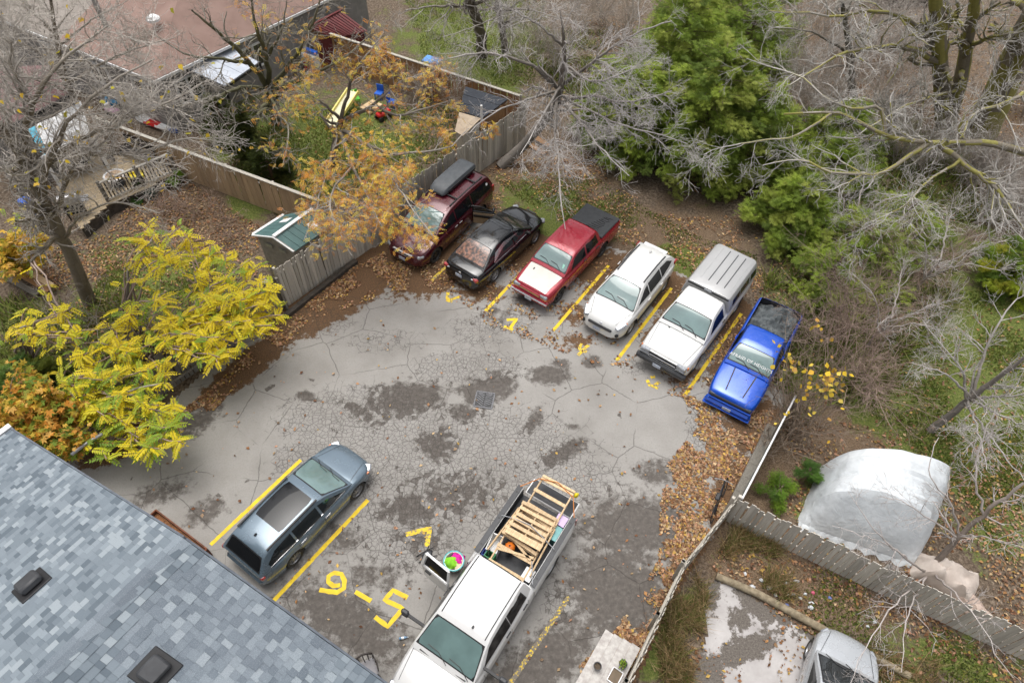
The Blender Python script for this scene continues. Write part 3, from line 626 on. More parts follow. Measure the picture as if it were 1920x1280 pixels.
rb = tag(loft(secs, M['box_grey'], 'roof_box', None, 40), 'dark grey cargo box strapped on the maroon minivan roof', 'roof box'); rb.matrix_world = Matrix.Translation((-3.12, 21.31, 0)) @ Matrix.Rotation(R(237.9), 4, 'Z')
MB().bar((-.4, .2, 1.92), (-2.2, .21, 1.92), .02, .09).build('box_seam', M['black_trim'], rb)

# ---- black sedan, driver's door open
c = Car('sedan', 'black sedan parked tail out with its front door hanging open', 'sedan', -.67, 20.15, 54.8, P_['black'], .91,
        [(2.3, .42), (2.24, .62), (2.05, .75), (1.7, .85), (1.1, .95), (-1.6, .99), (-1.9, 1.02), (-2.3, .98), (-2.42, .88), (-2.48, .5)],
        [(2.3, .4), (1.9, .7), (1.0, .86), (-1.8, .9), (-2.3, .84), (-2.48, .5)], [(-2.48, .78), (-2.3, .9), (-1.6, .99), (0, 1), (1.4, .99), (2.0, .88), (2.3, .62)], .17)
dr = MB().box((.48, .99, .63), (1.04, .5, .74)).mesh('doorcut'); dr.materials.append(M['liner'])
c.body(c.wells([1.355, -1.355], .37, .33) + [dr])
c.cabin([(1.2, .93), (.9, 1.07), (.3, 1.36), (-.1, 1.44), (-.6, 1.455), (-1.15, 1.38), (-1.7, 1.13), (-2.0, .97)], .86, .56, .94)
c.windshield(1.08, .33, .72, .54, 'glass_smoke'); g = c.windshield(-1.88, -1.2, .7, .54, 'glass_smoke', 'rear_window')
M['leaf_reflection_glass'] = mat('painted_leaf_reflection', (.3, .14, .09), .3, (.03, .018, .016), 9, coat=1, lo=.42, hi=.62)  # reddish leaf reflection painted into the colour of the rear glass
g.data.materials.clear(); g.data.materials.append(M['leaf_reflection_glass'])
for i, poly in enumerate(([(.92, .97), (.34, 1.24), (-.02, 1.31), (-.02, .97)], [(-.1, .97), (-.1, 1.31), (-.55, 1.33), (-1.1, 1.22), (-1.3, .98)])): c.side_pane('side_window', poly, 'glass_smoke', sides=(-1, 1) if i else (-1,)); c.side_pane('chrome_strip', [(poly[0][0] + .03, .955), (poly[0][0] + .03, .972), (poly[-1][0] - .03, .972), (poly[-1][0] - .03, .955)], 'chrome', .012, sides=(-1,))
c.side_pane('chrome_strip', [(.34, 1.25), (.34, 1.265), (-.55, 1.355), (-1.12, 1.25), (-1.36, 1.0), (-1.33, .99), (-1.1, 1.235), (-.55, 1.34)], 'chrome', .01, sides=(-1,))
c.seam([(.98, .85), (.95, .3), (-.04, .28), (-.05, .88)], (-1,)); c.seam([(-.04, .28), (-.95, .3), (-1.2, .55), (-1.25, .88)], (-1,)); c.handles((.08, -1.0), .78, P_['black'], (-1,))
c.mirror(.82, .93, P_['black'], .06, (.1, .2, .13), (-1,))
for sd in (-1, 1):
    o = c.blk('tail_light', (-2.36, sd * .66, .78), (.16, .34, .14), 'lamp_red', .03, rz=sd * .35); c.blk('reverse_lamp', (-2.43, sd * .58, .78), (.06, .1, .06), 'lamp_clear', .01, rz=sd * .3, parent=o)
    c.blk('headlight', (2.06, sd * .66, .63), (.24, .28, .12), 'lamp_clear', .03, rz=-sd * .6)
c.blk('license_plate', (-2.475, .05, .66), (.02, .3, .14), 'plate', .004); c.blk('trunk_badge', (-2.45, 0, .82), (.03, .11, .1), 'chrome', .02); c.blk('grille', (2.24, 0, .55), (.12, .5, .2), 'black_trim', .03)
c.blk('dash_paper', (.98, .18, .985), (.22, .34, .006), mat('manila_paper', (.6, .45, .15), .8), .001, rot=.42); c.blk('dash_paper', (.93, -.35, 1.01), (.2, .36, .006), mat('pale_paper', (.4, .55, .5), .8, (.1, .2, .2), 14), .001, rot=.42)
c.hood_line([(2.0, .5), (1.1, .72)]); c.wheels([1.355, -1.355], .33, .21, 'rim', 9)
d = MB(); d.box((-.48, 0, .63), (.96, .06, .66)); dm = d.build('door', P_['black'], c.root, bevel=.02, loc=(.96, .9, 0), rot=(0, 0, R(-62)))
MB().box((-.48, -.045, .62), (.9, .03, .56)).build('door_card', mat('beige_card', (.42, .31, .2), .7), dm, bevel=.01); MB().box((-.48, -.075, .74), (.86, .04, .12)).build('armrest', M['black_trim'], dm, bevel=.01)
MB().bar((-.05, 0, .96), (-.62, -.16, 1.33), .04).bar((-.62, -.16, 1.33), (-.94, -.17, 1.34), .04).bar((-.94, -.17, 1.34), (-.94, 0, .95), .04).build('window_frame', M['black_trim'], dm)
MB().add([(-.1, 0, .96), (-.62, -.15, 1.31), (-.92, -.16, 1.32), (-.92, 0, .96)], [(0, 1, 2, 3)]).build('door_window', M['glass_smoke'], dm)
MB().box((-.1, .14, .97), (.1, .2, .13)).build('side_mirror', P_['black'], dm, bevel=.03)

# ---- red compact crew cab with white hood
c = Car('pickup_truck', 'red crew cab pickup with a white hood and black bed cover', 'pickup truck', 1.98, 19.33, 235.1, P_['red'], .86,
        [(2.42, .6), (2.39, .85), (2.3, .94), (2.0, .99), (1.2, 1.06), (.8, 1.1), (-1.2, 1.1), (-2.7, 1.1), (-2.78, 1.06), (-2.8, .6)],
        [(2.42, .6), (2.3, .82), (1.2, .95), (-2.7, 1.0), (-2.8, .6)], [(-2.8, .94), (-2.6, .98), (-1, 1), (1.6, 1), (2.2, .95), (2.42, .84)], .28)
c.body(c.wells([1.56, -1.56], .41, .36))
c.cabin([(1.3, 1.07), (1.0, 1.25), (.55, 1.5), (.3, 1.57), (-.6, 1.62), (-1.1, 1.58), (-1.24, 1.45), (-1.32, 1.06)], .82, .63, 1.08)
c.windshield(1.16, .57, .72, .6); c.windshield(-1.3, -1.22, .6, .54, 'glass_dark', 'rear_window')
for poly in ([(.82, 1.13), (.5, 1.4), (.28, 1.45), (-.16, 1.47), (-.16, 1.13)], [(-.3, 1.13), (-.3, 1.47), (-1.0, 1.46), (-1.08, 1.13)]): c.side_pane('side_window', poly, 'glass_dark'); c.side_pane('window_frame', [(x + (.03 if x > np.mean([q[0] for q in poly]) else -.03), z + (.03 if z > 1.2 else -.03)) for x, z in poly], 'black_trim', .004)
c.top_pane('hood', 2.3, 1.2, .62, .72, P_['hood'], .012, lower=c.hz)
for y in (-.26, .26): MB().bar((2.2, y * .8, c.hz(2.2, .2) + .014), (1.25, y, c.hz(1.25, .26) + .014), .03, .01).build('hood_crease', P_['hood'], c.root)
c.blk('hood_scoop_mark', (1.55, -.42, c.hz(1.55, .42) + .02), (.1, .05, .015), 'plastic_grey', .004)
c.seam([(.98, .95), (.95, .42), (-.2, .4), (-.22, 1.02)]); c.seam([(-.2, .4), (-.9, .42), (-1.2, .75), (-1.22, 1.02)]); c.seam([(-1.36, 1.04), (-1.36, .45)], w=.03)
c.handles((-.1, -1.0), .95, M['black_trim']); c.mirror(.9, 1.1, M['plastic_grey'])
c.blk('bumper', (2.4, 0, .52), (.2, 1.62, .2), P_['red'], .05); c.blk('bumper_strip', (2.49, 0, .57), (.06, 1.66, .08), 'chrome', .02); c.blk('grille', (2.38, 0, .77), (.1, .95, .14), P_['red'], .02); c.blk('grille_bar', (2.435, 0, .77), (.02, .9, .035), mat('gold_bar', (.5, .38, .15), .4, metal=.6), .004)
for sd in (-1, 1):
    o = c.blk('headlight', (2.36, sd * .6, .79), (.12, .3, .13), 'lamp_clear', .02, rz=-sd * .12); c.blk('indicator', (2.37, sd * .6, .68), (.1, .3, .07), 'lamp_amber', .02, rz=-sd * .12, parent=o)
    c.blk('tail_light', (-2.77, sd * .74, .9), (.08, .14, .3), 'lamp_red', .01)
c.blk('license_plate', (2.51, 0, .48), (.02, .3, .13), 'plate', .004); c.blk('rear_bumper', (-2.84, 0, .55), (.16, 1.6, .16), 'chrome', .03)
M['vinyl'] = mat('vinyl_cover', (.035, .038, .042), .6, (.02, .022, .025), bmp=.1)
c.blk('bed_cover', (-2.06, 0, 1.125), (1.42, 1.6, .05), M['vinyl'], .02)
for i in range(9): MB().tube([(-1.6 - .11 * i + random.uniform(-.04, .04), .1 + .05 * i - .2, 1.157), (-1.62 - .11 * i, .3 + .03 * i, 1.157), (-1.66 - .11 * i, .5 + random.uniform(-.1, .1), 1.156)], .012, 4).build('cover_wrinkle', M['black_trim'], c.root)
c.blk('dash_card', (1.0, .42, 1.275), (.16, .3, .006), mat('mint_card', (.3, .6, .48), .6), .001, rot=.55); c.wipers(1.16)
c.wheels([1.56, -1.56], .35, .23, 'rim_dark', 5)

# ---- white compact SUV
c = Car('suv', 'white compact suv with roof rails parked nose out', 'suv', 4.39, 17.69, 236.0, P_['white'], .925,
        [(2.22, .5), (2.17, .72), (2.05, .86), (1.8, .97), (1.2, 1.08), (-1.9, 1.1), (-2.1, 1.05), (-2.2, .6)],
        [(2.22, .48), (1.9, .8), (1.1, .97), (-2, 1.02), (-2.2, .6)], [(-2.2, .8), (-2.05, .92), (-1.4, 1), (1.3, 1), (1.8, .93), (2.08, .78), (2.22, .56)], .23)
c.body(c.wells([1.335, -1.335], .4, .35))
c.cabin([(1.38, 1.02), (1.05, 1.2), (.45, 1.5), (.05, 1.6), (-.6, 1.625), (-1.3, 1.57), (-1.75, 1.44), (-2.02, 1.18), (-2.14, 1.0)], .875, .57, 1.05, crown=.05)
c.windshield(1.24, .46, .78, .56); c.windshield(-2.06, -1.8, .66, .52, 'glass_dark', 'rear_window')
for poly in ([(.92, 1.12), (.36, 1.4), (.1, 1.47), (.1, 1.11)], [(.04, 1.11), (.04, 1.48), (-.85, 1.5), (-.85, 1.13)], [(-.9, 1.14), (-.9, 1.5), (-1.45, 1.45), (-1.78, 1.25), (-1.5, 1.2)]): c.side_pane('side_window', poly, 'glass_dark')
c.seam([(1.0, .98), (.95, .38), (.05, .34), (.06, 1.03)]); c.seam([(.05, .34), (-.8, .36), (-1.05, .75), (-1.08, 1.05)]); c.handles((.2, -.75), .95, P_['white']); c.mirror(.95, 1.1, P_['white'], .06)
for sd in (-1, 1):
    c.blk('fog_lamp', (2.09, sd * .66, .5), (.14, .2, .16), 'black_trim', .05, rz=-sd * .7)
    o = c.blk('headlight', (1.93, sd * .72, .86), (.46, .2, .1), 'lamp_clear', .04, rz=-sd * .42, rot=.28); c.blk('indicator', (1.74, sd * .83, .9), (.08, .08, .06), 'lamp_amber', .015, parent=o)
    c.blk('tail_light', (-2.02, sd * .8, 1.05), (.26, .12, .16), 'lamp_red', .03)
    MB().tube([(x, sd * .55, c.tz(x, .55) + .03) for x in np.linspace(.2, -1.5, 8)], .025, 6).build('roof_rail', M['plastic_grey'], c.root)
c.blk('grille', (2.18, 0, .66), (.12, .98, .11), 'black_trim', .04); c.blk('license_plate', (2.235, -.1, .5), (.02, .3, .14), 'plate', .004); c.blk('hood_badge', (2.13, 0, .79), (.05, .12, .03), 'chrome', .012); c.blk('sill_cladding', (0, 0, .3), (2.0, 1.86, .1), 'black_trim', .03); c.blk('roof_spoiler', (-1.78, 0, 1.47), (.2, .98, .05), P_['white'], .02); c.blk('roof_antenna', (-1.3, 0, 1.665), (.16, .06, .07), P_['white'], .025)
c.hood_line([(2.0, .52), (1.3, .78)]); c.wipers(1.2); c.wheels([1.335, -1.335], .35, .22, 'rim', 5)

# ---- white full-size pickup with bed cap
c = Car('pickup_truck', 'white full size pickup with a silver grey cap over its bed', 'pickup truck', 6.74, 16.41, 235.0, P_['white'], .975,
        [(2.62, .8), (2.59, 1.0), (2.5, 1.08), (2.2, 1.13), (1.3, 1.2), (.9, 1.24), (-2.7, 1.25), (-2.78, 1.2), (-2.8, .7)],
        [(2.62, .75), (2.5, .95), (1.3, 1.08), (-2.7, 1.14), (-2.8, .7)], [(-2.8, .95), (-2.6, .99), (-1, 1), (1.8, 1), (2.35, .97), (2.62, .9)], .34)
c.body(c.wells([1.69, -1.69], .46, .4))
c.cabin([(1.42, 1.2), (1.1, 1.42), (.68, 1.68), (.45, 1.76), (.05, 1.79), (-.22, 1.76), (-.32, 1.65), (-.37, 1.2)], .93, .7, 1.22)
c.windshield(1.28, .7, .82, .68); c.side_pane('side_window', [(.98, 1.27), (.62, 1.58), (.4, 1.64), (-.08, 1.65), (-.1, 1.27)], 'glass_dark')
c.seam([(1.1, 1.1), (1.05, .5), (-.2, .5), (-.22, 1.18)]); c.seam([(-.39, 1.2), (-.39, .5)], w=.03); c.handles((-.08,), 1.1, M['black_trim']); c.mirror(1.0, 1.25, M['plastic_grey'], .1, (.13, .26, .2))
secs = []
for x in (-.38, -.43, -1.0, -2.0, -2.66, -2.77):
    k = {-.38: .93, -2.77: .95}.get(x, 1.0); h = [(.955, 1.25), (.95, 1.3), (.86 * k, 1.78), (.80 * k, 1.86), (.7 * k, 1.895), (.35, 1.91 * (1 if k == 1 else .99)), (0, 1.915 * (1 if k == 1 else .99))]
    secs.append([(x, -y, z) for y, z in h] + [(x, y, z) for y, z in reversed(h[:-1])])
cap = loft(secs, P_['cap'], 'bed_cap', c.root, 30)
capy = lambda x, z: .95 - (z - 1.3) / .48 * .09
for poly in ([(-.65, 1.4), (-.65, 1.66), (-1.25, 1.69), (-1.25, 1.4)], [(-1.3, 1.4), (-1.3, 1.69), (-2.05, 1.7), (-2.05, 1.4)], [(-2.18, 1.4), (-2.18, 1.7), (-2.65, 1.68), (-2.68, 1.4)]): c.side_pane('cap_window', poly, 'glass_dark', .008, yf=capy, parent=cap)
for y in (-.5, -.2, .12, .42, .66): MB().bar((-.75, y, 1.912 - .03 * y * y), (-2.6, y, 1.912 - .03 * y * y), .035, .018).build('cap_rib', M['plastic_grey'] if abs(y) < .45 else P_['cap'], cap)
MB().bar((-.385, -.8, 1.8), (-.385, .8, 1.8), .05, .06).build('cap_seal', M['black_trim'], cap); MB().bar((-.355, -.14, 1.835), (-.355, .14, 1.835), .05, .03).build('brake_lamp', M['lamp_clear'], cap)
c.blk('bumper', (2.66, 0, .6), (.2, 1.9, .24), 'plastic_grey', .05); c.blk('bumper_step', (2.6, 0, .46), (.2, 1.84, .07), M['chrome'], .02)
c.blk('grille', (2.61, 0, .84), (.06, 1.05, .22), 'black_trim', .02); c.blk('grille_bar', (2.645, 0, .85), (.03, 1.02, .05), M['chrome'], .01); c.blk('grille_surround', (2.6, 0, .985), (.07, 1.12, .035), P_['white'], .01); c.blk('grille_surround', (2.6, 0, .72), (.07, 1.1, .03), P_['white'], .01)
for sd in (-1, 1):
    o = c.blk('headlight', (2.59, sd * .70, .95), (.16, .36, .14), 'lamp_clear', .025, rz=-sd * .15); c.blk('indicator', (2.6, sd * .71, .83), (.14, .36, .07), 'lamp_clear', .02, rz=-sd * .15, parent=o); c.blk('side_marker', (2.47, sd * .9, .9), (.08, .05, .12), 'lamp_amber', .01, parent=o)
c.blk('license_plate', (2.775, -.1, .58), (.02, .3, .14), 'plate', .004); c.hood_line([(2.5, .7), (1.35, .85)]); c.wipers(1.32); c.blk('washer_jet', (1.45, -.45, c.hz(1.45, .45) + .01), (.05, .05, .03), 'black_trim', .008); c.blk('running_board', (.1, .9, .4), (1.5, .16, .05), 'plastic_grey', .02)
c.wheels([1.69, -1.69], .39, .26, 'rim', 5)

# ---- blue lowered pickup
c = Car('pickup_truck', 'bright blue lowered pickup with crumpled grey tarp in its bed', 'pickup truck', 8.62, 14.78, 238.3, P_['blue'], .875,
        [(2.42, .5), (2.39, .74), (2.3, .83), (2.0, .89), (1.1, 1.0), (.7, 1.04), (-2.4, 1.06), (-2.46, 1.0), (-2.48, .55)],
        [(2.42, .45), (2.3, .72), (1.1, .88), (-2.4, .96), (-2.48, .55)], [(-2.48, .95), (-2.3, .99), (-1, 1), (1.5, 1), (2.1, .95), (2.42, .84)], .17)
c.body(c.wells([1.42, -1.42], .38, .33) + [c.boxcut(-2.4, -.62, .76, .62, 1.5)])
c.cabin([(1.18, 1.0), (.9, 1.18), (.45, 1.42), (.2, 1.48), (-.25, 1.5), (-.5, 1.46), (-.56, 1.35), (-.6, 1.0)], .83, .63, 1.02)
c.windshield(1.05, .48, .74, .6); c.side_pane('side_window', [(.78, 1.07), (.42, 1.32), (.2, 1.37), (-.22, 1.38), (-.24, 1.07)], 'glass_dark'); c.windshield(-.585, -.53, .58, .5, 'glass_dark', 'rear_window')
c.seam([(.85, .9), (.82, .32), (-.3, .32), (-.32, .98)]); c.handles((-.18,), .9, P_['blue']); c.mirror(.8, 1.02, P_['blue'], .07, (.1, .18, .12))
for y in (-.3, .3): MB().bar((2.15, y * 1.0, c.hz(2.15, .3) + .003), (1.2, y * 1.25, c.hz(1.2, .38) + .003), .045, .018).build('hood_groove', M['black_trim'], c.root)
c.blk('bumper', (2.4, 0, .36), (.24, 1.6, .22), P_['blue'], .07); c.blk('air_dam', (2.42, 0, .24), (.26, 1.66, .06), P_['blue'], .02); c.blk('grille', (2.4, 0, .64), (.08, 1.4, .12), 'black_trim', .03); c.blk('grille_bar', (2.45, 0, .57), (.06, 1.56, .05), P_['blue'], .02)
for sd in (-1, 1): c.blk('headlight', (2.36, sd * .62, .65), (.12, .24, .12), 'glass_smoke', .02, rz=-sd * .15)
c.blk('license_plate', (2.525, .0, .38), (.02, .3, .13), 'plate', .004); c.wipers(1.08)
tx = bpy.data.curves.new('txt', 'FONT'); tx.body = 'AFRAID OF HEIGHTS'; tx.size = .15; tx.align_x = 'CENTER'; tx.extrude = .002; tx.space_character = 1.1
to = bpy.data.objects.new('txt', tx); col.objects.link(to); bpy.context.view_layer.update(); tme = bpy.data.meshes.new_from_object(to.evaluated_get(bpy.context.evaluated_depsgraph_get())); bpy.data.objects.remove(to)
for v in tme.vertices:
    xx = .93 - v.co.y * .82; yy = v.co.x; v.co = Vector((xx, yy, c.tz(xx, yy) + .022 + v.co.z))
link('windshield_lettering', tme, c.root, M['white_plain'])
c.wheels([1.42, -1.42], .32, .24, 'rim', 5); BLUE = c
mb = MB(); P = []; nx, ny = 34, 30      # the tarp heaped in the bed
for i in range(nx):
    for j in range(ny):
        x, y = -2.36 + 1.7 * i / (nx - 1), -.74 + 1.48 * j / (ny - 1); q = Vector((x * 2.6, y * 2.6, 1.7)); r_ = abs(mnoise.noise(q)) + .5 * abs(mnoise.noise(q * 2.3))
        P.append((x, y, .86 + .3 * (1 - ((y - .05) / .8) ** 2) * (.7 + .5 * mnoise.noise(q * .5)) - .3 * r_ + .05 * mnoise.noise(q * 5)))
mb.add(P, [(i * ny + j, (i + 1) * ny + j, (i + 1) * ny + j + 1, i * ny + j + 1) for i in range(nx - 1) for j in range(ny - 1)])
tp = tag(mb.build('bed_tarp', mat('grey_tarp', (.12, .135, .14), .55, (.07, .08, .085), 3, bmp=.3), None, ang=24), 'crumpled grey tarp heaped in the blue pickup bed', 'tarp'); tp.location = c.root.location; tp.rotation_euler = c.root.rotation_euler

# ---- grey station wagon
c = Car('station_wagon', 'blue grey station wagon with dark panoramic glass roof', 'car', -6.0, 8.63, 56.0, P_['grey'], .89,
        [(2.18, .45), (2.13, .62), (1.98, .73), (1.7, .82), (1.1, .93), (-2.0, .97), (-2.25, .93), (-2.36, .5)],
        [(2.18, .42), (1.85, .7), (1.0, .84), (-2.1, .9), (-2.36, .5)], [(-2.36, .8), (-2.2, .92), (-1.5, 1), (1.3, 1), (1.8, .93), (2.05, .78), (2.18, .55)], .18)
c.body(c.wells([1.289, -1.289], .37, .33))
c.cabin([(1.22, .91), (.9, 1.08), (.3, 1.37), (-.05, 1.45), (-.7, 1.475), (-1.5, 1.44), (-1.95, 1.35), (-2.12, 1.15), (-2.32, .92)], .85, .59, .94)
c.windshield(1.08, .33, .74, .57, 'glass_teal'); c.windshield(-2.24, -1.98, .66, .56, 'glass_dark', 'rear_window')
c.top_pane('sunroof', .05, -1.2, .5, .5, M['glass_dark'], .008, rnd=.04)
for poly in ([(.88, .98), (.3, 1.25), (.02, 1.32), (.02, .98)], [(-.06, .98), (-.06, 1.33), (-.95, 1.34), (-.95, .99)], [(-1.02, 1.0), (-1.02, 1.34), (-1.6, 1.3), (-1.95, 1.12), (-1.92, 1.02)]):
    c.side_pane('side_window', poly, 'glass_smoke')
c.side_pane('chrome_strip', [(.92, .955), (.92, .97), (-1.98, 1.0), (-1.98, .985)], 'chrome', .008)
c.seam([(.98, .85), (.95, .3), (-.02, .28), (-.03, .9)]); c.seam([(-.02, .28), (-.75, .3), (-1.0, .6), (-1.02, .92)]); c.handles((.1, -.85), .8, M['chrome']); c.mirror(.85, .95, P_['grey'], .06, (.1, .19, .13))
for sd in (-1, 1):
    MB().bar((.1, sd * .6, 1.475), (-1.75, sd * .585, 1.47), .045, .05).build('roof_rail', M['black_trim'], c.root)
    o = c.blk('headlight', (1.95, sd * .66, .63), (.28, .26, .11), 'lamp_clear', .03, rz=-sd * .55); c.blk('indicator', (1.84, sd * .8, .64), (.1, .07, .06), 'lamp_amber', .015, parent=o)
    c.blk('tail_light', (-2.24, sd * .7, .86), (.14, .3, .14), 'lamp_red', .03, rz=sd * .3)
c.blk('rear_bumper', (-2.3, 0, .5), (.2, 1.5, .26), P_['grey'], .08); c.blk('roof_antenna', (-1.62, 0, 1.49), (.1, .05, .06), 'black_trim', .02); c.blk('rear_wiper', (-2.15, .05, 1.12), (.02, .4, .03), 'black_trim', .005)
c.hood_line([(2.0, .5), (1.15, .72)]); c.wipers(1.14); c.wheels([1.289, -1.289], .325, .215, 'rim', 9)

# ---- white work pickup
c = Car('pickup_truck', 'large white work pickup loaded with pallets, tailgate down and rear door open', 'pickup truck', -.5, 5.78, 239.3, P_['ram'], 1.0,
        [(3.04, .8), (3.0, 1.08), (2.85, 1.2), (2.5, 1.27), (1.7, 1.33), (1.2, 1.37), (-.9, 1.4), (-3.26, 1.4), (-3.3, 1.36), (-3.32, .7)],
        [(3.04, .75), (2.8, 1.05), (1.7, 1.2), (-.9, 1.28), (-3.26, 1.3), (-3.32, .7)], [(-3.32, .97), (-3.0, 1), (-1, 1), (2.1, 1), (2.7, .95), (3.04, .82)], .36)
dr = MB().box((-.2, -1.02, .98), (.84, .5, .86)).mesh('doorcut'); dr.materials.append(M['liner'])
c.body(c.wells([2.04, -2.04], .47, .41) + [c.boxcut(-3.6, -.94, .80, .9, 1.8), dr])
c.cabin([(1.95, 1.3), (1.55, 1.52), (1.08, 1.8), (.8, 1.89), (.2, 1.94), (-.5, 1.93), (-.78, 1.86), (-.9, 1.34)], .95, .73, 1.36)
c.windshield(1.78, 1.08, .85, .7); c.windshield(-.88, -.8, .64, .56, 'glass_dark', 'rear_window')
c.side_pane('side_window', [(1.36, 1.42), (1.0, 1.7), (.78, 1.76), (.24, 1.78), (.22, 1.42)], 'glass_dark'); c.side_pane('side_window', [(.14, 1.42), (.14, 1.78), (-.52, 1.78), (-.6, 1.42)], 'glass_dark', sides=(1,))
c.side_pane('doorway_shade_panel', [(.14, 1.3), (.14, 1.8), (-.54, 1.8), (-.62, 1.3)], 'liner', .006, sides=(-1,))  # dark panel on the closed cabin stands in for the shade inside the doorway
c.side_pane('window_frame', [(1.42, 1.39), (1.02, 1.73), (.78, 1.79), (.19, 1.81), (.19, 1.39)], 'black_trim', .004); c.side_pane('window_frame', [(.17, 1.39), (.17, 1.81), (-.55, 1.81), (-.64, 1.39)], 'black_trim', .004, sides=(1,))
for sd in (-1, 1): MB().tube([(x, sd * .655, c.tz(x, .655) + .008) for x in np.linspace(.95, -.74, 12)], .013, 5).build('roof_channel', M['black_trim'], c.root)
c.seam([(1.5, 1.25), (1.45, .55), (.2, .52), (.18, 1.34)]); c.seam([(.2, .52), (-.5, .54), (-.62, .9), (-.64, 1.34)], (1,)); c.seam([(-.92, 1.36), (-.92, .5)], w=.03)
c.handles((.36,), 1.2, M['black_trim']); c.handles((-.46,), 1.22, M['black_trim'], (1,))
for sd in (-1, 1):
    o = c.blk('side_mirror', (1.42, sd * 1.5, 1.52), (.14, .22, .26), 'plastic_grey', .04); MB().bar((1.4, sd * .93, 1.4), (1.42, sd * 1.42, 1.5), .07, .1).build('mirror_arm', M['black_trim'], o)
    c.blk('headlight', (2.86, sd * .78, 1.02), (.22, .3, .2), 'lamp_clear', .04, rz=-sd * .25); c.blk('tail_light', (-3.29, sd * .93, 1.12), (.08, .12, .34), 'lamp_red', .01)
    MB().bar((-.95, sd * .9, 1.415), (-3.28, sd * .9, 1.415), .15, .03).build('bed_rail_cap', M['plastic_grey'], c.root)
    for x in (-1.2, -2.1, -3.05): MB().lathe([(.03, 0), (.03, .012), (.0, .012)], 8, (x, sd * .9, 1.43)).build('stake_pocket', M['black_trim'], c.root)
    hz_ = [(2.9, sd * .35), (1.85, sd * .55)]; MB().bar((hz_[0][0], hz_[0][1], c.hz(2.85, .36) - .005), (hz_[1][0], hz_[1][1], c.hz(1.9, .55) - .002), .12, .03).build('hood_bulge', P_['ram'], c.root, bevel=.012)
c.hood_line([(2.85, .72), (1.85, .88)]); c.blk('grille', (3.02, 0, .98), (.1, 1.1, .34), 'chrome', .03); c.blk('bumper', (3.1, 0, .62), (.24, 1.9, .28), 'chrome', .06); c.blk('roof_lamp', (.86, .24, 1.945), (.08, .05, .04), 'plastic_grey', .01); c.blk('cowl_panel', (1.86, 0, 1.345), (.1, 1.4, .02), 'black_trim', .008)
c.wipers(1.82, y0=(.1, .75), L=.66); c.wheels([2.04, -2.04], .4, .27, 'rim', 8)
tg = c.blk('tailgate', (-3.63, 0, .97), (.56, 1.56, .08), P_['ram'], .02); MB().box((-3.63, 0, 1.018), (.5, 1.48, .02)).build('tailgate_liner', M['liner'], tg)
for i in range(5): MB().box((-3.55, -.5 + .25 * i, 1.034), (.12, .12, .015)).build('liner_recess', M['black_trim'], tg)
dm = MB().box((-.47, 0, .99), (.94, .09, .82)).build('rear_door', P_['ram'], c.root, bevel=.03, loc=(.2, -1.02, 0), rot=(0, 0, R(84)))
MB().bar((-.02, 0, 1.38), (-.1, .16, 1.84), .06).bar((-.1, .16, 1.84), (-.86, .16, 1.84), .06).bar((-.86, .16, 1.84), (-.92, 0, 1.38), .09).build('window_frame', P_['ram'], dm)
MB().add([(-.06, .01, 1.4), (-.12, .15, 1.82), (-.84, .15, 1.82), (-.88, .01, 1.4)], [(0, 1, 2, 3)]).build('door_window', M['glass_dark'], dm)
MB().box((-.42, .055, 1.0), (.76, .03, .72)).build('door_card', M['plastic_grey'], dm, bevel=.01); MB().box((-.7, -.065, 1.2), (.2, .05, .05)).build('door_handle', M['black_trim'], dm, bevel=.01)
RAM = c

# ---- silver car on the neighbour's pad, nose towards the fence
c = Car('hatchback', 'silver compact car on the broken concrete beside the leaning fence', 'car', 8.4, 3.6, 62, P_['silver'], .86,
        [(2.05, .45), (2.0, .62), (1.85, .74), (1.55, .83), (.95, .95), (-1.7, .98), (-1.95, .9), (-2.05, .5)],
        [(2.05, .42), (1.7, .7), (.9, .86), (-1.8, .9), (-2.05, .5)], [(-2.05, .8), (-1.9, .92), (-1.2, 1), (1.1, 1), (1.55, .94), (1.85, .76), (1.98, .58), (2.05, .36)], .18, group=None)
c.body(c.wells([1.25, -1.25], .36, .31)); c.cabin([(1.1, .92), (.8, 1.08), (.2, 1.38), (-.2, 1.46), (-1.0, 1.46), (-1.6, 1.35), (-1.95, .95)], .82, .58, .95)
c.windshield(.98, .24, .71, .55, 'glass_smoke'); c.windshield(-1.9, -1.62, .64, .54, 'glass_dark', 'rear_window')
for poly in ([(.78, .99), (.2, 1.26), (-.05, 1.32), (-.05, .99)], [(-.12, .99), (-.12, 1.33), (-.9, 1.33), (-1.4, 1.2), (-1.5, 1.0)]): c.side_pane('side_window', poly, 'glass_smoke')
c.seam([(.9, .86), (.86, .3), (-.1, .28), (-.1, .9)]); c.mirror(.78, .95, P_['silver'], .06, (.1, .19, .13)); c.hood_line([(1.85, .5), (1.0, .7)]); c.wipers(1.04)
for sd in (-1, 1):
    o = c.blk('headlight', (1.76, sd * .6, .66), (.24, .2, .1), 'lamp_clear', .03, rz=-sd * .75); c.blk('indicator', (1.64, sd * .72, .67), (.1, .04, .06), 'lamp_amber', .015, rz=-sd * .5, parent=o)
c.wheels([1.25, -1.25], .31, .2, 'rim', 7); c.blk('bumper', (1.97, 0, .42), (.14, .8, .18), P_['silver'], .06)

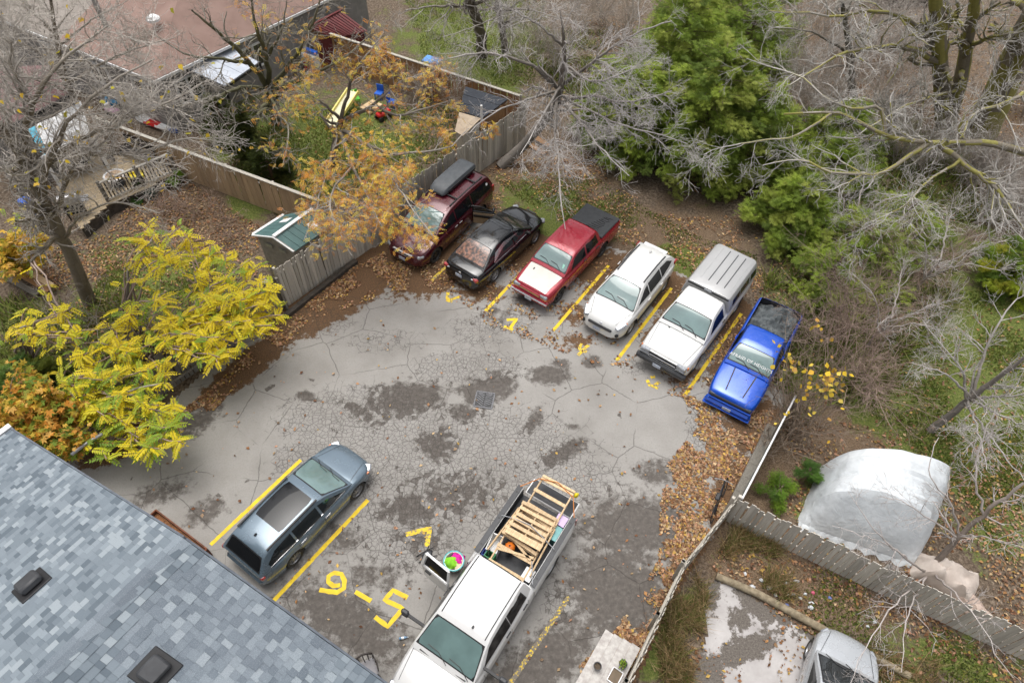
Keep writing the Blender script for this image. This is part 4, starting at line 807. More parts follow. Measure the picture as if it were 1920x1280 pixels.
# ---- dark pickup far beyond the trees
c = Car('suv', 'dark suv parked far off behind the bare trees', 'suv', 24.0, 43.6, 190, P_['dark'], .95,
        [(2.4, .6), (2.34, .95), (1.2, 1.1), (-2.2, 1.1), (-2.35, .6)], [(2.4, .55), (1.2, 1.0), (-2.2, 1.0), (-2.35, .55)], [(-2.35, .88), (-2, 1), (1.8, 1), (2.4, .8)], .3, group=None)
c.body(c.wells([1.4, -1.4], .42, .37)); c.cabin([(1.2, 1.08), (.5, 1.6), (0, 1.72), (-1.9, 1.7), (-2.25, 1.1)], .9, .7, 1.08); c.windshield(1.05, .55, .75, .62, 'glass_smoke')
c.side_pane('side_window', [(.8, 1.14), (.4, 1.48), (-1.7, 1.52), (-1.9, 1.14)], 'glass_smoke'); c.wheels([1.4, -1.4], .36, .24, 'rim', 5); MB().box((-.7, 0, 1.765), (2.2, 1.2, .04)).build('roof_rack', M['chrome'], c.root)
# ================================================================== fences, buildings, roofs
def u2(v): v = np.asarray(v, float); return v / np.linalg.norm(v)
def board_fence(name, label, pts, h, bw, gap, mt, group='wooden fences round the yards', lean=0.0, rail_side=1, post_mat=None, jag=.04, skip=None, rails=True, cap=False, th=.02):
    """every board a part; pts = world xy polyline of the base"""
    pts = [np.array(p[:2], float) for p in pts]; root = tag(empty(name, (pts[0][0], pts[0][1], 0)), label, 'fence', group)
    unit = MB().box((0, 0, .5), (1, 1, 1)).mesh('board'); unit.materials.append(mt); o0 = np.array([pts[0][0], pts[0][1]])
    pm = post_mat or mt
    for a, b in zip(pts[:-1], pts[1:]):
        d = b - a; L = np.hypot(*d); u = d / L; n = np.array([-u[1], u[0]]); ang = math.atan2(u[1], u[0]); k = int(L / (bw + gap))
        for i in range(k):
            if skip and skip(i / k): continue
            p = a + u * (i + .5) * L / k - o0; hh = h * (1 + random.uniform(-jag, jag))
            o = bpy.data.objects.new('board', unit); col.objects.link(o); o.parent = root
            o.location = (p[0], p[1], .02); o.scale = (bw * random.uniform(.94, 1.02), th, hh); o.rotation_euler = (lean + random.gauss(0, .012), random.gauss(0, .012), ang)
        m = max(1, int(L / 2.4))
        if rails:
            for zz in (.35, h - .3):
                q = (a - o0) + n * rail_side * .05; r = (b - o0) + n * rail_side * .05
                MB().bar((q[0], q[1], zz), (r[0], r[1], zz), .045, .09).build('rail', pm, root)
            for i in range(m + 1):
                q = a + u * L * i / m - o0 + n * rail_side * .11
                MB().box((q[0], q[1], h / 2 + .02), (.09, .09, h), rz=ang).build('post', pm, root)
        if cap: q, r = a - o0, b - o0; MB().bar((q[0], q[1], h + .035), (r[0], r[1], h + .035), .14, .04).build('cap_rail', pm, root)
    return root
gd = lambda *p: at(*p)[:2]
board_fence('board_fence', 'weathered grey board fence behind the maroon minivan and the green roofed shed', [gd(541, 574), gd(985, 263)], 1.98, .125, .012, M['board_grey'], jag=.015)
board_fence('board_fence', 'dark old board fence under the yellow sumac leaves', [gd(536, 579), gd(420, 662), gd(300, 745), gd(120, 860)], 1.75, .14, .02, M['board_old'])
board_fence('board_fence', 'tan wide board fence between the deck and the garden bed', [at(176, 221, 1.7), at(600, 378, 1.7)], 1.7, .3, .004, M['board_tan'], jag=.004, post_mat=M['board_grey'], cap=True)
board_fence('board_fence', 'orange brown board fence behind the play yard', [at(560, 45, 1.8), at(975, 181, 1.8)], 1.8, .16, .012, M['board_orange'], post_mat=M['board_grey'], cap=True, jag=.006)
board_fence('picket_fence', 'grey picket fence in front of the white tarp shelter', [at(1386, 936, 1.5), at(1668, 1066, 1.5), at(1935, 1188, 1.5), at(2060, 1240, 1.5)], 1.5, .13, .022, M['picket'], jag=.03)
board_fence('board_fence', 'thin grey fence between the parking lot and the weedy concrete pad', [at(1381, 938, 1.35), at(1288, 1056, 1.38), at(1241, 1154, 1.38), at(1182, 1280, 1.38), at(1150, 1350, 1.38)], 1.38, .11, .02, M['board_grey'], jag=.02, rail_side=-1)
# timber skirting, old sleepers, landscape log
def timber(label, a, b, w, h, mt, name='timber', n=6, z=0):
    a, b = np.array(a), np.array(b); mb = MB(); P = []
    for i in range(n + 1):
        q = a + (b - a) * i / n; P.append((q[0] + random.gauss(0, .01), q[1] + random.gauss(0, .01), z + h / 2))
    for p, q in zip(P[:-1], P[1:]): mb.bar(p, q, w, h)
    return tag(mb.build(name, mt, None, bevel=.008), label, 'timber')
timber('long dark skirting timber lying at the foot of the grey fence', gd(530, 600), gd(668, 492), .2, .18, M['timber_dark'])
timber('old split timber lying beside the green screened wire fence', gd(1442, 806), gd(1368, 958), .3, .34, M['board_old'])
mb = MB(); lp = [at(1343, 1079, .1), at(1420, 1112, .1), at(1497, 1154, .1), at(1600, 1210, .1), at(1706, 1267, .1)]; mb.tube(lp, [.11, .115, .12, .11, .1], 9)
tag(mb.build('landscape_log', mat('log_bark', (.3, .25, .17), .9, (.17, .135, .085), 8, bmp=.5), None, ang=60), 'long weathered log edging the broken concrete pad', 'log')
# wire fence with green screen
root = tag(empty('wire_fence', tuple(at(1392, 938))), 'wire fence with green screen and white top pipe beside the timbers', 'fence', 'wooden fences round the yards'); o0 = at(1392, 938)
a, b = at(1392, 934, 1.3) - o0, at(1492, 742, 1.3) - o0
MB().tube([a, (a + b) / 2 + np.array([0, 0, .03]), b], .03, 8).build('top_pipe', M['white_plain'], root)
for k in range(4):
    q = a + (b - a) * k / 3; MB().tube([(q[0], q[1], 0), (q[0], q[1], 1.3)], .03, 8).build('post', M['rim'], root)
    if k < 3:
        r = a + (b - a) * (k + 1) / 3; MB().bar((q[0], q[1], .62), (r[0], r[1], .62), .012, 1.2).build('screen_panel', mat('green_screen', (.02, .07, .055), .8, (.012, .04, .034), 14), root)

# ---- shingled house in the foreground
def shingle_mat():
    m, t, b = new_mat('shingle'); oi = t.nodes.new('ShaderNodeObjectInfo').outputs['Random']
    base = ramp(t, oi, [(0, (.115, .14, .165)), (.3, (.15, .18, .208)), (.55, (.175, .208, .236)), (.78, (.205, .24, .27)), (.9, (.26, .3, .328)), (1, (.31, .35, .378))])
    g = mixc(t, ramp(t, noise(t, 90, 3, .7, geoco(t)), [(.35, .45), (.6, 0)]), base, (.1, .115, .14)); g = mixc(t, ramp(t, noise(t, 140, 2, .6, geoco(t)), [(.55, 0), (.7, .35)]), g, (.55, .58, .62))
    g = mixc(t, ramp(t, noise(t, .8, 4, .6, geoco(t)), [(.4, 0), (.75, .3)]), g, (.2, .22, .25))
    t.links.new(g, b.inputs['Base Color']); b.inputs['Roughness'].default_value = .93; b.inputs['Specular IOR Level'].default_value = .2; bump(t, b, noise(t, 160, 2, .6, geoco(t)), .5, .004); return m
M['shingle'] = shingle_mat(); M['shingle_field'] = attr_mat('shingle_far', .93, var=.09, vscale=110, bmp=.4, spec=.2)
Rr, E1 = at(345, 1010, 10.2), at(20, 805, 7.45); E2d = at(720, 1280, 8.78) - Rr; E2 = Rr + E2d * 1.9
wdir = np.array([-math.cos(R(57)), -math.sin(R(57)), 0]); T = 9.0
house = tag(empty('house', (Rr[0], Rr[1], 0)), 'house with grey blue shingled gable roof and two dark roof vents', 'house'); HO = np.array([Rr[0], Rr[1], 0])
roof = MB(); pA = [Rr, E1, E1 + wdir * T, Rr + wdir * T]; pB = [Rr, E2, E2 + wdir * T, Rr + wdir * T]
M['felt'] = mat('roof_felt', (.13, .15, .175), .9, (.09, .1, .12)); dn = np.array([0, 0, -.12])
for q in (pA, pB): q = [np.array(x) - HO for x in q]; roof.add(q + [x + dn for x in q], [(0, 1, 2, 3), (4, 5, 6, 7), (0, 1, 5, 4), (1, 2, 6, 5), (2, 3, 7, 6), (3, 0, 4, 7)])
roof_o = roof.build('roof', M['felt'], house)
walls = MB(); f = [np.array(x) - HO for x in (E1, E2, E2 + wdir * T, E1 + wdir * T)]; cen = sum(f) / 4; f = [cen + (x - cen) * .95 + wdir * .1 for x in f]
walls.prism([x[:2] for x in f], 0, 6.8); walls.build('wall', mat('house_siding', (.16, .165, .17), .9, (.12, .122, .125), 12), house)
gb = [f[0] * [1, 1, 0] + [0, 0, 6.8], f[1] * [1, 1, 0] + [0, 0, 6.8], (Rr - HO) + wdir * .3 + [0, 0, -.35]]; MB().add(gb + [x + wdir * .2 for x in gb], [(0, 1, 2), (3, 4, 5), (0, 1, 4, 3), (1, 2, 5, 4), (2, 0, 3, 5)]).build('gable', M['board_grey'], house)
unit = MB().box((0.5, .5, .5), (1, 1, 1)).mesh('shingle'); unit.materials.append(M['shingle'])
cand = []
for side, E in ((0, E1), (1, E2)):
    u = (E - Rr); L = np.linalg.norm(u); u = u / L; n = np.cross(u, wdir) if side == 0 else np.cross(wdir, u); n = n / np.linalg.norm(n); n = n if n[2] > 0 else -n
    expo = .118; nc = int(L / expo)
    for r in range(nc):
        s0 = r * expo; t0 = 0.0
        tmax = 4.6 if side == 0 else 5.2
        while t0 < tmax:
            wd = random.choice([.08, .1, .11, .13, .14, .16]); lay = random.choice([.003, .003, .007])
            c3 = Rr + u * s0 + wdir * t0
            px, py = to_px(c3[None]); vis = -60 < px[0] < 1960 and py[0] < 1340
            cand.append((np.linalg.norm(c3 - [0, 0, CAM_H]) + (0 if vis else 99), side, s0, t0, wd, lay, u, n)); t0 += wd
cand.sort(key=lambda q: q[0]); rest = []
for i, (dist, side, s0, t0, wd, lay, u, n) in enumerate(cand):
    lay = lay * (.4 if side == 0 else 1); o3 = Rr - HO + u * (s0 - .02) + wdir * (t0 + .001) + n * (.012); th = lay + .004
    tilt = u * (expo + .03) + n * (.005 if side == 0 else .009)             # butt end a little proud of the course below
    if i < 300:
        o = bpy.data.objects.new('shingle', unit); col.objects.link(o); o.parent = roof_o
        cx, cy, cz = wdir * (wd - .002), tilt, n * th
        o.matrix_local = Matrix(((cx[0], cy[0], cz[0], o3[0]), (cx[1], cy[1], cz[1], o3[1]), (cx[2], cy[2], cz[2], o3[2]), (0, 0, 0, 1)))
    elif dist < 90: rest.append((o3, wdir * (wd - .002), tilt, n * th))
Q = np.array([[o3, o3 + a, o3 + a + b, o3 + b, o3 + c_, o3 + a + c_, o3 + a + b + c_, o3 + b + c_] for o3, a, b, c_ in rest])
F1 = np.array([(4, 5, 6, 7), (0, 1, 5, 4), (1, 2, 6, 5), (2, 3, 7, 6), (3, 0, 4, 7)]); m_ = len(Q)
fm = np_mesh('shingle_field', Q.reshape(-1, 3), (F1[None] + 8 * np.arange(m_)[:, None, None]).reshape(-1, 4))
pal = np.array([(.11, .134, .157), (.14, .168, .194), (.16, .19, .216), (.165, .195, .222), (.18, .212, .24), (.19, .222, .25), (.22, .255, .283), (.27, .305, .33)])
face_cols(fm, np.repeat(pal[rng.integers(0, 8, m_)], 5, axis=0)); tag(link('shingle_field', fm, roof_o, M['shingle_field']), kind='stuff')
for k in range(14):     # ridge caps
    q = Rr - HO + wdir * (.28 * k)
    mb = MB()
    for E, sg in ((E1, 1), (E2, -1)):
        u = u2(E - Rr); mb.add([q + [0, 0, .035], q + wdir * .3 + [0, 0, .028], q + wdir * .3 + u * .15 + [0, 0, .024], q + u * .15 + [0, 0, .03]], [(0, 1, 2, 3)])
    mb.build('ridge_cap', M['shingle'], roof_o)
for E in (E1, E2): q, r = Rr - HO, E - HO; MB().bar(q - wdir * .02 + [0, 0, -.05], r - wdir * .02 + [0, 0, -.05], .03, .14).build('rake_trim', M['felt'], roof_o)
q = E1 - HO; MB().bar(q - wdir * .05 + [-.06, .04, -.02], q + wdir * T + [-.06, .04, -.02], .12, .14).build('gutter', M['white_plain'], roof_o)
for px, side in (((62, 1098), E1), ((292, 1256), E2)):
    u = u2(side - Rr); n = np.cross(u, wdir); n = n / np.linalg.norm(n); n = n if n[2] > 0 else -n
    # where the view ray meets the slope
    d = _fw + (px[0] - 960) / 1280 * _R + (640 - px[1]) / 1280 * _U; C0 = np.array([0, 0, CAM_H]); tt = np.dot(Rr - C0, n) / np.dot(d, n); p = C0 + d * tt - HO
    Mx = Matrix((V3(wdir), V3(u), V3(n))).transposed()
    v = MB().box(V3(p) + V3(n) * .03, (.46, .46, .03), M=Mx).build('roof_vent', M['black_trim'], roof_o, bevel=.01)
    MB().box(V3(p) + V3(n) * .11 - V3(u) * .02, (.3, .26, .13), M=Mx).build('vent_hood', mat('vent_plastic', (.05, .06, .075), .45, (.03, .036, .045)), v, bevel=.03, ang=40) if False else MB().box(V3(p) + V3(n) * .11 - V3(u) * .02, (.32, .28, .13), M=Mx).build('vent_hood', M['plastic_grey'], roof_o, bevel=.03, ang=40)
# rusty trough by the wall
a, b = gd(304, 968), gd(398, 1040); d = u2(b - a); n = np.array([-d[1], d[0]]); root = tag(empty('steel_trough', (a[0], a[1], 0)), 'rusty steel trough full of leaves behind the grey wagon', 'trough')
M['rust'] = mat('rust', (.22, .075, .035), .85, (.07, .03, .018), 7, bmp=.4)
for k in (0, .55):
    q = n * -k; e = d * np.hypot(*(b - a)); MB().bar((q[0], q[1], .25), (q[0] + e[0], q[1] + e[1], .25), .04, .5).build('side_panel', M['rust'], root)
for q in (np.zeros(2), d * np.hypot(*(b - a))): r = q - n * .55; MB().bar((q[0], q[1], .25), (r[0], r[1], .25), .04, .5).build('end_panel', M['rust'], root)
q = d * np.hypot(*(b - a)) / 2 - n * .275; MB().box((q[0], q[1], .2), (np.hypot(*(b - a)) - .05, .5, .28), rz=math.atan2(d[1], d[0])).build('leaf_fill', mat('leaf_mulch', (.3, .13, .05), .95, (.09, .04, .02), 18, bmp=.8), root)

# ---- garden shed with green plastic roof
A, B, C, D, E, F = at(552, 471, 1.95), at(628, 420, 1.95), at(513, 444, 2.4), at(586, 392, 2.4), at(474, 440, 1.9), at(532, 403, 1.9)
g0 = (A + E) / 2 * [1, 1, 0]; root = tag(empty('garden_shed', tuple(g0)), 'small plastic shed with green panelled roof behind the grey fence', 'shed')
M['green_roof'] = mat('green_roof', (.07, .145, .14), .5, (.05, .11, .108), 3, rand=.1); M['shed_grey'] = mat('shed_grey', (.33, .3, .27), .7, (.24, .22, .2))
wl = [(A * .92 + C * .08), (B * .92 + D * .08), (F * .92 + D * .08), (E * .92 + C * .08)]; cc = sum(wl) / 4; MB().prism([(cc + (p - cc) * .93 - g0)[:2] for p in wl], 0, 1.9).build('wall', M['shed_grey'], root)
for e0, e1, r0, r1 in ((A, B, C, D), (E, F, C, D)):
    for i in range(7):
        t0, t1 = i / 7 + .004, (i + 1) / 7 - .004; q = [e0 + (e1 - e0) * t0, e0 + (e1 - e0) * t1, r0 + (r1 - r0) * t1, r0 + (r1 - r0) * t0]; q = [p - g0 for p in q]
        MB().add(q + [p + [0, 0, -.04] for p in q], [(0, 1, 2, 3), (4, 5, 6, 7), (0, 1, 5, 4), (1, 2, 6, 5), (2, 3, 7, 6), (3, 0, 4, 7)]).build('roof_panel', M['green_roof'], root)
MB().bar(C - g0 + [0, 0, .03], D - g0 + [0, 0, .03], .14, .05).build('ridge_strip', M['white_plain'], root); MB().bar(E - g0, F - g0, .1, .08).build('gutter', M['white_plain'], root)
for e0, e1, r0, r1, t0, t1, s0, s1 in ((A, B, C, D, .62, .78, .3, .62), (E, F, C, D, .55, .72, .35, .65)):
    f = lambda t, s: (e0 + (e1 - e0) * t) * (1 - s) + (r0 + (r1 - r0) * t) * s - g0 + [0, 0, .02]
    q = [f(t0, s0), f(t1, s0), f(t1, s1), f(t0, s1)]; MB().add(q + [p + [0, 0, -.03] for p in q], [(0, 1, 2, 3), (4, 5, 6, 7), (0, 1, 5, 4), (1, 2, 6, 5), (2, 3, 7, 6), (3, 0, 4, 7)]).build('skylight', M['white_plain'], root)
gp = [A - g0, C - g0, E - g0]; gn = u2((A - B) * [1, 1, 0]); MB().add([p + gn * .02 for p in gp] + [p - gn * .03 for p in gp], [(0, 1, 2), (3, 4, 5), (0, 1, 4, 3), (1, 2, 5, 4), (2, 0, 3, 5)]).build('gable', M['shed_grey'], root)
MB().bar(A - g0 + gn * .04, C - g0 + gn * .04, .05, .05).bar(C - g0 + gn * .04, E - g0 + gn * .04, .05, .05).build('gable_trim', M['white_plain'], root)
for t in (.3, .62): p = A + (E - A) * t - g0 + gn * .03; MB().box((p[0], p[1], 1.72), (.3, .03, .16), rz=math.atan2((E - A)[1], (E - A)[0])).build('gable_vent', M['rim'], root)
# ---- black felt roofed shed
A, B, C, D = at(873, 162, 2.5), at(952, 186, 2.5), at(905, 220, 2.15), at(860, 207, 2.15); B2 = at(940, 203, 2.3)
g0 = D * [1, 1, 0]; root = tag(empty('tool_shed', tuple(g0)), 'shed with black felt roof in the corner of the two fences', 'shed')
for i in range(3):
    t0, t1 = i / 3 + .004, (i + 1) / 3 - .004; f0, f1 = (A + (D - A) * t0, A + (D - A) * t1), (B + (C - B) * t0, B + (C - B) * t1); q = [f0[0], f1[0], f1[1], f0[1]]; q = [p - g0 + [0, 0, -.01 * i] for p in q]
    MB().add(q + [p + [0, 0, -.06] for p in q], [(0, 1, 2, 3), (4, 5, 6, 7), (0, 1, 5, 4), (1, 2, 6, 5), (2, 3, 7, 6), (3, 0, 4, 7)]).build('roof_strip', mat('black_felt', (.04, .046, .058), .9, (.028, .032, .04), 8, bmp=.3), root)
cc = (A + B + C + D) / 4; MB().prism([(cc + (p - cc) * .9 - g0)[:2] for p in (A, B, C, D)], 0, 2.12).build('wall', M['board_orange'], root)
A2, B2_, C2, D2 = at(861, 210, 2.08), at(902, 222, 2.08), at(868, 255, 1.9), at(853, 246, 1.9); q = [p - g0 for p in (A2, B2_, C2, D2)]
tag(root, kind=None); MB().add(q + [p + [0, 0, -.04] for p in q], [(0, 1, 2, 3), (4, 5, 6, 7), (0, 1, 5, 4), (1, 2, 6, 5), (2, 3, 7, 6), (3, 0, 4, 7)]).build('plywood_roof', mat('plywood', (.42, .34, .25), .85, (.32, .25, .18), 3), root)
cc = sum(q) / 4; MB().prism([(cc + (p - cc) * .88)[:2] for p in q], 0, 1.88).build('lean_to_wall', M['board_grey'], root)
p = at(903, 226, 2.05) - g0; MB().tube([p, p + [0, 0, .75]], .05, 8).build('vent_pipe', M['white_plain'], root)

# ---- neighbours' houses
M['roof_brown'] = mat('roof_brown', (.27, .18, .15), .9, (.21, .135, .11), 1.2, bmp=.3, bscale=40, detail=8); M['roof_maroon'] = mat('roof_maroon', (.22, .125, .125), .9, (.17, .095, .095), 1.5, bmp=.3, bscale=40, detail=8); M['roof_taupe'] = mat('roof_taupe', (.3, .265, .235), .9, (.22, .19, .165), 2, bmp=.3, bscale=40, detail=8)
M['stucco'] = mat('stucco', (.27, .255, .24), .95, (.21, .2, .19), 3, bmp=.2)
ze = 2.9; K2 = at(289, 152, ze); dE = u2(at(5, 38, ze) - K2); dN = u2(at(540, 34, ze) - K2); K1, K3 = K2 + dE * 13, K2 + dN * 13; K4 = K1 + dN * 13
g0 = K2 * [1, 1, 0]; root = tag(empty('bungalow', tuple(g0)), 'grey stucco bungalow with brown shingled roof beyond the tan fence', 'house')
inn = lambda p, k=.35: p + u2((K1 + K3) / 2 - p) * k
MB().prism([(inn(p) - g0)[:2] for p in (K1, K2, K3, K4)], 0, ze - .02).build('wall', M['stucco'], root)
top = (K1 + K2 + K3 + K4) / 4 + [0, 0, 2.6]; rA, rB = top + dE * 2.5, top - dE * 2.5
for nm, q, mt in (('roof_slope', [K1, K1 + (K2 - K1) * .52, rA + (rB - rA) * .5, rA], 'roof_taupe'), ('roof_slope', [K1 + (K2 - K1) * .52, K2, rB, rA + (rB - rA) * .5], 'roof_brown'), ('roof_slope', [K2, K3, rB], 'roof_brown'), ('roof_slope', [K3, K4, rA, rB], 'roof_taupe'), ('roof_slope', [K4, K1, rA], 'roof_taupe')):
    q = [p - g0 + [0, 0, .05] for p in q]; k = len(q); MB().add(q + [p + [0, 0, -.07] for p in q], [tuple(range(k)), tuple(range(2 * k - 1, k - 1, -1))] + [(i, (i + 1) % k, k + (i + 1) % k, k + i) for i in range(k)]).build(nm, M[mt], root)
for p, q in ((K1, K2), (K2, K3)): MB().bar(p - g0 + [0, 0, -.04], q - g0 + [0, 0, -.04], .1, .12).build('eave_gutter', M['white_plain'], root)
def win(wpos, dirv, w, h, z, parent, out):
    f = MB(); p = wpos + out * .03; d3 = np.array([dirv[0], dirv[1], 0]); zz = np.array([0, 0, 1])
    for a, b in (((-w / 2, -h / 2), (w / 2, -h / 2)), ((-w / 2, h / 2), (w / 2, h / 2)), ((-w / 2, -h / 2), (-w / 2, h / 2)), ((w / 2, -h / 2), (w / 2, h / 2)), ((0, -h / 2), (0, h / 2))):
        f.bar(p + d3 * a[0] + zz * (z + a[1]), p + d3 * b[0] + zz * (z + b[1]), .09, .09)
    fo = f.build('window', M['white_plain'], parent); MB().bar(p - d3 * w / 2 - out * .02 + zz * z, p + d3 * w / 2 - out * .02 + zz * z, .02, h).build('pane', M['glass_smoke'], fo)
w0 = inn(K2) - g0; w0[2] = 0; oN = u2(-dN * [1, 1, 0]); oE = u2(-dE * [1, 1, 0])
for s in (1.2, 4.2, 7.5): win(w0 + dE * s, dE, 1.3, 1.1, 1.75, root, oN)
for s in (1.3, 5.0): win(w0 + dN * s, dN, 1.2, 1.1, 1.75, root, oE)
p = at(190, 30, 4.6) - g0; MB().tube([p - [0, 0, .5], p + [0, 0, .9]], .12, 10).build('chimney_flue', M['rim'], root); p = at(288, 38, 4.2) - g0; MB().lathe([(.3, 0), (.3, .1), (.15, .22), (0, .24)], 14, tuple(p)).build('roof_ventilator', M['white_plain'], root)
# low maroon roofed house at the frame edge
Q = [at(-40, 268, 2.9), at(136, 176, 2.9), at(95, 122, 3.7), at(-90, 130, 3.7)]; g0 = Q[1] * [1, 1, 0]; root = tag(empty('maroon_roofed_house', tuple(g0)), 'low house with dull maroon roof behind the white awning', 'house')
q = [p - g0 for p in Q]; MB().add(q + [p + [0, 0, -.1] for p in q], [(0, 1, 2, 3), (7, 6, 5, 4), (0, 1, 5, 4), (1, 2, 6, 5), (2, 3, 7, 6), (3, 0, 4, 7)]).build('roof', M['roof_maroon'], root); MB().bar(q[0] + [0, 0, -.03], q[1] + [0, 0, -.03], .12, .12).build('gutter', M['black_trim'], root)
cc = sum(q) / 4; MB().prism([(cc + (p - cc) * .93)[:2] for p in q], 0, 2.78).build('wall', M['stucco'], root)
# white patio awning with turquoise side
Q = [at(52, 243, 2.75), at(152, 190, 2.75), at(170, 252, 2.3), at(78, 292, 2.3)]; g0 = Q[3] * [1, 1, 0]; root = tag(empty('patio_awning', tuple(g0)), 'white panelled patio awning with a turquoise edge over the deck', 'awning')
for i in range(8):
    f = lambda t: (Q[0] + (Q[1] - Q[0]) * t, Q[3] + (Q[2] - Q[3]) * t); a, d = f(i / 8 + .006); b, c2 = f((i + 1) / 8 - .006); q = [p - g0 + [0, 0, .015 * (i % 2)] for p in (a, b, c2, d)]
    MB().add(q + [p + [0, 0, -.03] for p in q], [(0, 1, 2, 3), (4, 5, 6, 7), (0, 1, 5, 4), (1, 2, 6, 5), (2, 3, 7, 6), (3, 0, 4, 7)]).build('awning_panel', M['white_plain'] if i else mat('turquoise', (.03, .42, .6), .5), root)
for p in (Q[2], Q[3]): p = p - g0; MB().box((p[0], p[1], 1.15), (.1, .1, 2.3)).build('post', M['white_plain'], root)
p, q = Q[3] - g0, Q[2] - g0; MB().bar(p + [0, 0, -.08], q + [0, 0, -.08], .08, .14).build('beam', M['white_plain'], root)
# pale metal canopy by the bungalow
Q = [at(340, 124, 2.7), at(424, 84, 2.7), at(486, 116, 2.35), at(421, 161, 2.35)]; g0 = Q[3] * [1, 1, 0]; root = tag(empty('metal_canopy', tuple(g0)), 'pale grey metal canopy on dark posts beside the bungalow', 'canopy')
for i in range(4):
    f = lambda t: (Q[0] + (Q[1] - Q[0]) * t, Q[3] + (Q[2] - Q[3]) * t); a, d = f(i / 4 + .004); b, c2 = f((i + 1) / 4 - .004); q = [p - g0 for p in (a, b, c2, d)]
    MB().add(q + [p + [0, 0, -.04] for p in q], [(0, 1, 2, 3), (4, 5, 6, 7), (0, 1, 5, 4), (1, 2, 6, 5), (2, 3, 7, 6), (3, 0, 4, 7)]).build('roof_panel', mat('pale_metal', (.42, .45, .5), .45, (.34, .37, .42), 2, metal=.3), root)
for p in Q: p = p - g0; MB().box((p[0], p[1], p[2] / 2), (.09, .09, p[2])).build('post', M['black_trim'], root)
MB().bar(Q[0] - g0 + [0, 0, -.1], Q[3] - g0 + [0, 0, -.1], .08, .12).build('side_beam', M['black_trim'], root); MB().bar(Q[3] - g0 + [0, 0, -.1], Q[2] - g0 + [0, 0, -.1], .08, .12).build('front_beam', M['black_trim'], root)
# dark red ribbed play shed, white trailer
Q = [at(578, 52, 2.3), at(640, 20, 2.3), at(690, 58, 1.7), at(626, 72, 1.6)]; g0 = Q[3] * [1, 1, 0]; root = tag(empty('red_shed', tuple(g0)), 'dark red shed with ribbed roof behind the orange fence', 'shed')
M['red_wood'] = mat('red_wood', (.14, .022, .022), .7, (.09, .015, .016), 6, rand=.2)
for i in range(12):
    f = lambda t: (Q[0] + (Q[1] - Q[0]) * t, Q[3] + (Q[2] - Q[3]) * t); a, d = f(i / 12 + .012); b, c2 = f((i + 1) / 12 - .012); q = [p - g0 for p in (a, b, c2, d)]
    MB().add(q + [p + [0, 0, -.05] for p in q], [(0, 1, 2, 3), (4, 5, 6, 7), (0, 1, 5, 4), (1, 2, 6, 5), (2, 3, 7, 6), (3, 0, 4, 7)]).build('roof_slat', M['red_wood'], root)
cc = sum(Q) / 4; MB().prism([(cc + (p - cc) * .85 - g0)[:2] for p in Q], 0, 1.6).build('wall', M['red_wood'], root); MB().bar(Q[0] - g0, Q[1] - g0, .12, .12).build('ridge_beam', M['red_wood'], root)
p = at(540, 40); root = tag(empty('camper_trailer', tuple(p), R(-28)), 'white camper trailer parked beyond the bungalow canopy', 'trailer')
MB().box((0, 2.2, 1.45), (5.0, 2.2, 2.0)).build('body', M['white_plain'], root, bevel=.18, ang=40)
for x in (-1.5, .4): w_ = MB().box((x, 1.085, 1.7), (.9, .03, .6)).build('window', M['glass_smoke'], root, bevel=.01)
MB().box((1.6, 1.085, 1.35), (.65, .03, 1.6)).build('door', M['rim'], root)
for x in (-.45, .45): MB().lathe([(.2, -.1), (.33, -.1), (.33, .1), (.2, .1)], 18, (x, 1.25, .33), 'Y').build('wheel', M['tyre'], root)

# ---- deck
zd = .55; D0, D1, D2_, D3 = at(150, 286, zd), at(290, 290, zd), at(334, 325, zd), at(150, 432, zd); D4 = at(105, 352, zd)
g0 = at(200, 370) ; root = tag(empty('deck', tuple(g0)), 'weathered plank deck with baluster railing beside the tan fence', 'deck')
M['deck_wood'] = mat('deck_wood', (.4, .32, .21), .85, (.25, .19, .12), 3, rand=.18, stretch=(1, 6, 6))
pd = u2(at(330, 322, zd) - at(200, 378, zd)); pn = np.array([-pd[1], pd[0], 0]); deckpoly = [tuple((p)[:2]) for p in (D0, D1, D2_, at(205, 384, zd), D3, D4)]
org = at(205, 384, zd); unit = MB().box((0, 0, 0), (1, .138, .04)).mesh('plank'); unit.materials.append(M['deck_wood'])
for i in range(-16, 34):
    tt = np.arange(-6, 6, .05); P = org[None] + pn[None] * (i + .5) * .143 + pd[None] * tt[:, None]; ok = inpoly(P[:, 0], P[:, 1], deckpoly)
    if ok.sum() < 4: continue
    lo, hi = tt[ok][0], tt[ok][-1]; c3 = org + pn * (i + .5) * .143 + pd * (lo + hi) / 2 - g0
    o = bpy.data.objects.new('plank', unit); col.objects.link(o); o.parent = root; o.location = (c3[0], c3[1], zd + random.uniform(-.003, .003)); o.scale = (hi - lo, 1, 1); o.rotation_euler = (0, 0, math.atan2(pd[1], pd[0]))
dc = sum(np.array([*p, 0]) for p in deckpoly) / 6; MB().prism([((np.array([*p, 0]) - dc) * .96 + dc - g0)[:2] for p in deckpoly], 0, zd - .03).build('skirt', M['timber_dark'], root)
ra, rb = at(203, 378, zd) - g0, at(332, 322, zd) - g0; L = np.linalg.norm(rb - ra)
MB().bar(ra + [0, 0, .95], rb + [0, 0, .95], .12, .05).build('top_rail', M['board_grey'], root); MB().bar(ra + [0, 0, .1], rb + [0, 0, .1], .06, .06).build('bottom_rail', M['board_grey'], root)
bal = MB().box((0, 0, .5), (.04, .04, .85)).mesh('baluster'); bal.materials.append(M['timber_dark'])
for i in range(int(L / .14)):
    q = ra + (rb - ra) * (i + .5) * .14 / L; o = bpy.data.objects.new('baluster', bal); col.objects.link(o); o.parent = root; o.location = q
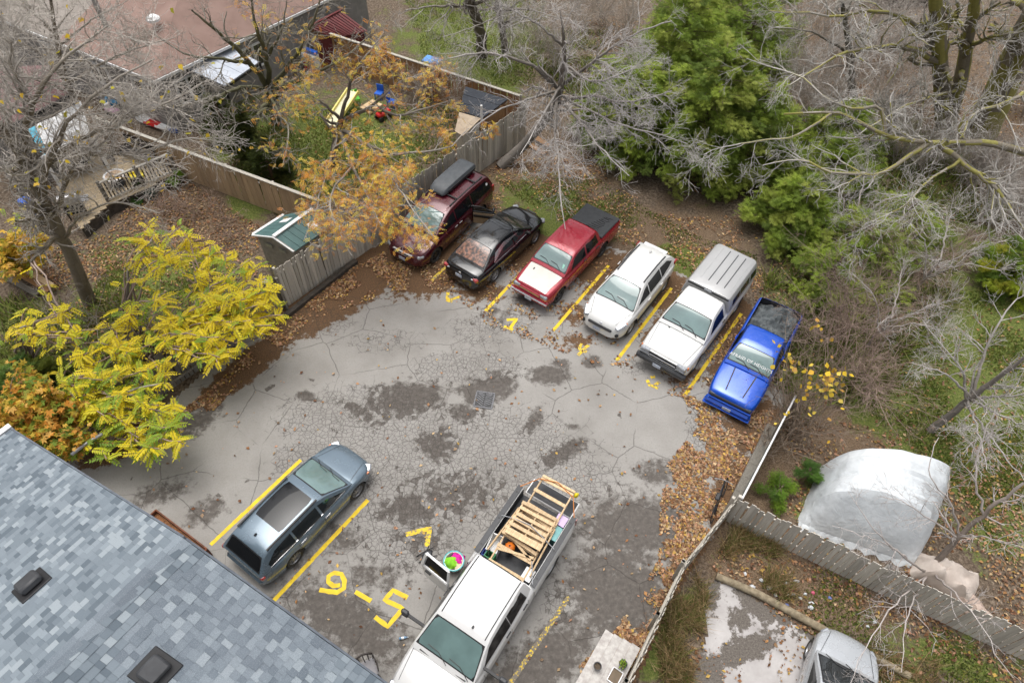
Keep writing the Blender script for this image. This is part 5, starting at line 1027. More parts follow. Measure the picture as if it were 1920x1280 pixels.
for t in (0, .5, 1): q = ra + (rb - ra) * t; MB().box((q[0], q[1], q[2] + .5), (.1, .1, 1.1)).build('rail_post', M['board_old'], root)

# ---- white tarp shelter on hoops
BL, BR, TR, TL = at(1490, 984), at(1718, 1064), at(1772, 905), at(1540, 868); Pp = []; nu, nv = 28, 40
prof_v = np.array([0, .035, .07, .13, .22, .48, .74, .87, .95, .98, 1]); prof_z = np.array([0, .5, 1.0, 1.5, 1.85, 2.08, 1.92, 1.55, 1.0, .5, 0]); fz = lambda v: np.interp(v, prof_v, prof_z)
vv = np.interp(np.linspace(0, 1, nv), np.linspace(0, 1, 11), prof_v)
for i in range(nu):
    u = i / (nu - 1); inset = .12 * max(0, 1 - u / .12) ** 2 + .12 * max(0, 1 - (1 - u) / .1) ** 2; end = (1 - .9 * max(0, 1 - u / .3) ** 1.5) * (1 - .6 * max(0, 1 - (1 - u) / .14) ** 2)
    sag = 1 - .05 * (1 - abs(math.cos(u * math.pi * 3)) ** .7)
    for v in vv:
        v2 = .5 + (v - .5) * (1 - inset * .6); q = (BL * (1 - v2) + BR * v2) * (1 - u) + (TL * (1 - v2) + TR * v2) * u; z = float(fz(v)) * end * sag
        w = mnoise.noise(Vector((q[0] * 1.3, q[1] * 1.3, z))) * .07 - abs(mnoise.noise(Vector((u * 11, v * 1.5, 2.0)))) * .1 - abs(mnoise.noise(Vector((u * 3 + v * 5, v * 3, 7.0)))) * .07
        q = q + np.array([math.cos(1.1) * w * (1 if v > .5 else -1), 0, 0]); Pp.append((q[0], q[1], max(0.005, z + (w if z > .3 else 0))))
mb = MB(); mb.add(Pp, [(i * nv + j, (i + 1) * nv + j, (i + 1) * nv + j + 1, i * nv + j + 1) for i in range(nu - 1) for j in range(nv - 1)])
def tarp_mat():
    m, t, b = new_mat('white_tarp'); p = geoco(t)
    c = ramp(t, noise(t, 1.3, 6, .65, p), [(.3, (.5, .53, .55)), (.65, (.64, .67, .69))]); nn = t.nodes.new('ShaderNodeNewGeometry')
    gr = ramp(t, noise(t, 2.6, 6, .7, p, 1.5), [(.46, 0), (.7, .5)]); c = mixc(t, gr, c, (.38, .4, .41)); t.links.new(c, b.inputs['Base Color']); b.inputs['Roughness'].default_value = .6
    bump(t, b, noise(t, 2.4, 4, .5, p, 1.6), .4, .07); return m
M['tarp'] = tarp_mat()
root = tag(empty('tarp_shelter', tuple(BL)), 'white tarp shelter over hoops standing on the lawn', 'shelter'); o = mb.build('cover', M['tarp'], root, ang=22); o.location = tuple(-BL)
fe = [at(1504, 987, .02), at(1712, 1060, .02)]; q0, q1 = BL + (BR - BL) * .06, BL + (BR - BL) * .95
mb = MB(); P = []; n_ = 24; ax = u2(BL - TL)
for j in range(n_):
    v = .05 + .9 * j / (n_ - 1); base = BL * (1 - v) + BR * v; zt = float(fz(v)) * .14
    P += [base + ax * (.12 + .08 * math.sin(j * 1.9)) + [0, 0, .01], base - ax * .02 + [0, 0, zt * .5 + .05], base - ax * .12 + [0, 0, zt]]
mb.add(P, [(3 * j + k, 3 * j + 3 + k, 3 * j + 4 + k, 3 * j + 1 + k) for j in range(n_ - 1) for k in range(2)]); o = mb.build('end_flap', M['tarp'], root, ang=60); o.location = tuple(-BL)
for u in (.05, .5, .95):
    hp = []
    for v in np.linspace(.06, .94, 12): q = (BL * (1 - v) + BR * v) * (1 - u) + (TL * (1 - v) + TR * v) * u; hp.append(q + [0, 0, max(.02, float(fz(v)) * (1 if u == .5 else .25) - .4)] - BL)
    MB().tube(hp, .025, 6).build('hoop', M['rim'], root)
# beige covered garden furniture
c0 = at(1766, 1086); mb = MB(); P = []; n1, n2 = 20, 12
for i in range(n1):
    for j in range(n2):
        u, v = i / (n1 - 1) * 2 - 1, j / (n2 - 1) * 2 - 1; q = Vector((u * 2.1, v * 1.7, .4)); k = (1 - max(abs(u), abs(v)) ** 5); P.append((u * .85 + .09 * mnoise.noise(q), v * .42 + .08 * mnoise.noise(q * 1.4), max(.01, .7 * k + .22 * mnoise.noise(q * 1.2) * k - .2 * abs(mnoise.noise(q * 2.6)) * k)))
mb.add(P, [(i * n2 + j, (i + 1) * n2 + j, (i + 1) * n2 + j + 1, i * n2 + j + 1) for i in range(n1 - 1) for j in range(n2 - 1)])
tag(mb.build('furniture_cover', mat('beige_cover', (.6, .53, .47), .8, (.46, .39, .34), 2.5, bmp=.2), None, ang=60, loc=tuple(c0), rot=(0, 0, R(-30))), 'beige fabric cover over a low seat behind the picket fence', 'cover')
c1 = at(1812, 1128); mb = MB(); P = []
for i in range(14):
    for j in range(10):
        u, v = i / 13 * 2 - 1, j / 9 * 2 - 1; q = Vector((u * 3, v * 3, 2.4)); k = 1 - max(abs(u), abs(v)) ** 4; P.append((u * .75 + .08 * mnoise.noise(q), v * .28 + .06 * mnoise.noise(q * 1.3), max(.01, k * (.28 + .16 * mnoise.noise(q * 1.5)))))
mb.add(P, [(i * 10 + j, (i + 1) * 10 + j, (i + 1) * 10 + j + 1, i * 10 + j + 1) for i in range(13) for j in range(9)])
tag(mb.build('dust_sheet', mat('pale_sheet', (.52, .42, .36), .8, (.36, .27, .22), 4, bmp=.3), None, ang=50, loc=tuple(c1), rot=(0, 0, R(-62))), 'rumpled pinkish sheet lying beside the beige covered seat', 'sheet')
# ================================================================== trees and shrubs
M['bark'] = attr_mat('bark', .9, var=.16, vscale=14, spec=.2, bmp=.5); M['foliage'] = attr_mat('foliage', .6, trans=.4, var=.1, vscale=6)
def resample(pts, n, jit=.0):
    P = np.asarray(pts, float); s = np.concatenate([[0], np.cumsum(np.linalg.norm(np.diff(P, axis=0), axis=1))]); t = np.linspace(0, s[-1], n)
    Q = np.stack([curve(list(zip(s, P[:, k])))(t) if len(P) > 2 else np.interp(t, s, P[:, k]) for k in range(3)], 1)
    Q[1:-1] += rng.normal(0, jit, (n - 2, 3)); return Q
def tubes(name, groups, colf, parent, mt=None):
    """groups: list of (P (m,n,3), Rd (m,n), sides) -> one mesh"""
    VV, FF, CC, off = [], [], [], 0
    for P, Rd, k in groups:
        if len(P) == 0: continue
        m, n = P.shape[:2]; Tn = np.gradient(P, axis=1); Tn /= np.linalg.norm(Tn, axis=2, keepdims=True) + 1e-9
        ref = np.where(np.abs(Tn[:, :1, 2:3]) > .8, np.array([[[1., 0, 0]]]), np.array([[[0., 0, 1]]])); U = np.cross(Tn, np.broadcast_to(ref, Tn.shape)); U /= np.linalg.norm(U, axis=2, keepdims=True) + 1e-9; W = np.cross(Tn, U)
        a = np.arange(k) * 2 * np.pi / k; ring = P[:, :, None] + Rd[:, :, None, None] * (U[:, :, None] * np.cos(a)[None, None, :, None] + W[:, :, None] * np.sin(a)[None, None, :, None])
        VV.append(ring.reshape(-1, 3)); base = off + (np.arange(m)[:, None, None] * n + np.arange(n - 1)[None, :, None]) * k; i = np.arange(k)[None, None]; j = (np.arange(k) + 1)[None, None] % k
        FF.append(np.stack([base + i, base + j, base + k + j, base + k + i], -1).reshape(-1, 4)); off += m * n * k
        rr = np.repeat(((Rd[:, :-1] + Rd[:, 1:]) / 2).reshape(-1), k); CC.append(colf(rr) * rng.uniform(.8, 1.18, (len(rr), 1)))
    me = np_mesh(name, np.concatenate(VV), np.concatenate(FF), smooth=True); face_cols(me, np.concatenate(CC)); return link(name, me, parent, mt or M['bark'])
def kids(P, Rd, per, tmin, ang, lens, n, wander, up, rk=.55, rmin=.004, tmax=.98):
    """child branches: per = how many for each parent (mean)"""
    m, n0 = P.shape[:2]; cnt = rng.poisson(per, m) if np.isscalar(per) else rng.poisson(per); par = np.repeat(np.arange(m), cnt); q = len(par)
    if q == 0: return np.zeros((0, n, 3)), np.zeros((0, n))
    t = rng.uniform(tmin, tmax, q); x = t * (n0 - 1); i = np.minimum(x.astype(int), n0 - 2); f = (x - i)[:, None]
    S = P[par, i] * (1 - f) + P[par, i + 1] * f; D = P[par, i + 1] - P[par, i]; D /= np.linalg.norm(D, axis=1, keepdims=True) + 1e-9; r0 = (Rd[par, i] * (1 - f[:, 0]) + Rd[par, i + 1] * f[:, 0]) * rk; r0 = np.maximum(r0, rmin)
    Z = rng.normal(size=(q, 3)); Z -= D * (Z * D).sum(1, keepdims=True); Z /= np.linalg.norm(Z, axis=1, keepdims=True) + 1e-9; a = rng.normal(ang, ang * .3, q)[:, None]
    D = D * np.cos(a) + Z * np.sin(a); L = lens * rng.uniform(.5, 1.25, q) * (1.15 - .6 * t); return walk(S, D, L, r0, n, wander, up, rmin)
def walk(S, D, L, r0, n, wander, up, rmin=.004):
    q = len(S); Pn = np.zeros((q, n, 3)); Pn[:, 0] = S; d = D.copy()
    for k in range(1, n):
        d = d + rng.normal(0, wander, (q, 3)); d[:, 2] += up; d /= np.linalg.norm(d, axis=1, keepdims=True) + 1e-9; Pn[:, k] = Pn[:, k - 1] + d * (L / (n - 1))[:, None]
    Pn[:, :, 2] = np.maximum(Pn[:, :, 2], .05); return Pn, np.maximum(r0[:, None] * np.linspace(1, .35, n)[None], rmin * .8)
def barkcol(dark, pale, lichen=None):
    dark, pale = np.array(dark), np.array(pale)
    def f(r):
        k = np.clip((r - .006) / .05, 0, 1)[:, None]; c = pale * (1 - k) + dark * k
        if lichen is not None: mk = ((r > .02) & (rng.random(len(r)) < .45))[:, None]; c = np.where(mk, np.array(lichen), c)
        return c
    return f
def mk_limbs(L, n=16, jit=.02):
    return np.stack([resample(p, n, jit) for p, a, b in L]), np.stack([np.linspace(a, b, n) ** 1.0 for p, a, b in L])
def bare_tree(name, label, limbs, colf, l1=(5, 1.8), l2=(5, .9), l3=(4, .4), up=(.02, .01, .0), wander=.22, group='bare trees round the lot', ang=.75, cat='tree', trunks=1, rmin=.005):
    P0, R0 = mk_limbs(limbs); base = P0[0, 0]; root = tag(empty(name, (base[0], base[1], 0)), label, cat, group); sh = np.array([base[0], base[1], 0])
    P0 = P0 - sh; P1, R1 = kids(P0[:], R0[:], l1[0], .3, ang, l1[1], 8, wander, up[0]); P2, R2 = kids(P1, R1, l2[0], .2, ang, l2[1], 6, wander * 1.2, up[1], rmin=rmin); P3, R3 = kids(P2, R2, l3[0], .2, ang, l3[1], 4, wander * 1.3, up[2], rmin=rmin)
    tubes('trunk', [(P0[:trunks], R0[:trunks], 10)], colf, root); gr = [(P0[trunks:], R0[trunks:], 7), (P1, R1, 5), (P2, R2, 3), (P3, R3, 3)]; tubes('branches', gr, colf, root)
    return root, sh, P1, P2, P3
def cards(name, C, D, size, tmpl, cols, parent, mt=None, roll=None, size_var=.35):
    """leaf templates (list of quads in local x=along, y=across, z=up) placed at C pointing along D"""
    n = len(C); D = D / (np.linalg.norm(D, axis=1, keepdims=True) + 1e-9); up = np.tile([0, 0, 1.], (n, 1)) + rng.normal(0, .35 if roll is None else roll, (n, 3)); Y = np.cross(up, D); Y /= np.linalg.norm(Y, axis=1, keepdims=True) + 1e-9; Z = np.cross(D, Y)
    T = np.asarray(tmpl, float); q = len(T); s = size * rng.uniform(1 - size_var, 1 + size_var, n)
    V = C[:, None, None] + s[:, None, None, None] * (T[None, :, :, 0:1] * D[:, None, None] + T[None, :, :, 1:2] * Y[:, None, None] + T[None, :, :, 2:3] * Z[:, None, None])
    me = np_mesh(name, V.reshape(-1, 3), np.arange(n * q * 4).reshape(-1, 4)); c = cols[rng.integers(0, len(cols), n)] * rng.uniform(.75, 1.25, (n, 1)); face_cols(me, np.repeat(c, q, axis=0)); return link(name, me, parent, mt or M['foliage'])
def leaflet(x, y, a, L, w, z=0):     # one diamond leaflet
    ca, sa = math.cos(a), math.sin(a); return [(x, y, z), (x + ca * L * .5 - sa * w, y + sa * L * .5 + ca * w, z + .01), (x + ca * L, y + sa * L, z - .03), (x + ca * L * .5 + sa * w, y + sa * L * .5 - ca * w, z + .01)]
FROND = [leaflet(0.1 + .2 * i, 0, sg * 1.1, .3, .07, -.03 * i) for i in range(4) for sg in (-1, 1)] + [leaflet(.9, 0, 0, .25, .06, -.12)]
SPRAY = [leaflet(.0, 0, a, l, .042, z) for a, l, z in ((0, 1, 0), (.5, .8, .05), (-.5, .8, .05), (1.0, .55, 0), (-1.0, .55, 0))] + [leaflet(.35, 0, .8, .4, .035), leaflet(.35, 0, -.8, .4, .035), leaflet(.6, 0, .7, .3, .03), leaflet(.6, 0, -.7, .3, .03)]
MAPLE = [leaflet(0, 0, a, l, .16) for a, l in ((0, 1), (.75, .85), (-.75, .85), (1.6, .5), (-1.6, .5))]

pale = barkcol((.19, .17, .15), (.46, .43, .41)); grey = barkcol((.15, .13, .105), (.42, .39, .355)); lich = barkcol((.19, .165, .125), (.48, .455, .425), (.24, .22, .07)); brown = barkcol((.12, .095, .07), (.27, .21, .16))
A = at
# leaning bare tree behind the sedan
bare_tree('bare_tree', 'pale bare tree with leaning trunk at the end of the grey fence', [
    ([A(938, 312, 0), A(985, 268, 1.1), A(1030, 215, 2.6), A(1052, 160, 4.4), A(1058, 90, 6.6), A(1050, 20, 8.6)], .26, .015),
    ([A(1040, 195, 3.2), A(1105, 180, 4.2), A(1190, 190, 5.0), A(1260, 170, 5.4)], .09, .02), ([A(1050, 170, 4.0), A(990, 120, 5.4), A(900, 100, 6.2), A(840, 110, 6.4)], .09, .02), ([A(1052, 160, 4.4), A(1120, 110, 6.2), A(1200, 60, 7.4), A(1260, 40, 8)], .08, .02),
    ([A(1045, 185, 3.6), A(1080, 220, 4.4), A(1130, 280, 4.8), A(1180, 330, 4.6)], .08, .015), ([A(1045, 185, 3.6), A(1040, 240, 4.6), A(1048, 310, 5.0), A(1052, 380, 4.6), A(1060, 430, 4.0)], .08, .014), ([A(1050, 170, 4.0), A(980, 190, 5.2), A(920, 215, 5.6), A(880, 250, 5.4)], .07, .014),
    ([A(1060, 90, 6.6), A(1000, 40, 8), A(940, 10, 8.8)], .06, .015), ([A(1052, 160, 4.4), A(1010, 230, 5.6), A(975, 290, 5.8)], .06, .012), ([A(1045, 175, 3.8), A(1130, 220, 5.0), A(1230, 250, 5.3), A(1290, 270, 5.0)], .07, .012), ([A(1058, 120, 5.6), A(1130, 150, 6.6), A(1220, 120, 7.0)], .06, .012)],
    pale, (13, 1.8), (9, .9), (4, .42), up=(-.02, -.03, -.02))
# honey locust with orange leaves over the fence
def locust(label, limbs, nleaf, filt=None, l1=(9, 1.6), l2=(6, .9), l3=(4, .4), colf=grey, cols=None):
    root, sh, P1, P2, P3 = bare_tree('locust_tree', label, limbs, colf, l1, l2, l3, up=(.0, -.02, -.03), group='honey locusts in the play yard')
    Q = np.concatenate([P2[:, -1], P2[:, 3], P3[:, -1], P3[:, 2]]); Q = Q[rng.permutation(len(Q))]; 
    if filt is not None: px, py = to_px(Q + sh); Q = Q[filt(px, py)]
    Q = Q[:nleaf]; D = rng.normal(0, 1, (len(Q), 3)); D[:, 2] = D[:, 2] * .4 - .35
    cards('crown', Q, D, .21, FROND, cols if cols is not None else np.array([(.64, .32, .06), (.7, .42, .06), (.6, .25, .05), (.75, .55, .07), (.72, .6, .1), (.5, .22, .07), (.74, .5, .12)]), root)
locust('small honey locust with orange and yellow leaves over the grey fence', [
    ([A(628, 312, 0), A(626, 285, .9), A(632, 255, 1.8), A(640, 225, 2.7)], .2, .13), ([A(640, 228, 2.6), A(690, 205, 3.4), A(760, 215, 4.0), A(840, 190, 4.4)], .1, .02), ([A(636, 240, 2.3), A(690, 270, 3.4), A(750, 290, 3.9), A(830, 280, 4.1), A(880, 240, 4.2)], .1, .015), ([A(636, 240, 2.3), A(660, 310, 3.4), A(690, 370, 3.8), A(720, 430, 3.7)], .09, .015),
    ([A(634, 250, 2.0), A(610, 330, 3.2), A(590, 400, 3.5), A(570, 450, 3.3)], .08, .015), ([A(640, 225, 2.7), A(600, 190, 3.8), A(560, 170, 4.4)], .08, .015), ([A(640, 225, 2.7), A(660, 150, 4.4), A(690, 100, 5.4), A(720, 60, 6)], .09, .015), ([A(690, 270, 3.4), A(740, 340, 4.0), A(780, 400, 4.1), A(810, 440, 3.9)], .06, .012), ([A(690, 205, 3.4), A(760, 150, 4.8), A(820, 130, 5.2)], .06, .012), ([A(660, 310, 3.4), A(620, 370, 3.9), A(640, 440, 3.8), A(660, 480, 3.5)], .05, .012)], 4000,
    lambda x, y: rng.random(len(x)) < np.where((y > 380) & (x < 700), .4, np.where(y > 230, .85, .55)))
locust('tall nearly bare locust with olive limbs beside the metal canopy', [
    ([A(520, 228, 0), A(512, 195, 1.2), A(505, 168, 2.2)], .3, .22), ([A(505, 168, 2.2), A(470, 120, 4.2), A(420, 70, 6.2), A(360, 20, 8)], .15, .03), ([A(505, 168, 2.2), A(500, 110, 4.4), A(480, 50, 6.8), A(470, -20, 8.6)], .14, .03), ([A(505, 168, 2.2), A(545, 120, 4.2), A(580, 60, 6.2), A(600, 0, 8)], .13, .03), ([A(505, 168, 2.2), A(450, 165, 3.6), A(390, 190, 4.4), A(330, 200, 4.8)], .12, .02), ([A(505, 168, 2.2), A(560, 150, 4.0), A(640, 110, 5.4), A(700, 60, 6.4)], .11, .02), ([A(470, 120, 4.2), A(410, 110, 5.2), A(350, 100, 6), A(280, 60, 7)], .08, .015), ([A(500, 110, 4.4), A(530, 50, 6.2), A(540, -10, 7.4)], .08, .015), ([A(505, 168, 2.2), A(520, 210, 3.8), A(540, 260, 4.4), A(530, 310, 4.2)], .09, .014)], 520,
    lambda x, y: (x > 430), colf=barkcol((.13, .125, .075), (.3, .275, .24)), l1=(10, 1.6), l2=(7, .9))
# tall bare trees over the bungalow and the deck
root, sh, P1, P2, P3 = bare_tree('bare_tree', 'tall bare tree rising beside the deck with few yellow leaves', [
    ([A(168, 566, 0), A(150, 520, 1.4), A(118, 450, 3.4), A(82, 372, 5.4), A(40, 300, 7.2), A(5, 240, 8.6)], .26, .1), ([A(100, 410, 4.5), A(130, 330, 6.4), A(170, 270, 7.4), A(240, 210, 8.2)], .09, .02), ([A(82, 372, 5.4), A(90, 300, 7.4), A(130, 230, 8.8), A(200, 160, 9.6), A(290, 110, 10)], .1, .02), ([A(60, 330, 6.4), A(140, 290, 7.6), A(240, 290, 8), A(340, 260, 8), A(430, 270, 7.6)], .09, .015),
    ([A(40, 300, 7.2), A(60, 200, 9.2), A(120, 110, 10.4), A(200, 50, 11)], .1, .02), ([A(40, 300, 7.2), A(0, 200, 9), A(-40, 120, 10)], .09, .02), ([A(90, 300, 7.4), A(200, 240, 8.6), A(300, 200, 9), A(390, 150, 9)], .07, .014), ([A(118, 450, 3.4), A(160, 400, 5), A(230, 380, 5.6), A(300, 400, 5.4)], .06, .012), ([A(60, 200, 9.2), A(20, 120, 10.2), A(30, 50, 11)], .07, .015)], barkcol((.19, .16, .12), (.46, .42, .375)), (14, 1.9), (9, 1.0), (5, .45), up=(.0, -.01, 0))
Q = np.concatenate([P3[:, -1], P2[:, -1]]); Q = Q[rng.permutation(len(Q))][:150]; D = rng.normal(0, 1, (len(Q), 3)); D[:, 2] -= .6
cards('leaves', Q, D, .17, [leaflet(0, 0, 0, .9, .3), leaflet(.1, .1, .7, .5, .2)], np.array([(.7, .5, .04), (.62, .4, .05), (.5, .45, .05)]), root)
bare_tree('bare_tree', 'grey bare tree standing in front of the bungalow eave', [
    ([A(150, 250, 0), A(140, 200, 2), A(120, 140, 4), A(105, 70, 6), A(95, 0, 7.6)], .2, .05), ([A(125, 160, 3.4), A(190, 120, 5), A(260, 90, 6), A(330, 70, 6.6)], .07, .015), ([A(120, 140, 4), A(60, 90, 5.6), A(0, 70, 6.4)], .07, .015), ([A(110, 90, 5.4), A(170, 40, 6.8), A(240, 0, 7.6)], .06, .014), ([A(130, 180, 2.8), A(210, 180, 4.2), A(290, 190, 4.8), A(360, 220, 4.8)], .06, .012), ([A(128, 170, 3.1), A(70, 160, 4.4), A(10, 170, 5)], .06, .012), ([A(105, 70, 6), A(60, 20, 7.2), A(20, -20, 8)], .05, .012)], barkcol((.2, .17, .13), (.46, .42, .375)), (15, 1.8), (9, 1.0), (5, .45))
# lichen-covered big trees at the right
bare_tree('bare_tree', 'forked trunk bare tree with yellow lichen deep in the yard', [
    ([A(1772, 240, 0), A(1768, 190, 1.8), A(1764, 120, 4.2), A(1758, 40, 6.6), A(1735, -160, 11)], .42, .16), ([A(1778, 236, .2), A(1796, 170, 2.2), A(1812, 90, 4.6), A(1850, -120, 10)], .36, .14), ([A(1764, 120, 4.2), A(1700, 90, 6), A(1640, 90, 7), A(1560, 110, 7.6), A(1480, 160, 7.6)], .14, .02), ([A(1762, 90, 5), A(1720, 50, 6.6), A(1650, 20, 7.8), A(1560, 30, 8.4), A(1440, 20, 8.8)], .12, .02), ([A(1812, 90, 4.6), A(1860, 70, 6), A(1920, 60, 7)], .12, .03), ([A(1796, 170, 2.2), A(1720, 190, 5), A(1660, 220, 6), A(1600, 260, 6.2)], .09, .015)], lich, (14, 2.2), (8, 1.1), (4, .5), trunks=2)
bare_tree('bare_tree', 'massive grey leaning trunk with long lichened limbs reaching left', [
    ([A(1840, 250, 0), A(1880, 160, 2.6), A(1925, 70, 5.2), A(2040, -160, 11)], .75, .45), ([A(1945, 290, 6.5), A(1850, 268, 7), A(1740, 268, 7.2), A(1660, 252, 7.2), A(1610, 228, 7.3), A(1560, 212, 7.3), A(1470, 214, 7.2)], .13, .03), ([A(1740, 268, 7.2), A(1690, 300, 7), A(1640, 326, 6.8), A(1560, 322, 6.6), A(1500, 300, 6.6), A(1430, 310, 6.4)], .08, .015), ([A(1760, 270, 7.2), A(1800, 300, 7), A(1850, 340, 6.8), A(1890, 380, 6.6), A(1920, 430, 6.4)], .09, .02), ([A(1660, 252, 7.2), A(1650, 205, 7.8), A(1580, 200, 8), A(1490, 140, 8.4), A(1400, 110, 8.4)], .06, .012), ([A(1950, 150, 6.5), A(1880, 195, 7.4), A(1830, 210, 7.6), A(1800, 260, 7.6)], .1, .02), ([A(1800, 300, 7), A(1740, 340, 6.6), A(1690, 390, 6.2), A(1620, 420, 6)], .05, .01), ([A(1560, 212, 7.3), A(1470, 260, 7), A(1380, 270, 6.8), A(1320, 290, 6.6)], .05, .01), ([A(1945, 290, 6.5), A(1960, 180, 6.4), A(1965, 60, 6.8)], .14, .14)], lich, (13, 2.0), (7, 1.0), (4, .48), up=(-.01, -.01, 0))
# small bare tree on the right lawn
bare_tree('bare_tree', 'small grey bare tree standing alone on the right lawn', [
    ([A(1744, 808, 0), A(1780, 778, .9), A(1822, 746, 1.9), A(1880, 700, 3.3), A(1940, 655, 4.6)], .13, .04), ([A(1822, 746, 1.9), A(1850, 650, 3.2), A(1890, 580, 4.0), A(1930, 540, 4.4)], .06, .012), ([A(1815, 752, 1.8), A(1800, 690, 2.8), A(1760, 640, 3.2), A(1730, 600, 3.4)], .05, .01), ([A(1822, 746, 1.9), A(1770, 700, 2.7), A(1710, 680, 3.0)], .05, .01), ([A(1822, 746, 1.9), A(1860, 770, 2.7), A(1930, 800, 3.2)], .05, .01), ([A(1815, 752, 1.8), A(1840, 830, 2.6), A(1850, 880, 2.8)], .045, .01), ([A(1822, 746, 1.9), A(1900, 740, 3.0), A(1960, 730, 3.6)], .05, .01), ([A(1810, 755, 1.7), A(1880, 850, 2.6), A(1920, 900, 2.8)], .045, .01)], pale, (10, 1.2), (6, .65), (3, .32), up=(.03, .02, 0), wander=.14)
# sapling leaning over the tarp shelter
bare_tree('sapling', 'bare sapling leaning over the white tarp shelter', [
    ([A(1736, 1080, 0), A(1764, 1045, .7), A(1800, 1003, 1.7), A(1845, 965, 2.7), A(1920, 905, 4.0)], .1, .035), ([A(1800, 1003, 1.7), A(1780, 940, 2.8), A(1740, 880, 3.4), A(1760, 820, 3.8)], .035, .008), ([A(1795, 1008, 1.6), A(1740, 970, 2.6), A(1680, 935, 3.2), A(1650, 930, 3.3)], .03, .008), ([A(1845, 965, 2.7), A(1830, 880, 3.6), A(1850, 800, 4.2), A(1870, 760, 4.5)], .035, .008), ([A(1800, 1003, 1.7), A(1860, 1010, 2.8), A(1930, 1030, 3.2)], .03, .008), ([A(1740, 1075, .2), A(1690, 1040, 1.6), A(1630, 980, 2.8), A(1590, 920, 3.2)], .04, .007), ([A(1700, 1045, 1.3), A(1640, 1010, 2.4), A(1560, 985, 2.8)], .025, .006), ([A(1745, 1072, .3), A(1800, 1120, 1.8), A(1860, 1210, 2.4), A(1900, 1270, 2.4)], .035, .007), ([A(1740, 1078, .2), A(1680, 1130, 1.5), A(1620, 1220, 2.0), A(1590, 1290, 1.9)], .03, .007), ([A(1740, 1076, .2), A(1700, 1160, 1.7), A(1690, 1260, 2.1)], .03, .006)],
    barkcol((.22, .18, .15), (.48, .44, .42)), (8, 1.0), (5, .55), (2, .3), up=(.02, .01, 0), wander=.13, rmin=.004)
# brush with yellow leaves beside the blue truck
def shrub(name, label, spots, n, h, spread, colf, l2=(4, .6), l3=(3, .3), cat='shrub', group='shrubs along the right fence', lean=(0, 0), leaves=0, lcol=None, lsize=.12, tmpl=None, wander=.16, rad=.016):
    base = np.mean([A(*s) for s in spots], 0); root = tag(empty(name, tuple(base)), label, cat, group); S = np.array([A(*spots[rng.integers(len(spots))]) for _ in range(n)]) - base; S[:, :2] += rng.normal(0, .2, (n, 2))
    D = rng.normal(0, spread, (n, 3)); D[:, 2] = 1; D[:, 0] += lean[0]; D[:, 1] += lean[1]; D /= np.linalg.norm(D, axis=1, keepdims=True)
    P1, R1 = walk(S, D, h * rng.uniform(.6, 1.2, n), np.full(n, rad), 9, wander, -.02); P2, R2 = kids(P1, R1, l2[0], .2, .7, l2[1], 6, .2, 0); P3, R3 = kids(P2, R2, l3[0], .2, .7, l3[1], 4, .25, 0)
    tubes('stems', [(P1, R1, 5)], colf, root); tag(tubes('twigs', [(P2, R2, 3), (P3, R3, 3)], colf, root), kind='stuff')
    if leaves:
        Q = np.concatenate([P3[:, -1], P2[:, -1]]); Q = Q[np.argsort(-Q[:, 2] + rng.normal(0, .5, len(Q)))][:leaves]; D = rng.normal(0, 1, (len(Q), 3)); D[:, 2] -= .4; cards('leaves', Q, D, lsize, tmpl or FROND, lcol, root)
    return root
YL = np.array([(.72, .52, .04), (.66, .42, .05), (.55, .32, .08), (.7, .55, .1)]); BROADL = [leaflet(0, 0, 0, 1, .42), leaflet(0, 0, .3, .8, .3), leaflet(0, 0, -.3, .8, .3)]
shrub('shrub', 'twiggy shrub with yellow heart shaped leaves beside the blue pickup', [(1470, 770), (1500, 790), (1480, 810)], 46, 2.9, .28, brown, (5, .8), (3, .4), lean=(-.12, .1), leaves=110, lcol=YL, lsize=.16, tmpl=BROADL)
shrub('shrub', 'grey tangled twigs growing over the wire fence and timbers', [(1440, 840), (1500, 830), (1540, 800)], 40, 1.9, .5, brown, (5, .7), (3, .35))
for k, (sp, n, lab) in enumerate((([(1560, 560), (1600, 620), (1540, 640)], 60, 'reddish brown bramble thicket right of the blue pickup'), ([(1560, 700), (1620, 700), (1600, 740)], 44, 'brown bramble thicket between the blue pickup and the lawn'), ([(1640, 500), (1690, 540), (1600, 480)], 50, 'dense brown thicket below the big lichened limbs'))):
    shrub('bramble', lab, sp, n, 3.3, .6, barkcol((.24, .15, .1), (.36, .27, .22)), (8, 1.0), (5, .5), group='bramble thickets', cat='thicket')
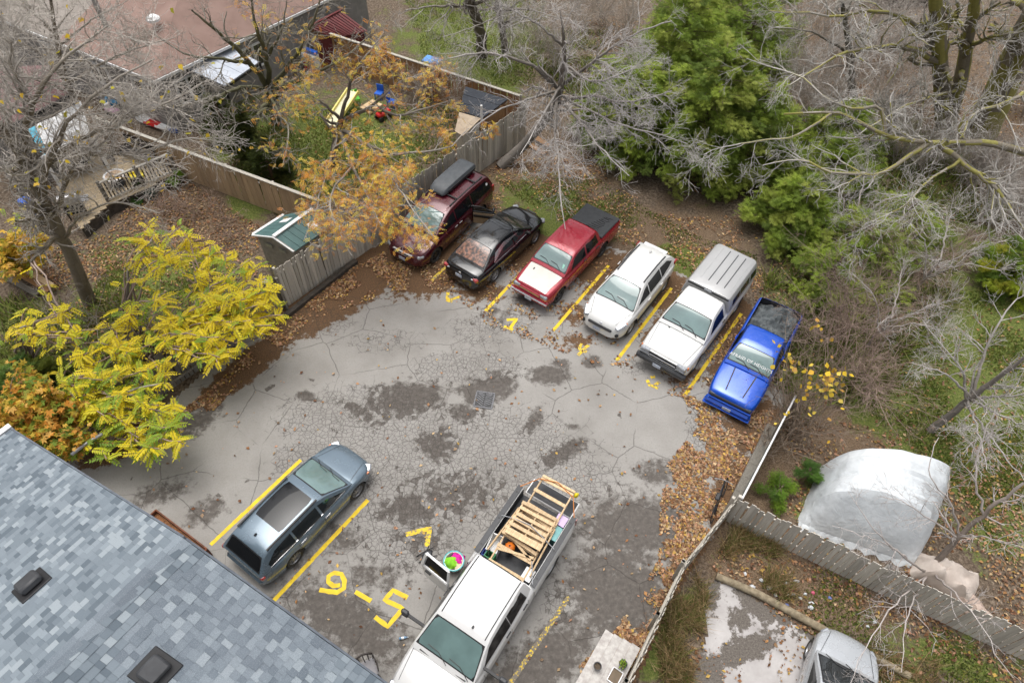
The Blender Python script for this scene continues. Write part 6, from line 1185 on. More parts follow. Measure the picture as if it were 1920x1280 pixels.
for k, (x, y, h, n, lab) in enumerate(((1380, 130, 4.5, 40, 'thin grey brush behind the green cedar'), (1450, 60, 5, 36, 'pale upright brush at the back of the wood'), (1540, 170, 3.8, 46, 'grey brush in the leaf covered wood, by the fork'), (1620, 130, 4, 40, 'brush in front of the dark parked suv'), (1680, 200, 3.2, 40, 'low brush left of the forked trunk'), (1500, 240, 3.0, 44, 'brush between the cedar and the lichened limbs'), (1850, 340, 2.4, 44, 'brush at the foot of the massive leaning trunk'), (1900, 420, 2.4, 40, 'brush above the yellow green bush'), (1420, 180, 4.2, 44, 'grey brush at the dark side of the evergreen clump'), (1580, 60, 4.6, 44, 'pale brush under the far bare tree'), (1700, 110, 3.8, 44, 'brush between the far tree and the forked trunk'), (1880, 200, 3.0, 40, 'brush against the massive leaning trunk'), (1760, 330, 2.6, 40, 'low brush under the long lichened limbs'), (1640, 300, 2.8, 44, 'brush round the broken pale snag'), (1130, 60, 3.4, 40, 'brush between the leaning tree and the cedars'), (830, 190, 2.0, 36, 'low brush behind the black roofed shed'), (1000, 120, 3.0, 40, 'brush behind the leaning bare tree'))):
    shrub('brush', lab, [(x - 40, y), (x + 40, y + 15), (x, y - 15)], n, h, .22, barkcol((.22, .185, .15), (.4, .355, .315)), (11, 1.1), (6, .55), group='brush in the back wood', cat='brush')
for lab, x, y, h in (('pale leafless sapling in the bramble thicket', 1620, 660, 3.2), ('pale leafless sapling between the cedars and the lawn', 1705, 560, 3.4), ('pale leafless sapling rising out of the ragged cedar', 1560, 470, 3.4), ('pale leafless sapling under the leaning trunk', 1830, 420, 3.4)):
    p = A(x, y); T0 = [p, p + [.1, .1, h * .3], p + [.2, .1, h * .6]]
    bare_tree('sapling', lab, [(T0, .07, .035)] + [([T0[1 + (k % 2)], T0[2] + [math.cos(k * 1.3) * .8, math.sin(k * 1.3) * .8, h * .15], T0[2] + [math.cos(k * 1.3) * 1.9, math.sin(k * 1.3) * 1.9, h * .35]], .035, .008) for k in range(5)], barkcol((.24, .2, .17), (.5, .46, .43)), (9, 1.1), (5, .6), (2, .3), group='pale saplings on the right', wander=.16)
# far trunks at the top of the picture
for lab, L in (('dark twin trunk tree behind the play yard fence', [([A(905, 104, 0), A(900, 60, 1.8), A(884, 10, 4), A(860, -60, 6.5)], .3, .2), ([A(884, 10, 4), A(960, -10, 6), A(1040, 0, 7)], .1, .02), ([A(890, 20, 3.6), A(830, 10, 5.4), A(760, 20, 6.4)], .08, .02)]), ('slim dark tree beside the twin trunk', [([A(948, 96, 0), A(940, 50, 1.8), A(930, -10, 4.2)], .2, .12), ([A(936, 20, 3), A(1000, 20, 4.8), A(1060, 40, 5.6)], .06, .015), ([A(938, 30, 2.6), A(890, 50, 4.2), A(830, 70, 5)], .05, .012)]),
               ('bare tree between the cedar and the back wood', [([A(1600, 190, 0), A(1596, 140, 1.8), A(1590, 80, 4), A(1580, 10, 6.4)], .2, .09), ([A(1592, 100, 3.2), A(1520, 60, 5), A(1440, 50, 6)], .07, .015), ([A(1590, 80, 4), A(1660, 40, 5.6), A(1720, 30, 6.4)], .06, .015), ([A(1594, 120, 2.6), A(1540, 130, 4), A(1470, 150, 4.6)], .05, .012)]),
               ('broken pale snag among the brush', [([A(1660, 262, 0), A(1672, 232, 1.0), A(1684, 205, 1.9), A(1690, 178, 2.6)], .16, .08), ([A(1676, 222, 1.4), A(1650, 190, 2.6), A(1640, 170, 3)], .05, .012)])):
    bare_tree('bare_tree', lab, L, grey, (9, 1.7), (6, .9), (4, .45), group='bare trees round the lot')
# ---- evergreens
GRN = np.array([(.21, .29, .045), (.27, .36, .055), (.33, .41, .065), (.37, .42, .09), (.17, .24, .045)])
def conifer(name, label, x, y, h, rad, n, cols=GRN, size=.21, base=.2, power=.75, group='evergreens round the lot', sparse=0.0, cat='tree', droop=.1):
    c = A(x, y); root = tag(empty(name, tuple(c)), label, cat, group)
    tubes('trunk', [(np.array([[[0, 0, 0], [.03, 0, h * .4], [0, .03, h * .9]]]), np.array([[rad * .07 + .03, rad * .05 + .02, .02]]), 8)], barkcol((.14, .09, .06), (.2, .14, .1)), root)
    # limbs carrying clumps of sprays; gaps between clumps stay open
    nb = int(26 * h ** .5 * rad); zt = rng.uniform(0, 1, nb) ** 1.25; az = rng.uniform(0, 2 * np.pi, nb); reach = rad * (1 - zt) ** power * rng.uniform(.75, 1.12, nb) + .12; z0 = base + zt * (h - base) * .93
    S = np.stack([np.zeros(nb), np.zeros(nb), z0], 1); D = np.stack([np.cos(az), np.sin(az), np.full(nb, .28)], 1); Pb, Rb = walk(S, D, reach, np.full(nb, .03), 7, .06, -.02); tubes('limbs', [(Pb, Rb, 4)], barkcol((.13, .1, .07), (.18, .14, .1)), root)
    w = reach / reach.sum(); bi = rng.choice(nb, n, p=w); t = rng.beta(2.2, 1.0, n); xk = t * 6; i = np.minimum(xk.astype(int), 5); f = (xk - i)[:, None]; Q = Pb[bi, i] * (1 - f) + Pb[bi, i + 1] * f
    off = rng.normal(0, 1, (n, 3)); off /= np.linalg.norm(off, axis=1, keepdims=True); Q = Q + off * (.14 + .2 * reach[bi] * .6)[:, None] * rng.uniform(.2, 1, (n, 1)) * np.array([1, 1, .7]); Q[:, 2] = np.maximum(Q[:, 2], .08)
    Dd = np.stack([np.cos(az[bi]), np.sin(az[bi]), np.full(n, -droop)], 1) + rng.normal(0, .45, (n, 3)) + off * .5
    cc = np.clip(cols[rng.integers(0, len(cols), nb)] * rng.uniform(.8, 1.15, (nb, 1)), 0, 1); nn = len(SPRAY)
    o = cards('crown', Q, Dd, size, SPRAY, cols, root); a = o.data.color_attributes['Col']; cl = np.ones((n, 4), np.float32); cl[:, :3] = cc[bi] * rng.uniform(.8, 1.2, (n, 1)); a.data.foreach_set('color', np.repeat(cl, nn * 4, axis=0).ravel()); return root
for x, y, h, r, n, k, lab in ((1300, 318, 6.4, 2.7, 24000, 1.0, 'large bushy green cedar standing behind the white suv'), (1190, 300, 4.8, 2.0, 14000, 1.0, 'green cedar with hanging branch tips behind the red pickup'), (1250, 210, 6.6, 2.5, 18000, 1.05, 'rounded green cedar in the middle of the evergreen clump'), (1385, 330, 4.8, 2.1, 14000, .95, 'green cedar behind the capped white pickup'), (1290, 110, 6.6, 2.8, 15000, 1.1, 'bright green cedar at the back beside the pale brush'), (1370, 190, 5.6, 2.3, 12000, 1.0, 'green cedar at the wood side of the evergreen clump'), (1150, 262, 4.6, 2.0, 11000, 1.05, 'green cedar beside the leaning bare tree'), (1410, 120, 5.2, 2.2, 9000, 1.1, 'light green cedar against the back wood')):
    conifer('cedar_tree', lab, x, y, h, r, n, GRN * k, power=.42)
conifer('cedar_tree', 'low cedar spreading over the soil behind the blue pickup', 1470, 440, 3.2, 1.9, 9000, GRN * 1.1)
conifer('cedar_tree', 'ragged cedar under the long lichened limbs', 1540, 380, 3.6, 2.2, 9000, GRN)
conifer('cedar_tree', 'sparse cedar overgrown with brambles right of the blue pickup', 1590, 500, 2.8, 2.5, 4200, GRN * 1.1)
conifer('cedar_tree', 'thin cedar among the brambles beside the blue pickup tail', 1545, 545, 2.0, 1.7, 2000, GRN * 1.15)
conifer('cedar_tree', 'loose cedar at the edge of the lawn under the lichened limbs', 1668, 455, 2.4, 2.0, 2400, GRN * 1.1)
conifer('cedar_tree', 'spreading cedar below the broken pale snag', 1560, 300, 3.2, 2.3, 6000, GRN * .95)
for x, y, h, r, lab in ((428, 262, 2.6, .9, 'dark juniper beside the driveway corner'), (472, 300, 2.8, .95, 'dark juniper in the middle of the hedge'), (512, 338, 2.4, .85, 'dark juniper nearest the green roofed shed')): conifer('juniper', lab, x, y, h, r, 3600, GRN * .24, .18, group='dark junipers along the tan fence')
conifer('evergreen_bush', 'dense yellow green bush on the lawn below the leaning trunk', 1885, 530, 1.9, 1.5, 7000, np.array([(.2, .3, .03), (.3, .36, .03), (.14, .22, .03), (.38, .38, .04)]), .2, .05, .35, cat='bush')
conifer('evergreen_bush', 'bright green low bush beside the white tarp shelter', 1452, 930, .7, .55, 3200, np.array([(.15, .26, .03), (.19, .3, .03), (.11, .2, .03)]), .07, .03, .4, cat='bush'); conifer('evergreen_bush', 'slim green bush against the tarp shelter side', 1500, 905, 1.1, .4, 2200, np.array([(.1, .2, .03), (.08, .16, .03)]), .08, .03, .5, cat='bush')
conifer('evergreen_bush', 'small green plant at the foot of the deck railing', 262, 372, .7, .4, 500, np.array([(.06, .16, .03), (.09, .2, .04)]), .12, .03, .5, cat='bush'); conifer('evergreen_bush', 'bright leafy plant by the tan fence and the railing', 338, 348, .6, .35, 350, np.array([(.2, .35, .03), (.25, .4, .04)]), .14, .03, .5, cat='bush')
conifer('evergreen_bush', 'green foliage mass under the orange maple', 60, 735, 1.5, 1.2, 3000, np.array([(.08, .15, .03), (.11, .19, .035), (.2, .24, .04)]), .2, .05, .5, cat='bush')
# ---- orange maple
MAPC = np.array([(.66, .3, .05), (.6, .38, .05), (.7, .42, .1), (.5, .36, .04), (.3, .32, .04), (.16, .24, .03)])
def maple(label, spots, n, tips, size=.17, cols=MAPC):
    base = A(*spots); root = tag(empty('maple_tree', tuple(base)), label, 'tree'); limbs = [([np.zeros(3) + base, (base + t_) / 2 + [0, 0, .4], t_], .06, .015) for t_ in tips]; P0, R0 = mk_limbs(limbs, 10, .03); P0 = P0 - base
    P1, R1 = kids(P0, R0, 10, .3, .7, 1.0, 6, .2, .0); P2, R2 = kids(P1, R1, 6, .2, .7, .5, 4, .2, 0); tubes('trunk', [(P0[:1], R0[:1] * 1.6, 8)], brown, root); tubes('branches', [(P0[1:], R0[1:], 6), (P1, R1, 3), (P2, R2, 3)], brown, root)
    Q = np.concatenate([P2[:, -1], P2[:, 2], P1[:, -1]]); Q = np.concatenate([Q + rng.normal(0, .1, Q.shape) for _ in range(4)]); Q = Q[rng.permutation(len(Q))][:n]; D = rng.normal(0, 1, (len(Q), 3)); D[:, 2] -= .3; cards('crown', Q, D, size, MAPLE, cols, root)
maple('orange and green maple behind the shingled roof', (70, 830), 4200, [A(40, 770, 2.6), A(90, 790, 2.4), A(130, 820, 2.0), A(20, 720, 2.8), A(90, 740, 2.6), A(-20, 790, 2.8), A(60, 840, 2.0), A(130, 770, 2.2)])
maple('small yellow orange maple beyond the split log pile', (40, 520), 900, [A(30, 470, 1.8), A(50, 450, 2.2), A(10, 480, 2)], .2, MAPC[[1, 2, 3, 4]])
# ---- yellow sumac: every compound leaf is a part
def leaf_mesh(k, pairs):
    mb = MB(); r_ = random.Random(k); sag = r_.uniform(.5, .9)
    zf = lambda x: -sag * x * x * .55
    for i in range(pairs):
        x = .12 + .8 * i / pairs; L = .27 * (1 - .35 * abs(i / pairs - .35)); 
        for sg in (-1, 1):
            a = sg * r_.uniform(1.0, 1.3); ca, sa = math.cos(a), math.sin(a); w = .062; z = zf(x); dz = -.06 - r_.uniform(0, .05)
            mb.add([(x, 0, z), (x + ca * L * .4 - sa * w, sa * L * .4 + ca * w, z + dz * .2), (x + ca * L, sa * L, z + dz), (x + ca * L * .4 + sa * w, sa * L * .4 - ca * w, z + dz * .2)], [(0, 1, 2, 3)])
    z = zf(.95); mb.add([(.92, 0, z), (1.02, .04, z - .03), (1.16, 0, z - .1), (1.02, -.04, z - .03)], [(0, 1, 2, 3)])
    mb.add([(0, -.008, 0), (0, .008, 0), (.5, .006, zf(.5) + .004), (.5, -.006, zf(.5) + .004)], [(0, 1, 2, 3)], 1); mb.add([(.5, -.006, zf(.5) + .004), (.5, .006, zf(.5) + .004), (.95, .004, zf(.95) + .004), (.95, -.004, zf(.95) + .004)], [(0, 1, 2, 3)], 1)
    me = mb.mesh('leaf'); me.materials.append(M['sumac_a']); me.materials.append(M['sumac_stalk']); return me
def sumac_mat(name, stops):
    m, t, b = new_mat(name); oi = t.nodes.new('ShaderNodeObjectInfo').outputs['Random']; c = ramp(t, mth(t, 'ADD', oi, mth(t, 'MULTIPLY_ADD', noise(t, 3, 3, .6, geoco(t)), .5, -.25)), stops); t.links.new(c, b.inputs['Base Color']); b.inputs['Roughness'].default_value = .55
    tr = t.nodes.new('ShaderNodeBsdfTranslucent'); t.links.new(c, tr.inputs['Color']); mx = t.nodes.new('ShaderNodeMixShader'); mx.inputs[0].default_value = .42; t.links.new(b.outputs[0], mx.inputs[1]); t.links.new(tr.outputs[0], mx.inputs[2]); t.links.new(mx.outputs[0], t.nodes['Material Output'].inputs['Surface']); return m
M['sumac_a'] = sumac_mat('sumac_yellow', [(0, (.62, .5, .015)), (.5, (.8, .64, .015)), (.85, (.7, .62, .02)), (1, (.45, .5, .025))]); M['sumac_b'] = sumac_mat('sumac_green', [(0, (.16, .28, .02)), (.5, (.28, .4, .025)), (.85, (.5, .52, .025)), (1, (.62, .54, .03))]); M['sumac_stalk'] = mat('sumac_stalk', (.3, .16, .06), .8)
leafA = [leaf_mesh(k, p) for k, p in ((1, 7), (2, 8), (3, 6), (4, 9))]; leafB = []
for me in leafA: m2 = me.copy(); m2.materials[0] = M['sumac_b']; leafB.append(m2)
def sumac(label, base, tips, nl, green, mean=.5):
    mean *= .8; nl += 1
    b3 = A(*base); root = tag(empty('sumac_tree', tuple(b3)), label, 'tree', 'yellow sumacs along the lot edge'); T_ = [A(x, y, z) - b3 for x, y, z in tips]
    limbs = [([np.array([random.uniform(-.2, .2), random.uniform(-.2, .2), 0]), t_ * .45 + [0, 0, .35 * t_[2]], t_], .05, .016) for t_ in T_]; P0, R0 = mk_limbs(limbs, 12, .04); P1, R1 = kids(P0, R0, 2.2, .4, .6, .8, 6, .15, .02)
    tubes('trunk', [(P0[:1], R0[:1] * 1.5, 8)], grey, root); crown = tubes('branches', [(P0[1:], R0[1:], 6), (P1, R1, 4)], barkcol((.2, .17, .15), (.35, .25, .2)), root)
    ends = [(P0[i, -1], P0[i, -1] - P0[i, -3], nl) for i in range(len(P0))] + [(P1[i, -1], P1[i, -1] - P1[i, -2], max(2, nl // 3)) for i in range(len(P1))]
    for e, d, k in ends:
        a0 = random.uniform(0, 6.28)
        for j in range(k):
            a = a0 + 2.4 * j; g = random.random() < green; o = bpy.data.objects.new('leaf', random.choice(leafB if g else leafA)); col.objects.link(o); o.parent = crown
            s = mean * random.uniform(.65, 1.2); o.location = tuple(e - d * random.uniform(0, .8)); o.rotation_euler = (random.gauss(0, .25), -random.uniform(-.25, .5), a); o.scale = (s, s, s)
sumac('yellow sumac with drooping compound leaves beside the green roofed shed', (330, 690), [(505, 545, 2.9), (470, 600, 2.8), (440, 560, 3.0), (510, 610, 2.6), (400, 640, 2.7), (380, 590, 2.8), (430, 660, 2.4), (340, 600, 2.6), (480, 480, 2.8), (350, 660, 2.4), (455, 640, 2.5), (490, 570, 2.8), (420, 600, 2.9), (370, 640, 2.6), (530, 590, 2.5), (440, 510, 2.9), (310, 640, 2.5), (500, 520, 2.7), (460, 560, 3), (390, 560, 2.9), (360, 620, 2.7)], 8, .12)
sumac('tall yellow sumac rising above the garden bed', (250, 640), [(290, 440, 3.4), (320, 470, 3.2), (270, 480, 3.1), (330, 430, 3.4), (250, 590, 2.6), (230, 650, 2.4), (300, 500, 3.1), (350, 480, 3.1), (280, 420, 3.4), (310, 560, 2.8)], 7, .1, .6)
sumac('green and yellow sumac hanging over the corner of the lot', (190, 800), [(300, 720, 2.4), (250, 740, 2.4), (330, 800, 1.9), (260, 820, 1.9), (200, 860, 1.8), (220, 700, 2.5), (290, 850, 1.6), (300, 770, 2.1), (160, 740, 2.4), (350, 770, 2.0), (230, 790, 2.1), (280, 690, 2.5), (330, 840, 1.7), (190, 780, 2.2)], 7, .55, .6)
def tips_in(poly, k, z0, z1):
    out = []; xs_, ys_ = [p[0] for p in poly], [p[1] for p in poly]
    while len(out) < k:
        x, y = random.uniform(min(xs_), max(xs_)), random.uniform(min(ys_), max(ys_))
        if inpoly(np.array([x]), np.array([y]), poly)[0]: out.append((x, y, random.uniform(z0, z1)))
    return out
sumac('full yellow sumac in the middle of the sumac thicket', (290, 690), tips_in([(240, 560), (380, 520), (440, 600), (420, 680), (300, 720), (200, 660)], 17, 2.2, 2.9), 7, .2)
sumac('yellow green sumac in front of the orange maple', (140, 760), tips_in([(120, 640), (280, 640), (330, 740), (250, 800), (140, 760)], 16, 1.9, 2.6), 7, .4, .58)
sumac('pale yellow sumac between the garden bed and the shed', (420, 620), tips_in([(300, 420), (480, 470), (520, 560), (400, 560), (310, 500)], 12, 2.4, 3.0), 6, .1, .58)
sumac('thin yellow sumac at the left yard edge', (60, 690), tips_in([(0, 580), (170, 570), (230, 640), (120, 690), (0, 660)], 11, 2.0, 2.8), 4, .2, .56)
sumac('bright yellow sumac above the dark fence', (380, 650), tips_in([(360, 560), (500, 540), (540, 600), (470, 660), (380, 690)], 14, 2.1, 2.8), 7, .15, .58)
sumac('low green yellow sumac at the roof corner', (200, 840), tips_in([(150, 700), (300, 690), (370, 800), (280, 880), (180, 860)], 14, 1.4, 2.1), 6, .6, .56)
sumac('sparse yellow sumac at the foot of the deck', (60, 470), [(40, 410, 2.2), (80, 420, 2.0), (20, 440, 2.0), (150, 640, 2.4), (110, 600, 2.2)], 4, .15, .5)
shrub('shrub', 'bare grey brush growing under the yellow sumacs', [(150, 620), (250, 620), (330, 640), (200, 690), (380, 600)], 60, 2.2, .6, barkcol((.2, .17, .14), (.36, .31, .28)), (6, .8), (3, .4), group='brush in the left yard', lean=(.2, 0)); shrub('shrub', 'bare canes of the garden bed beside the tan fence', [(320, 400), (380, 400), (430, 420)], 30, 1.1, .9, barkcol((.25, .17, .12), (.33, .24, .19)), (6, .7), (4, .35), group='brush in the left yard')
# ================================================================== loads, furniture, toys, litter
def T_(car, o): o.location = car.root.matrix_basis @ Vector(o.location); o.rotation_euler.z += car.root.rotation_euler.z; return o
def thing(name, label, cat, loc, rz=0, group=None): return tag(empty(name, tuple(float(v) for v in loc), rz), label, cat, group)
# ---- pallets and things in the white work truck's bed (local frame of the truck)
def pallet(label, x, y, z, L, W, slats, rz=0, tilt=0, under=3, thick=.1, cross=None):
    o = thing('pallet', label, 'pallet', (x, y, z), rz, 'wooden pallets on the white work truck'); T_(RAM, o); o.rotation_euler.y = tilt
    st = MB().box((0, 0, 0), (L, .04, thick)).mesh('stringer'); st.materials.append(M['pallet_wood']); sl = MB().box((0, 0, 0), (.1, W, .02)).mesh('slat'); sl.materials.append(M['pallet_wood'])
    for i in range(under):
        q = bpy.data.objects.new('stringer', st); col.objects.link(q); q.parent = o; q.location = (0, -W / 2 + .03 + (W - .06) * i / (under - 1), thick / 2)
    for s in slats:
        q = bpy.data.objects.new('slat', sl); col.objects.link(q); q.parent = o; q.location = (s * L / 2, random.uniform(-.015, .015), thick + .01); q.rotation_euler.z = random.gauss(0, .02)
        if len(slats) > 5 and random.random() < .4: q = bpy.data.objects.new('slat', sl); col.objects.link(q); q.parent = o; q.location = (s * L / 2, 0, -.01)
    if cross:
        for a, b in cross: MB().bar((*a, thick + .035), (*b, thick + .035), .07, .03).build('brace', M['pallet_wood'], o)
    return o
pallet('open pallet frame with crossed boards behind the truck cab', -1.62, .03, 1.24, 1.35, 1.12, (-.95, .2, .95), .05, under=2, cross=[((-.3, -.5), (.1, .45)), ((.25, -.5), (.0, .5))])
pallet('lower slatted pallet in the middle of the truck bed', -2.3, 0, 1.36, 1.1, 1.15, (-.93, -.62, -.31, 0, .31, .62, .93), -.06, .03)
pallet('upper slatted pallet topping the load in the truck bed', -2.34, .02, 1.49, 1.05, 1.1, (-.93, -.6, -.2, .12, .45, .78, .95), .05, -.02)
pallet('long pallet frame overhanging the lowered tailgate', -3.15, .05, 1.40, 1.5, 1.05, (-.96, -.86, -.3, .35, .9), .03, .06, under=2)
for y in (-.62, .66): tag(T_(RAM, MB().bar((-.75, 0, 0), (.75, 0, 0), .04, .09).build('lumber', M['pallet_wood'], None, loc=(-1.9, y, 1.42), rot=(0, .02, .06 * (1 if y > 0 else -1)))), 'loose board lying beside the pallets on the ' + ('teal bin' if y > 0 else 'foam box') + ' side of the truck bed', 'board')
def strap(label, pts, r, mt): o = MB().tube(pts, r, 5).build('strap', mt, None); tag(o, label, 'strap'); o.location = RAM.root.location; o.rotation_euler = RAM.root.rotation_euler
M['orange_strap'] = mat('orange_strap', (.6, .22, .05), .7); M['grey_strap'] = mat('grey_strap', (.35, .36, .38), .6)
strap('grey ratchet strap over the middle pallets', [(-2.2, -.88, 1.43), (-2.25, -.5, 1.6), (-2.3, 0, 1.66), (-2.2, .5, 1.6), (-2.15, .88, 1.43)], .014, M['grey_strap'])
strap('grey strap from the front pallet to the bed rail', [(-1.5, .55, 1.5), (-1.2, .75, 1.48), (-1.0, .88, 1.44)], .014, M['grey_strap'])
strap('orange strap tied round the overhanging pallet frame', [(-3.25, -.9, 1.43), (-3.7, -.52, 1.58), (-3.88, 0, 1.58), (-3.72, .6, 1.56), (-3.25, .9, 1.43)], .014, M['orange_strap'])
mb = MB(); n_ = 20; P = []
for i in range(9):
    for j in range(n_):
        t, a = math.pi * (i / 8), 2 * math.pi * j / n_; r = .15 * (math.sin(t) + .001) * (1 + .07 * math.cos(a * 8)); P.append((r * math.cos(a), r * math.sin(a), .12 - .115 * math.cos(t)))
mb.add(P, [(i * n_ + j, i * n_ + (j + 1) % n_, (i + 1) * n_ + (j + 1) % n_, (i + 1) * n_ + j) for i in range(8) for j in range(n_)])
pk = thing('pumpkin', 'round orange pumpkin in the open pallet frame', 'pumpkin', (-1.62, -.22, 1.1)); T_(RAM, pk); mb.build('fruit', mat('pumpkin_skin', (.72, .2, .01), .45, (.6, .14, .01)), pk, smooth=True); MB().tube([(0, 0, .23), (.02, 0, .28), (.05, 0, .3)], .018, 6).build('stem', M['timber_dark'], pk)
def bin_(name, label, x, y, z, d, mt, lid=None, rz=0):
    o = thing(name, label, 'box', (x, y, z), rz); T_(RAM, o); w = .025
    MB().box((0, 0, w / 2), (d[0], d[1], w)).build('base', mt, o)
    for sx in (-1, 1): MB().box((sx * (d[0] / 2 - w / 2), 0, d[2] / 2 + w / 2), (w, d[1] - 2 * w - .002, d[2])).build('side', mt, o)
    for sy in (-1, 1): MB().box((0, sy * (d[1] / 2 - w / 2), d[2] / 2 + w / 2), (d[0], w, d[2])).build('side', mt, o)
    if lid: MB().box((0, 0, d[2] + w + .015), (d[0] + .02, d[1] + .02, .03)).build('lid', lid, o)
bin_('foam_box', 'open white foam box in the corner of the truck bed', -1.45, -.62, .92, (.52, .34, .4), M['white_plain'], rz=.15)
bin_('storage_bin', 'lilac storage bin beside the overhanging pallet', -3.0, .62, .92, (.3, .3, .42), mat('lilac', (.42, .3, .55), .5), mat('lilac_lid', (.55, .42, .65), .5)); bin_('storage_bin', 'teal storage bin under the middle pallets', -2.6, .66, .92, (.42, .24, .38), mat('teal_bin', (.12, .32, .32), .5), mat('teal_lid', (.16, .4, .4), .5))
bin_('crate', 'green crate behind the truck cab', -1.1, -.55, .92, (.22, .28, .4), mat('green_crate', (.03, .2, .07), .6)); bin_('crate', 'small blue crate tucked behind the truck cab', -1.1, -.74, .92, (.2, .1, .34), mat('blue_crate', (.02, .05, .3), .6)); bin_('cooler', 'pale cooler by the bed wall near the cab', -1.2, .62, .92, (.34, .26, .34), mat('pale_cooler', (.45, .5, .52), .5), M['white_plain'])
def lump(name, label, cat, loc, r, mt, seed, flat=.6, parent=None):
    bm = bmesh.new(); bmesh.ops.create_icosphere(bm, subdivisions=3, radius=1)
    for v in bm.verts:
        k = 1 + .4 * mnoise.noise(v.co * 1.5 + Vector((seed, 0, 0))) - .42 * abs(mnoise.noise(v.co * 2.6 + Vector((0, seed, 0)))); v.co *= k; v.co = Vector((v.co.x * r[0], v.co.y * r[1], max(-.02, v.co.z) * r[2]))
    me = bpy.data.meshes.new(name); bm.to_mesh(me); bm.free(); me.polygons.foreach_set('use_smooth', [True] * len(me.polygons)); o = link(name, me, parent, mt, loc=tuple(loc)); 
    if parent is None: tag(o, label, cat)
    return o
g = lump('work_glove', 'yellow rag tied to the corner of the overhanging pallet', 'rag', (-3.86, .62, 1.47), (.09, .07, .12), mat('yellow_rag', (.8, .65, .02), .7), 3.1); T_(RAM, g)
# ---- laundry basket with clothes
b0 = at(852, 1060); BASK = 1; bk = thing('laundry_basket', 'white and teal laundry basket beside the open truck door', 'basket', b0)
MB().lathe([(.0, .01), (.2, .01), (.24, .2), (.27, .36), (.29, .37), (.29, .385), (.26, .385), (.235, .2), (.19, .03), (0, .03)], 26, cap=False).build('tub', M['white_plain'], bk, ang=40); MB().lathe([(.275, .37), (.305, .375), (.305, .395), (.275, .395), (.275, .37)], 26, cap=False).build('rim', mat('teal_rim', (.1, .5, .52), .4), bk, smooth=True)
lump('green_jacket', 'lime green jacket folded in the laundry basket', 'clothes', b0 + [-.08, -.06, .33], (.26, .18, .13), mat('lime_cloth', (.25, .62, .02), .75, (.14, .42, .01), 6, bmp=.3), 1.2); lump('magenta_cloth', 'magenta towel under the lime green jacket', 'clothes', b0 + [.07, .05, .31], (.24, .25, .1), mat('magenta_cloth', (.62, .01, .3), .8, (.45, .005, .2), 6), 5.3); lump('cream_cloth', 'cream cloth sticking out of the laundry basket', 'clothes', b0 + [.14, -.08, .32], (.14, .2, .08), mat('cream_cloth', (.68, .58, .4), .85), 9.4)
# ---- folded dark frame beside the basket
f0 = at(798, 1042); fr = thing('folded_frame', 'dark folded chair frame lying on the cracked asphalt', 'frame', f0, .5); M['dark_metal'] = mat('dark_metal', (.03, .03, .032), .5, metal=.4)
for k, (a, b) in enumerate((((-.25, -.1, .03), (.3, -.14, .05)), ((-.25, .1, .03), (.3, .12, .05)), ((-.2, -.2, .06), (.2, .22, .06)))): MB().tube([a, ((a[0] + b[0]) / 2, (a[1] + b[1]) / 2, .09), b], .014, 6).build('tube', M['dark_metal'], fr)
lump('seat_cloth', None, None, (0.05, 0, .04), (.17, .13, .07), M['plastic_grey'], 4.4, parent=fr)
# ---- bottle
bo = thing('plastic_bottle', 'blue water bottle lying beside the big white truck', 'bottle', at(756, 1195, .04), .2); MB().lathe([(0, -.11), (.036, -.11), (.038, .04), (.015, .1), (.013, .12), (0, .12)], 12, axis='X', cap=False).build('bottle', mat('blue_bottle', (.25, .4, .55), .2, (.15, .28, .45), coat=1), bo, smooth=True); MB().lathe([(.039, -.05), (.039, .02)], 12, axis='X', cap=False).build('label_band', M['white_plain'], bo); MB().lathe([(.015, .12), (.015, .14), (0, .14)], 10, axis='X').build('bottle_cap', M['white_plain'], bo)
# ---- spindle back chair by the house
ch = thing('spindle_chair', 'black spindle back chair with grey seat standing by the house', 'chair', at(694, 1262), R(28)); M['dark_wood'] = mat('dark_wood', (.03, .022, .018), .5)
MB().box((0, 0, .45), (.46, .46, .05)).build('seat', mat('grey_seat', (.27, .26, .27), .7), ch, bevel=.02)
crest = [(-.25, .2, .86), (-.13, .25, .9), (0, .27, .91), (.13, .25, .9), (.25, .2, .86)]; MB().tube(crest, .028, 8).build('crest_rail', M['dark_wood'], ch, smooth=True)
for i, p in enumerate(crest): MB().tube([(p[0] * .85, .19, .46), p], .014, 6).build('spindle', M['dark_wood'], ch)
for sx in (-1, 1):
    for sy in (-1, 1): MB().tube([(sx * .18, sy * .18, .44), (sx * .22, sy * .22, 0)], .018, 6).build('leg', M['dark_wood'], ch)
    MB().tube([(sx * .25, .2, .68), (sx * .28, 0, .69), (sx * .26, -.18, .68)], .02, 6).build('armrest', M['dark_wood'], ch); MB().tube([(sx * .24, -.16, .46), (sx * .26, -.17, .68)], .014, 6).build('arm_post', M['dark_wood'], ch)
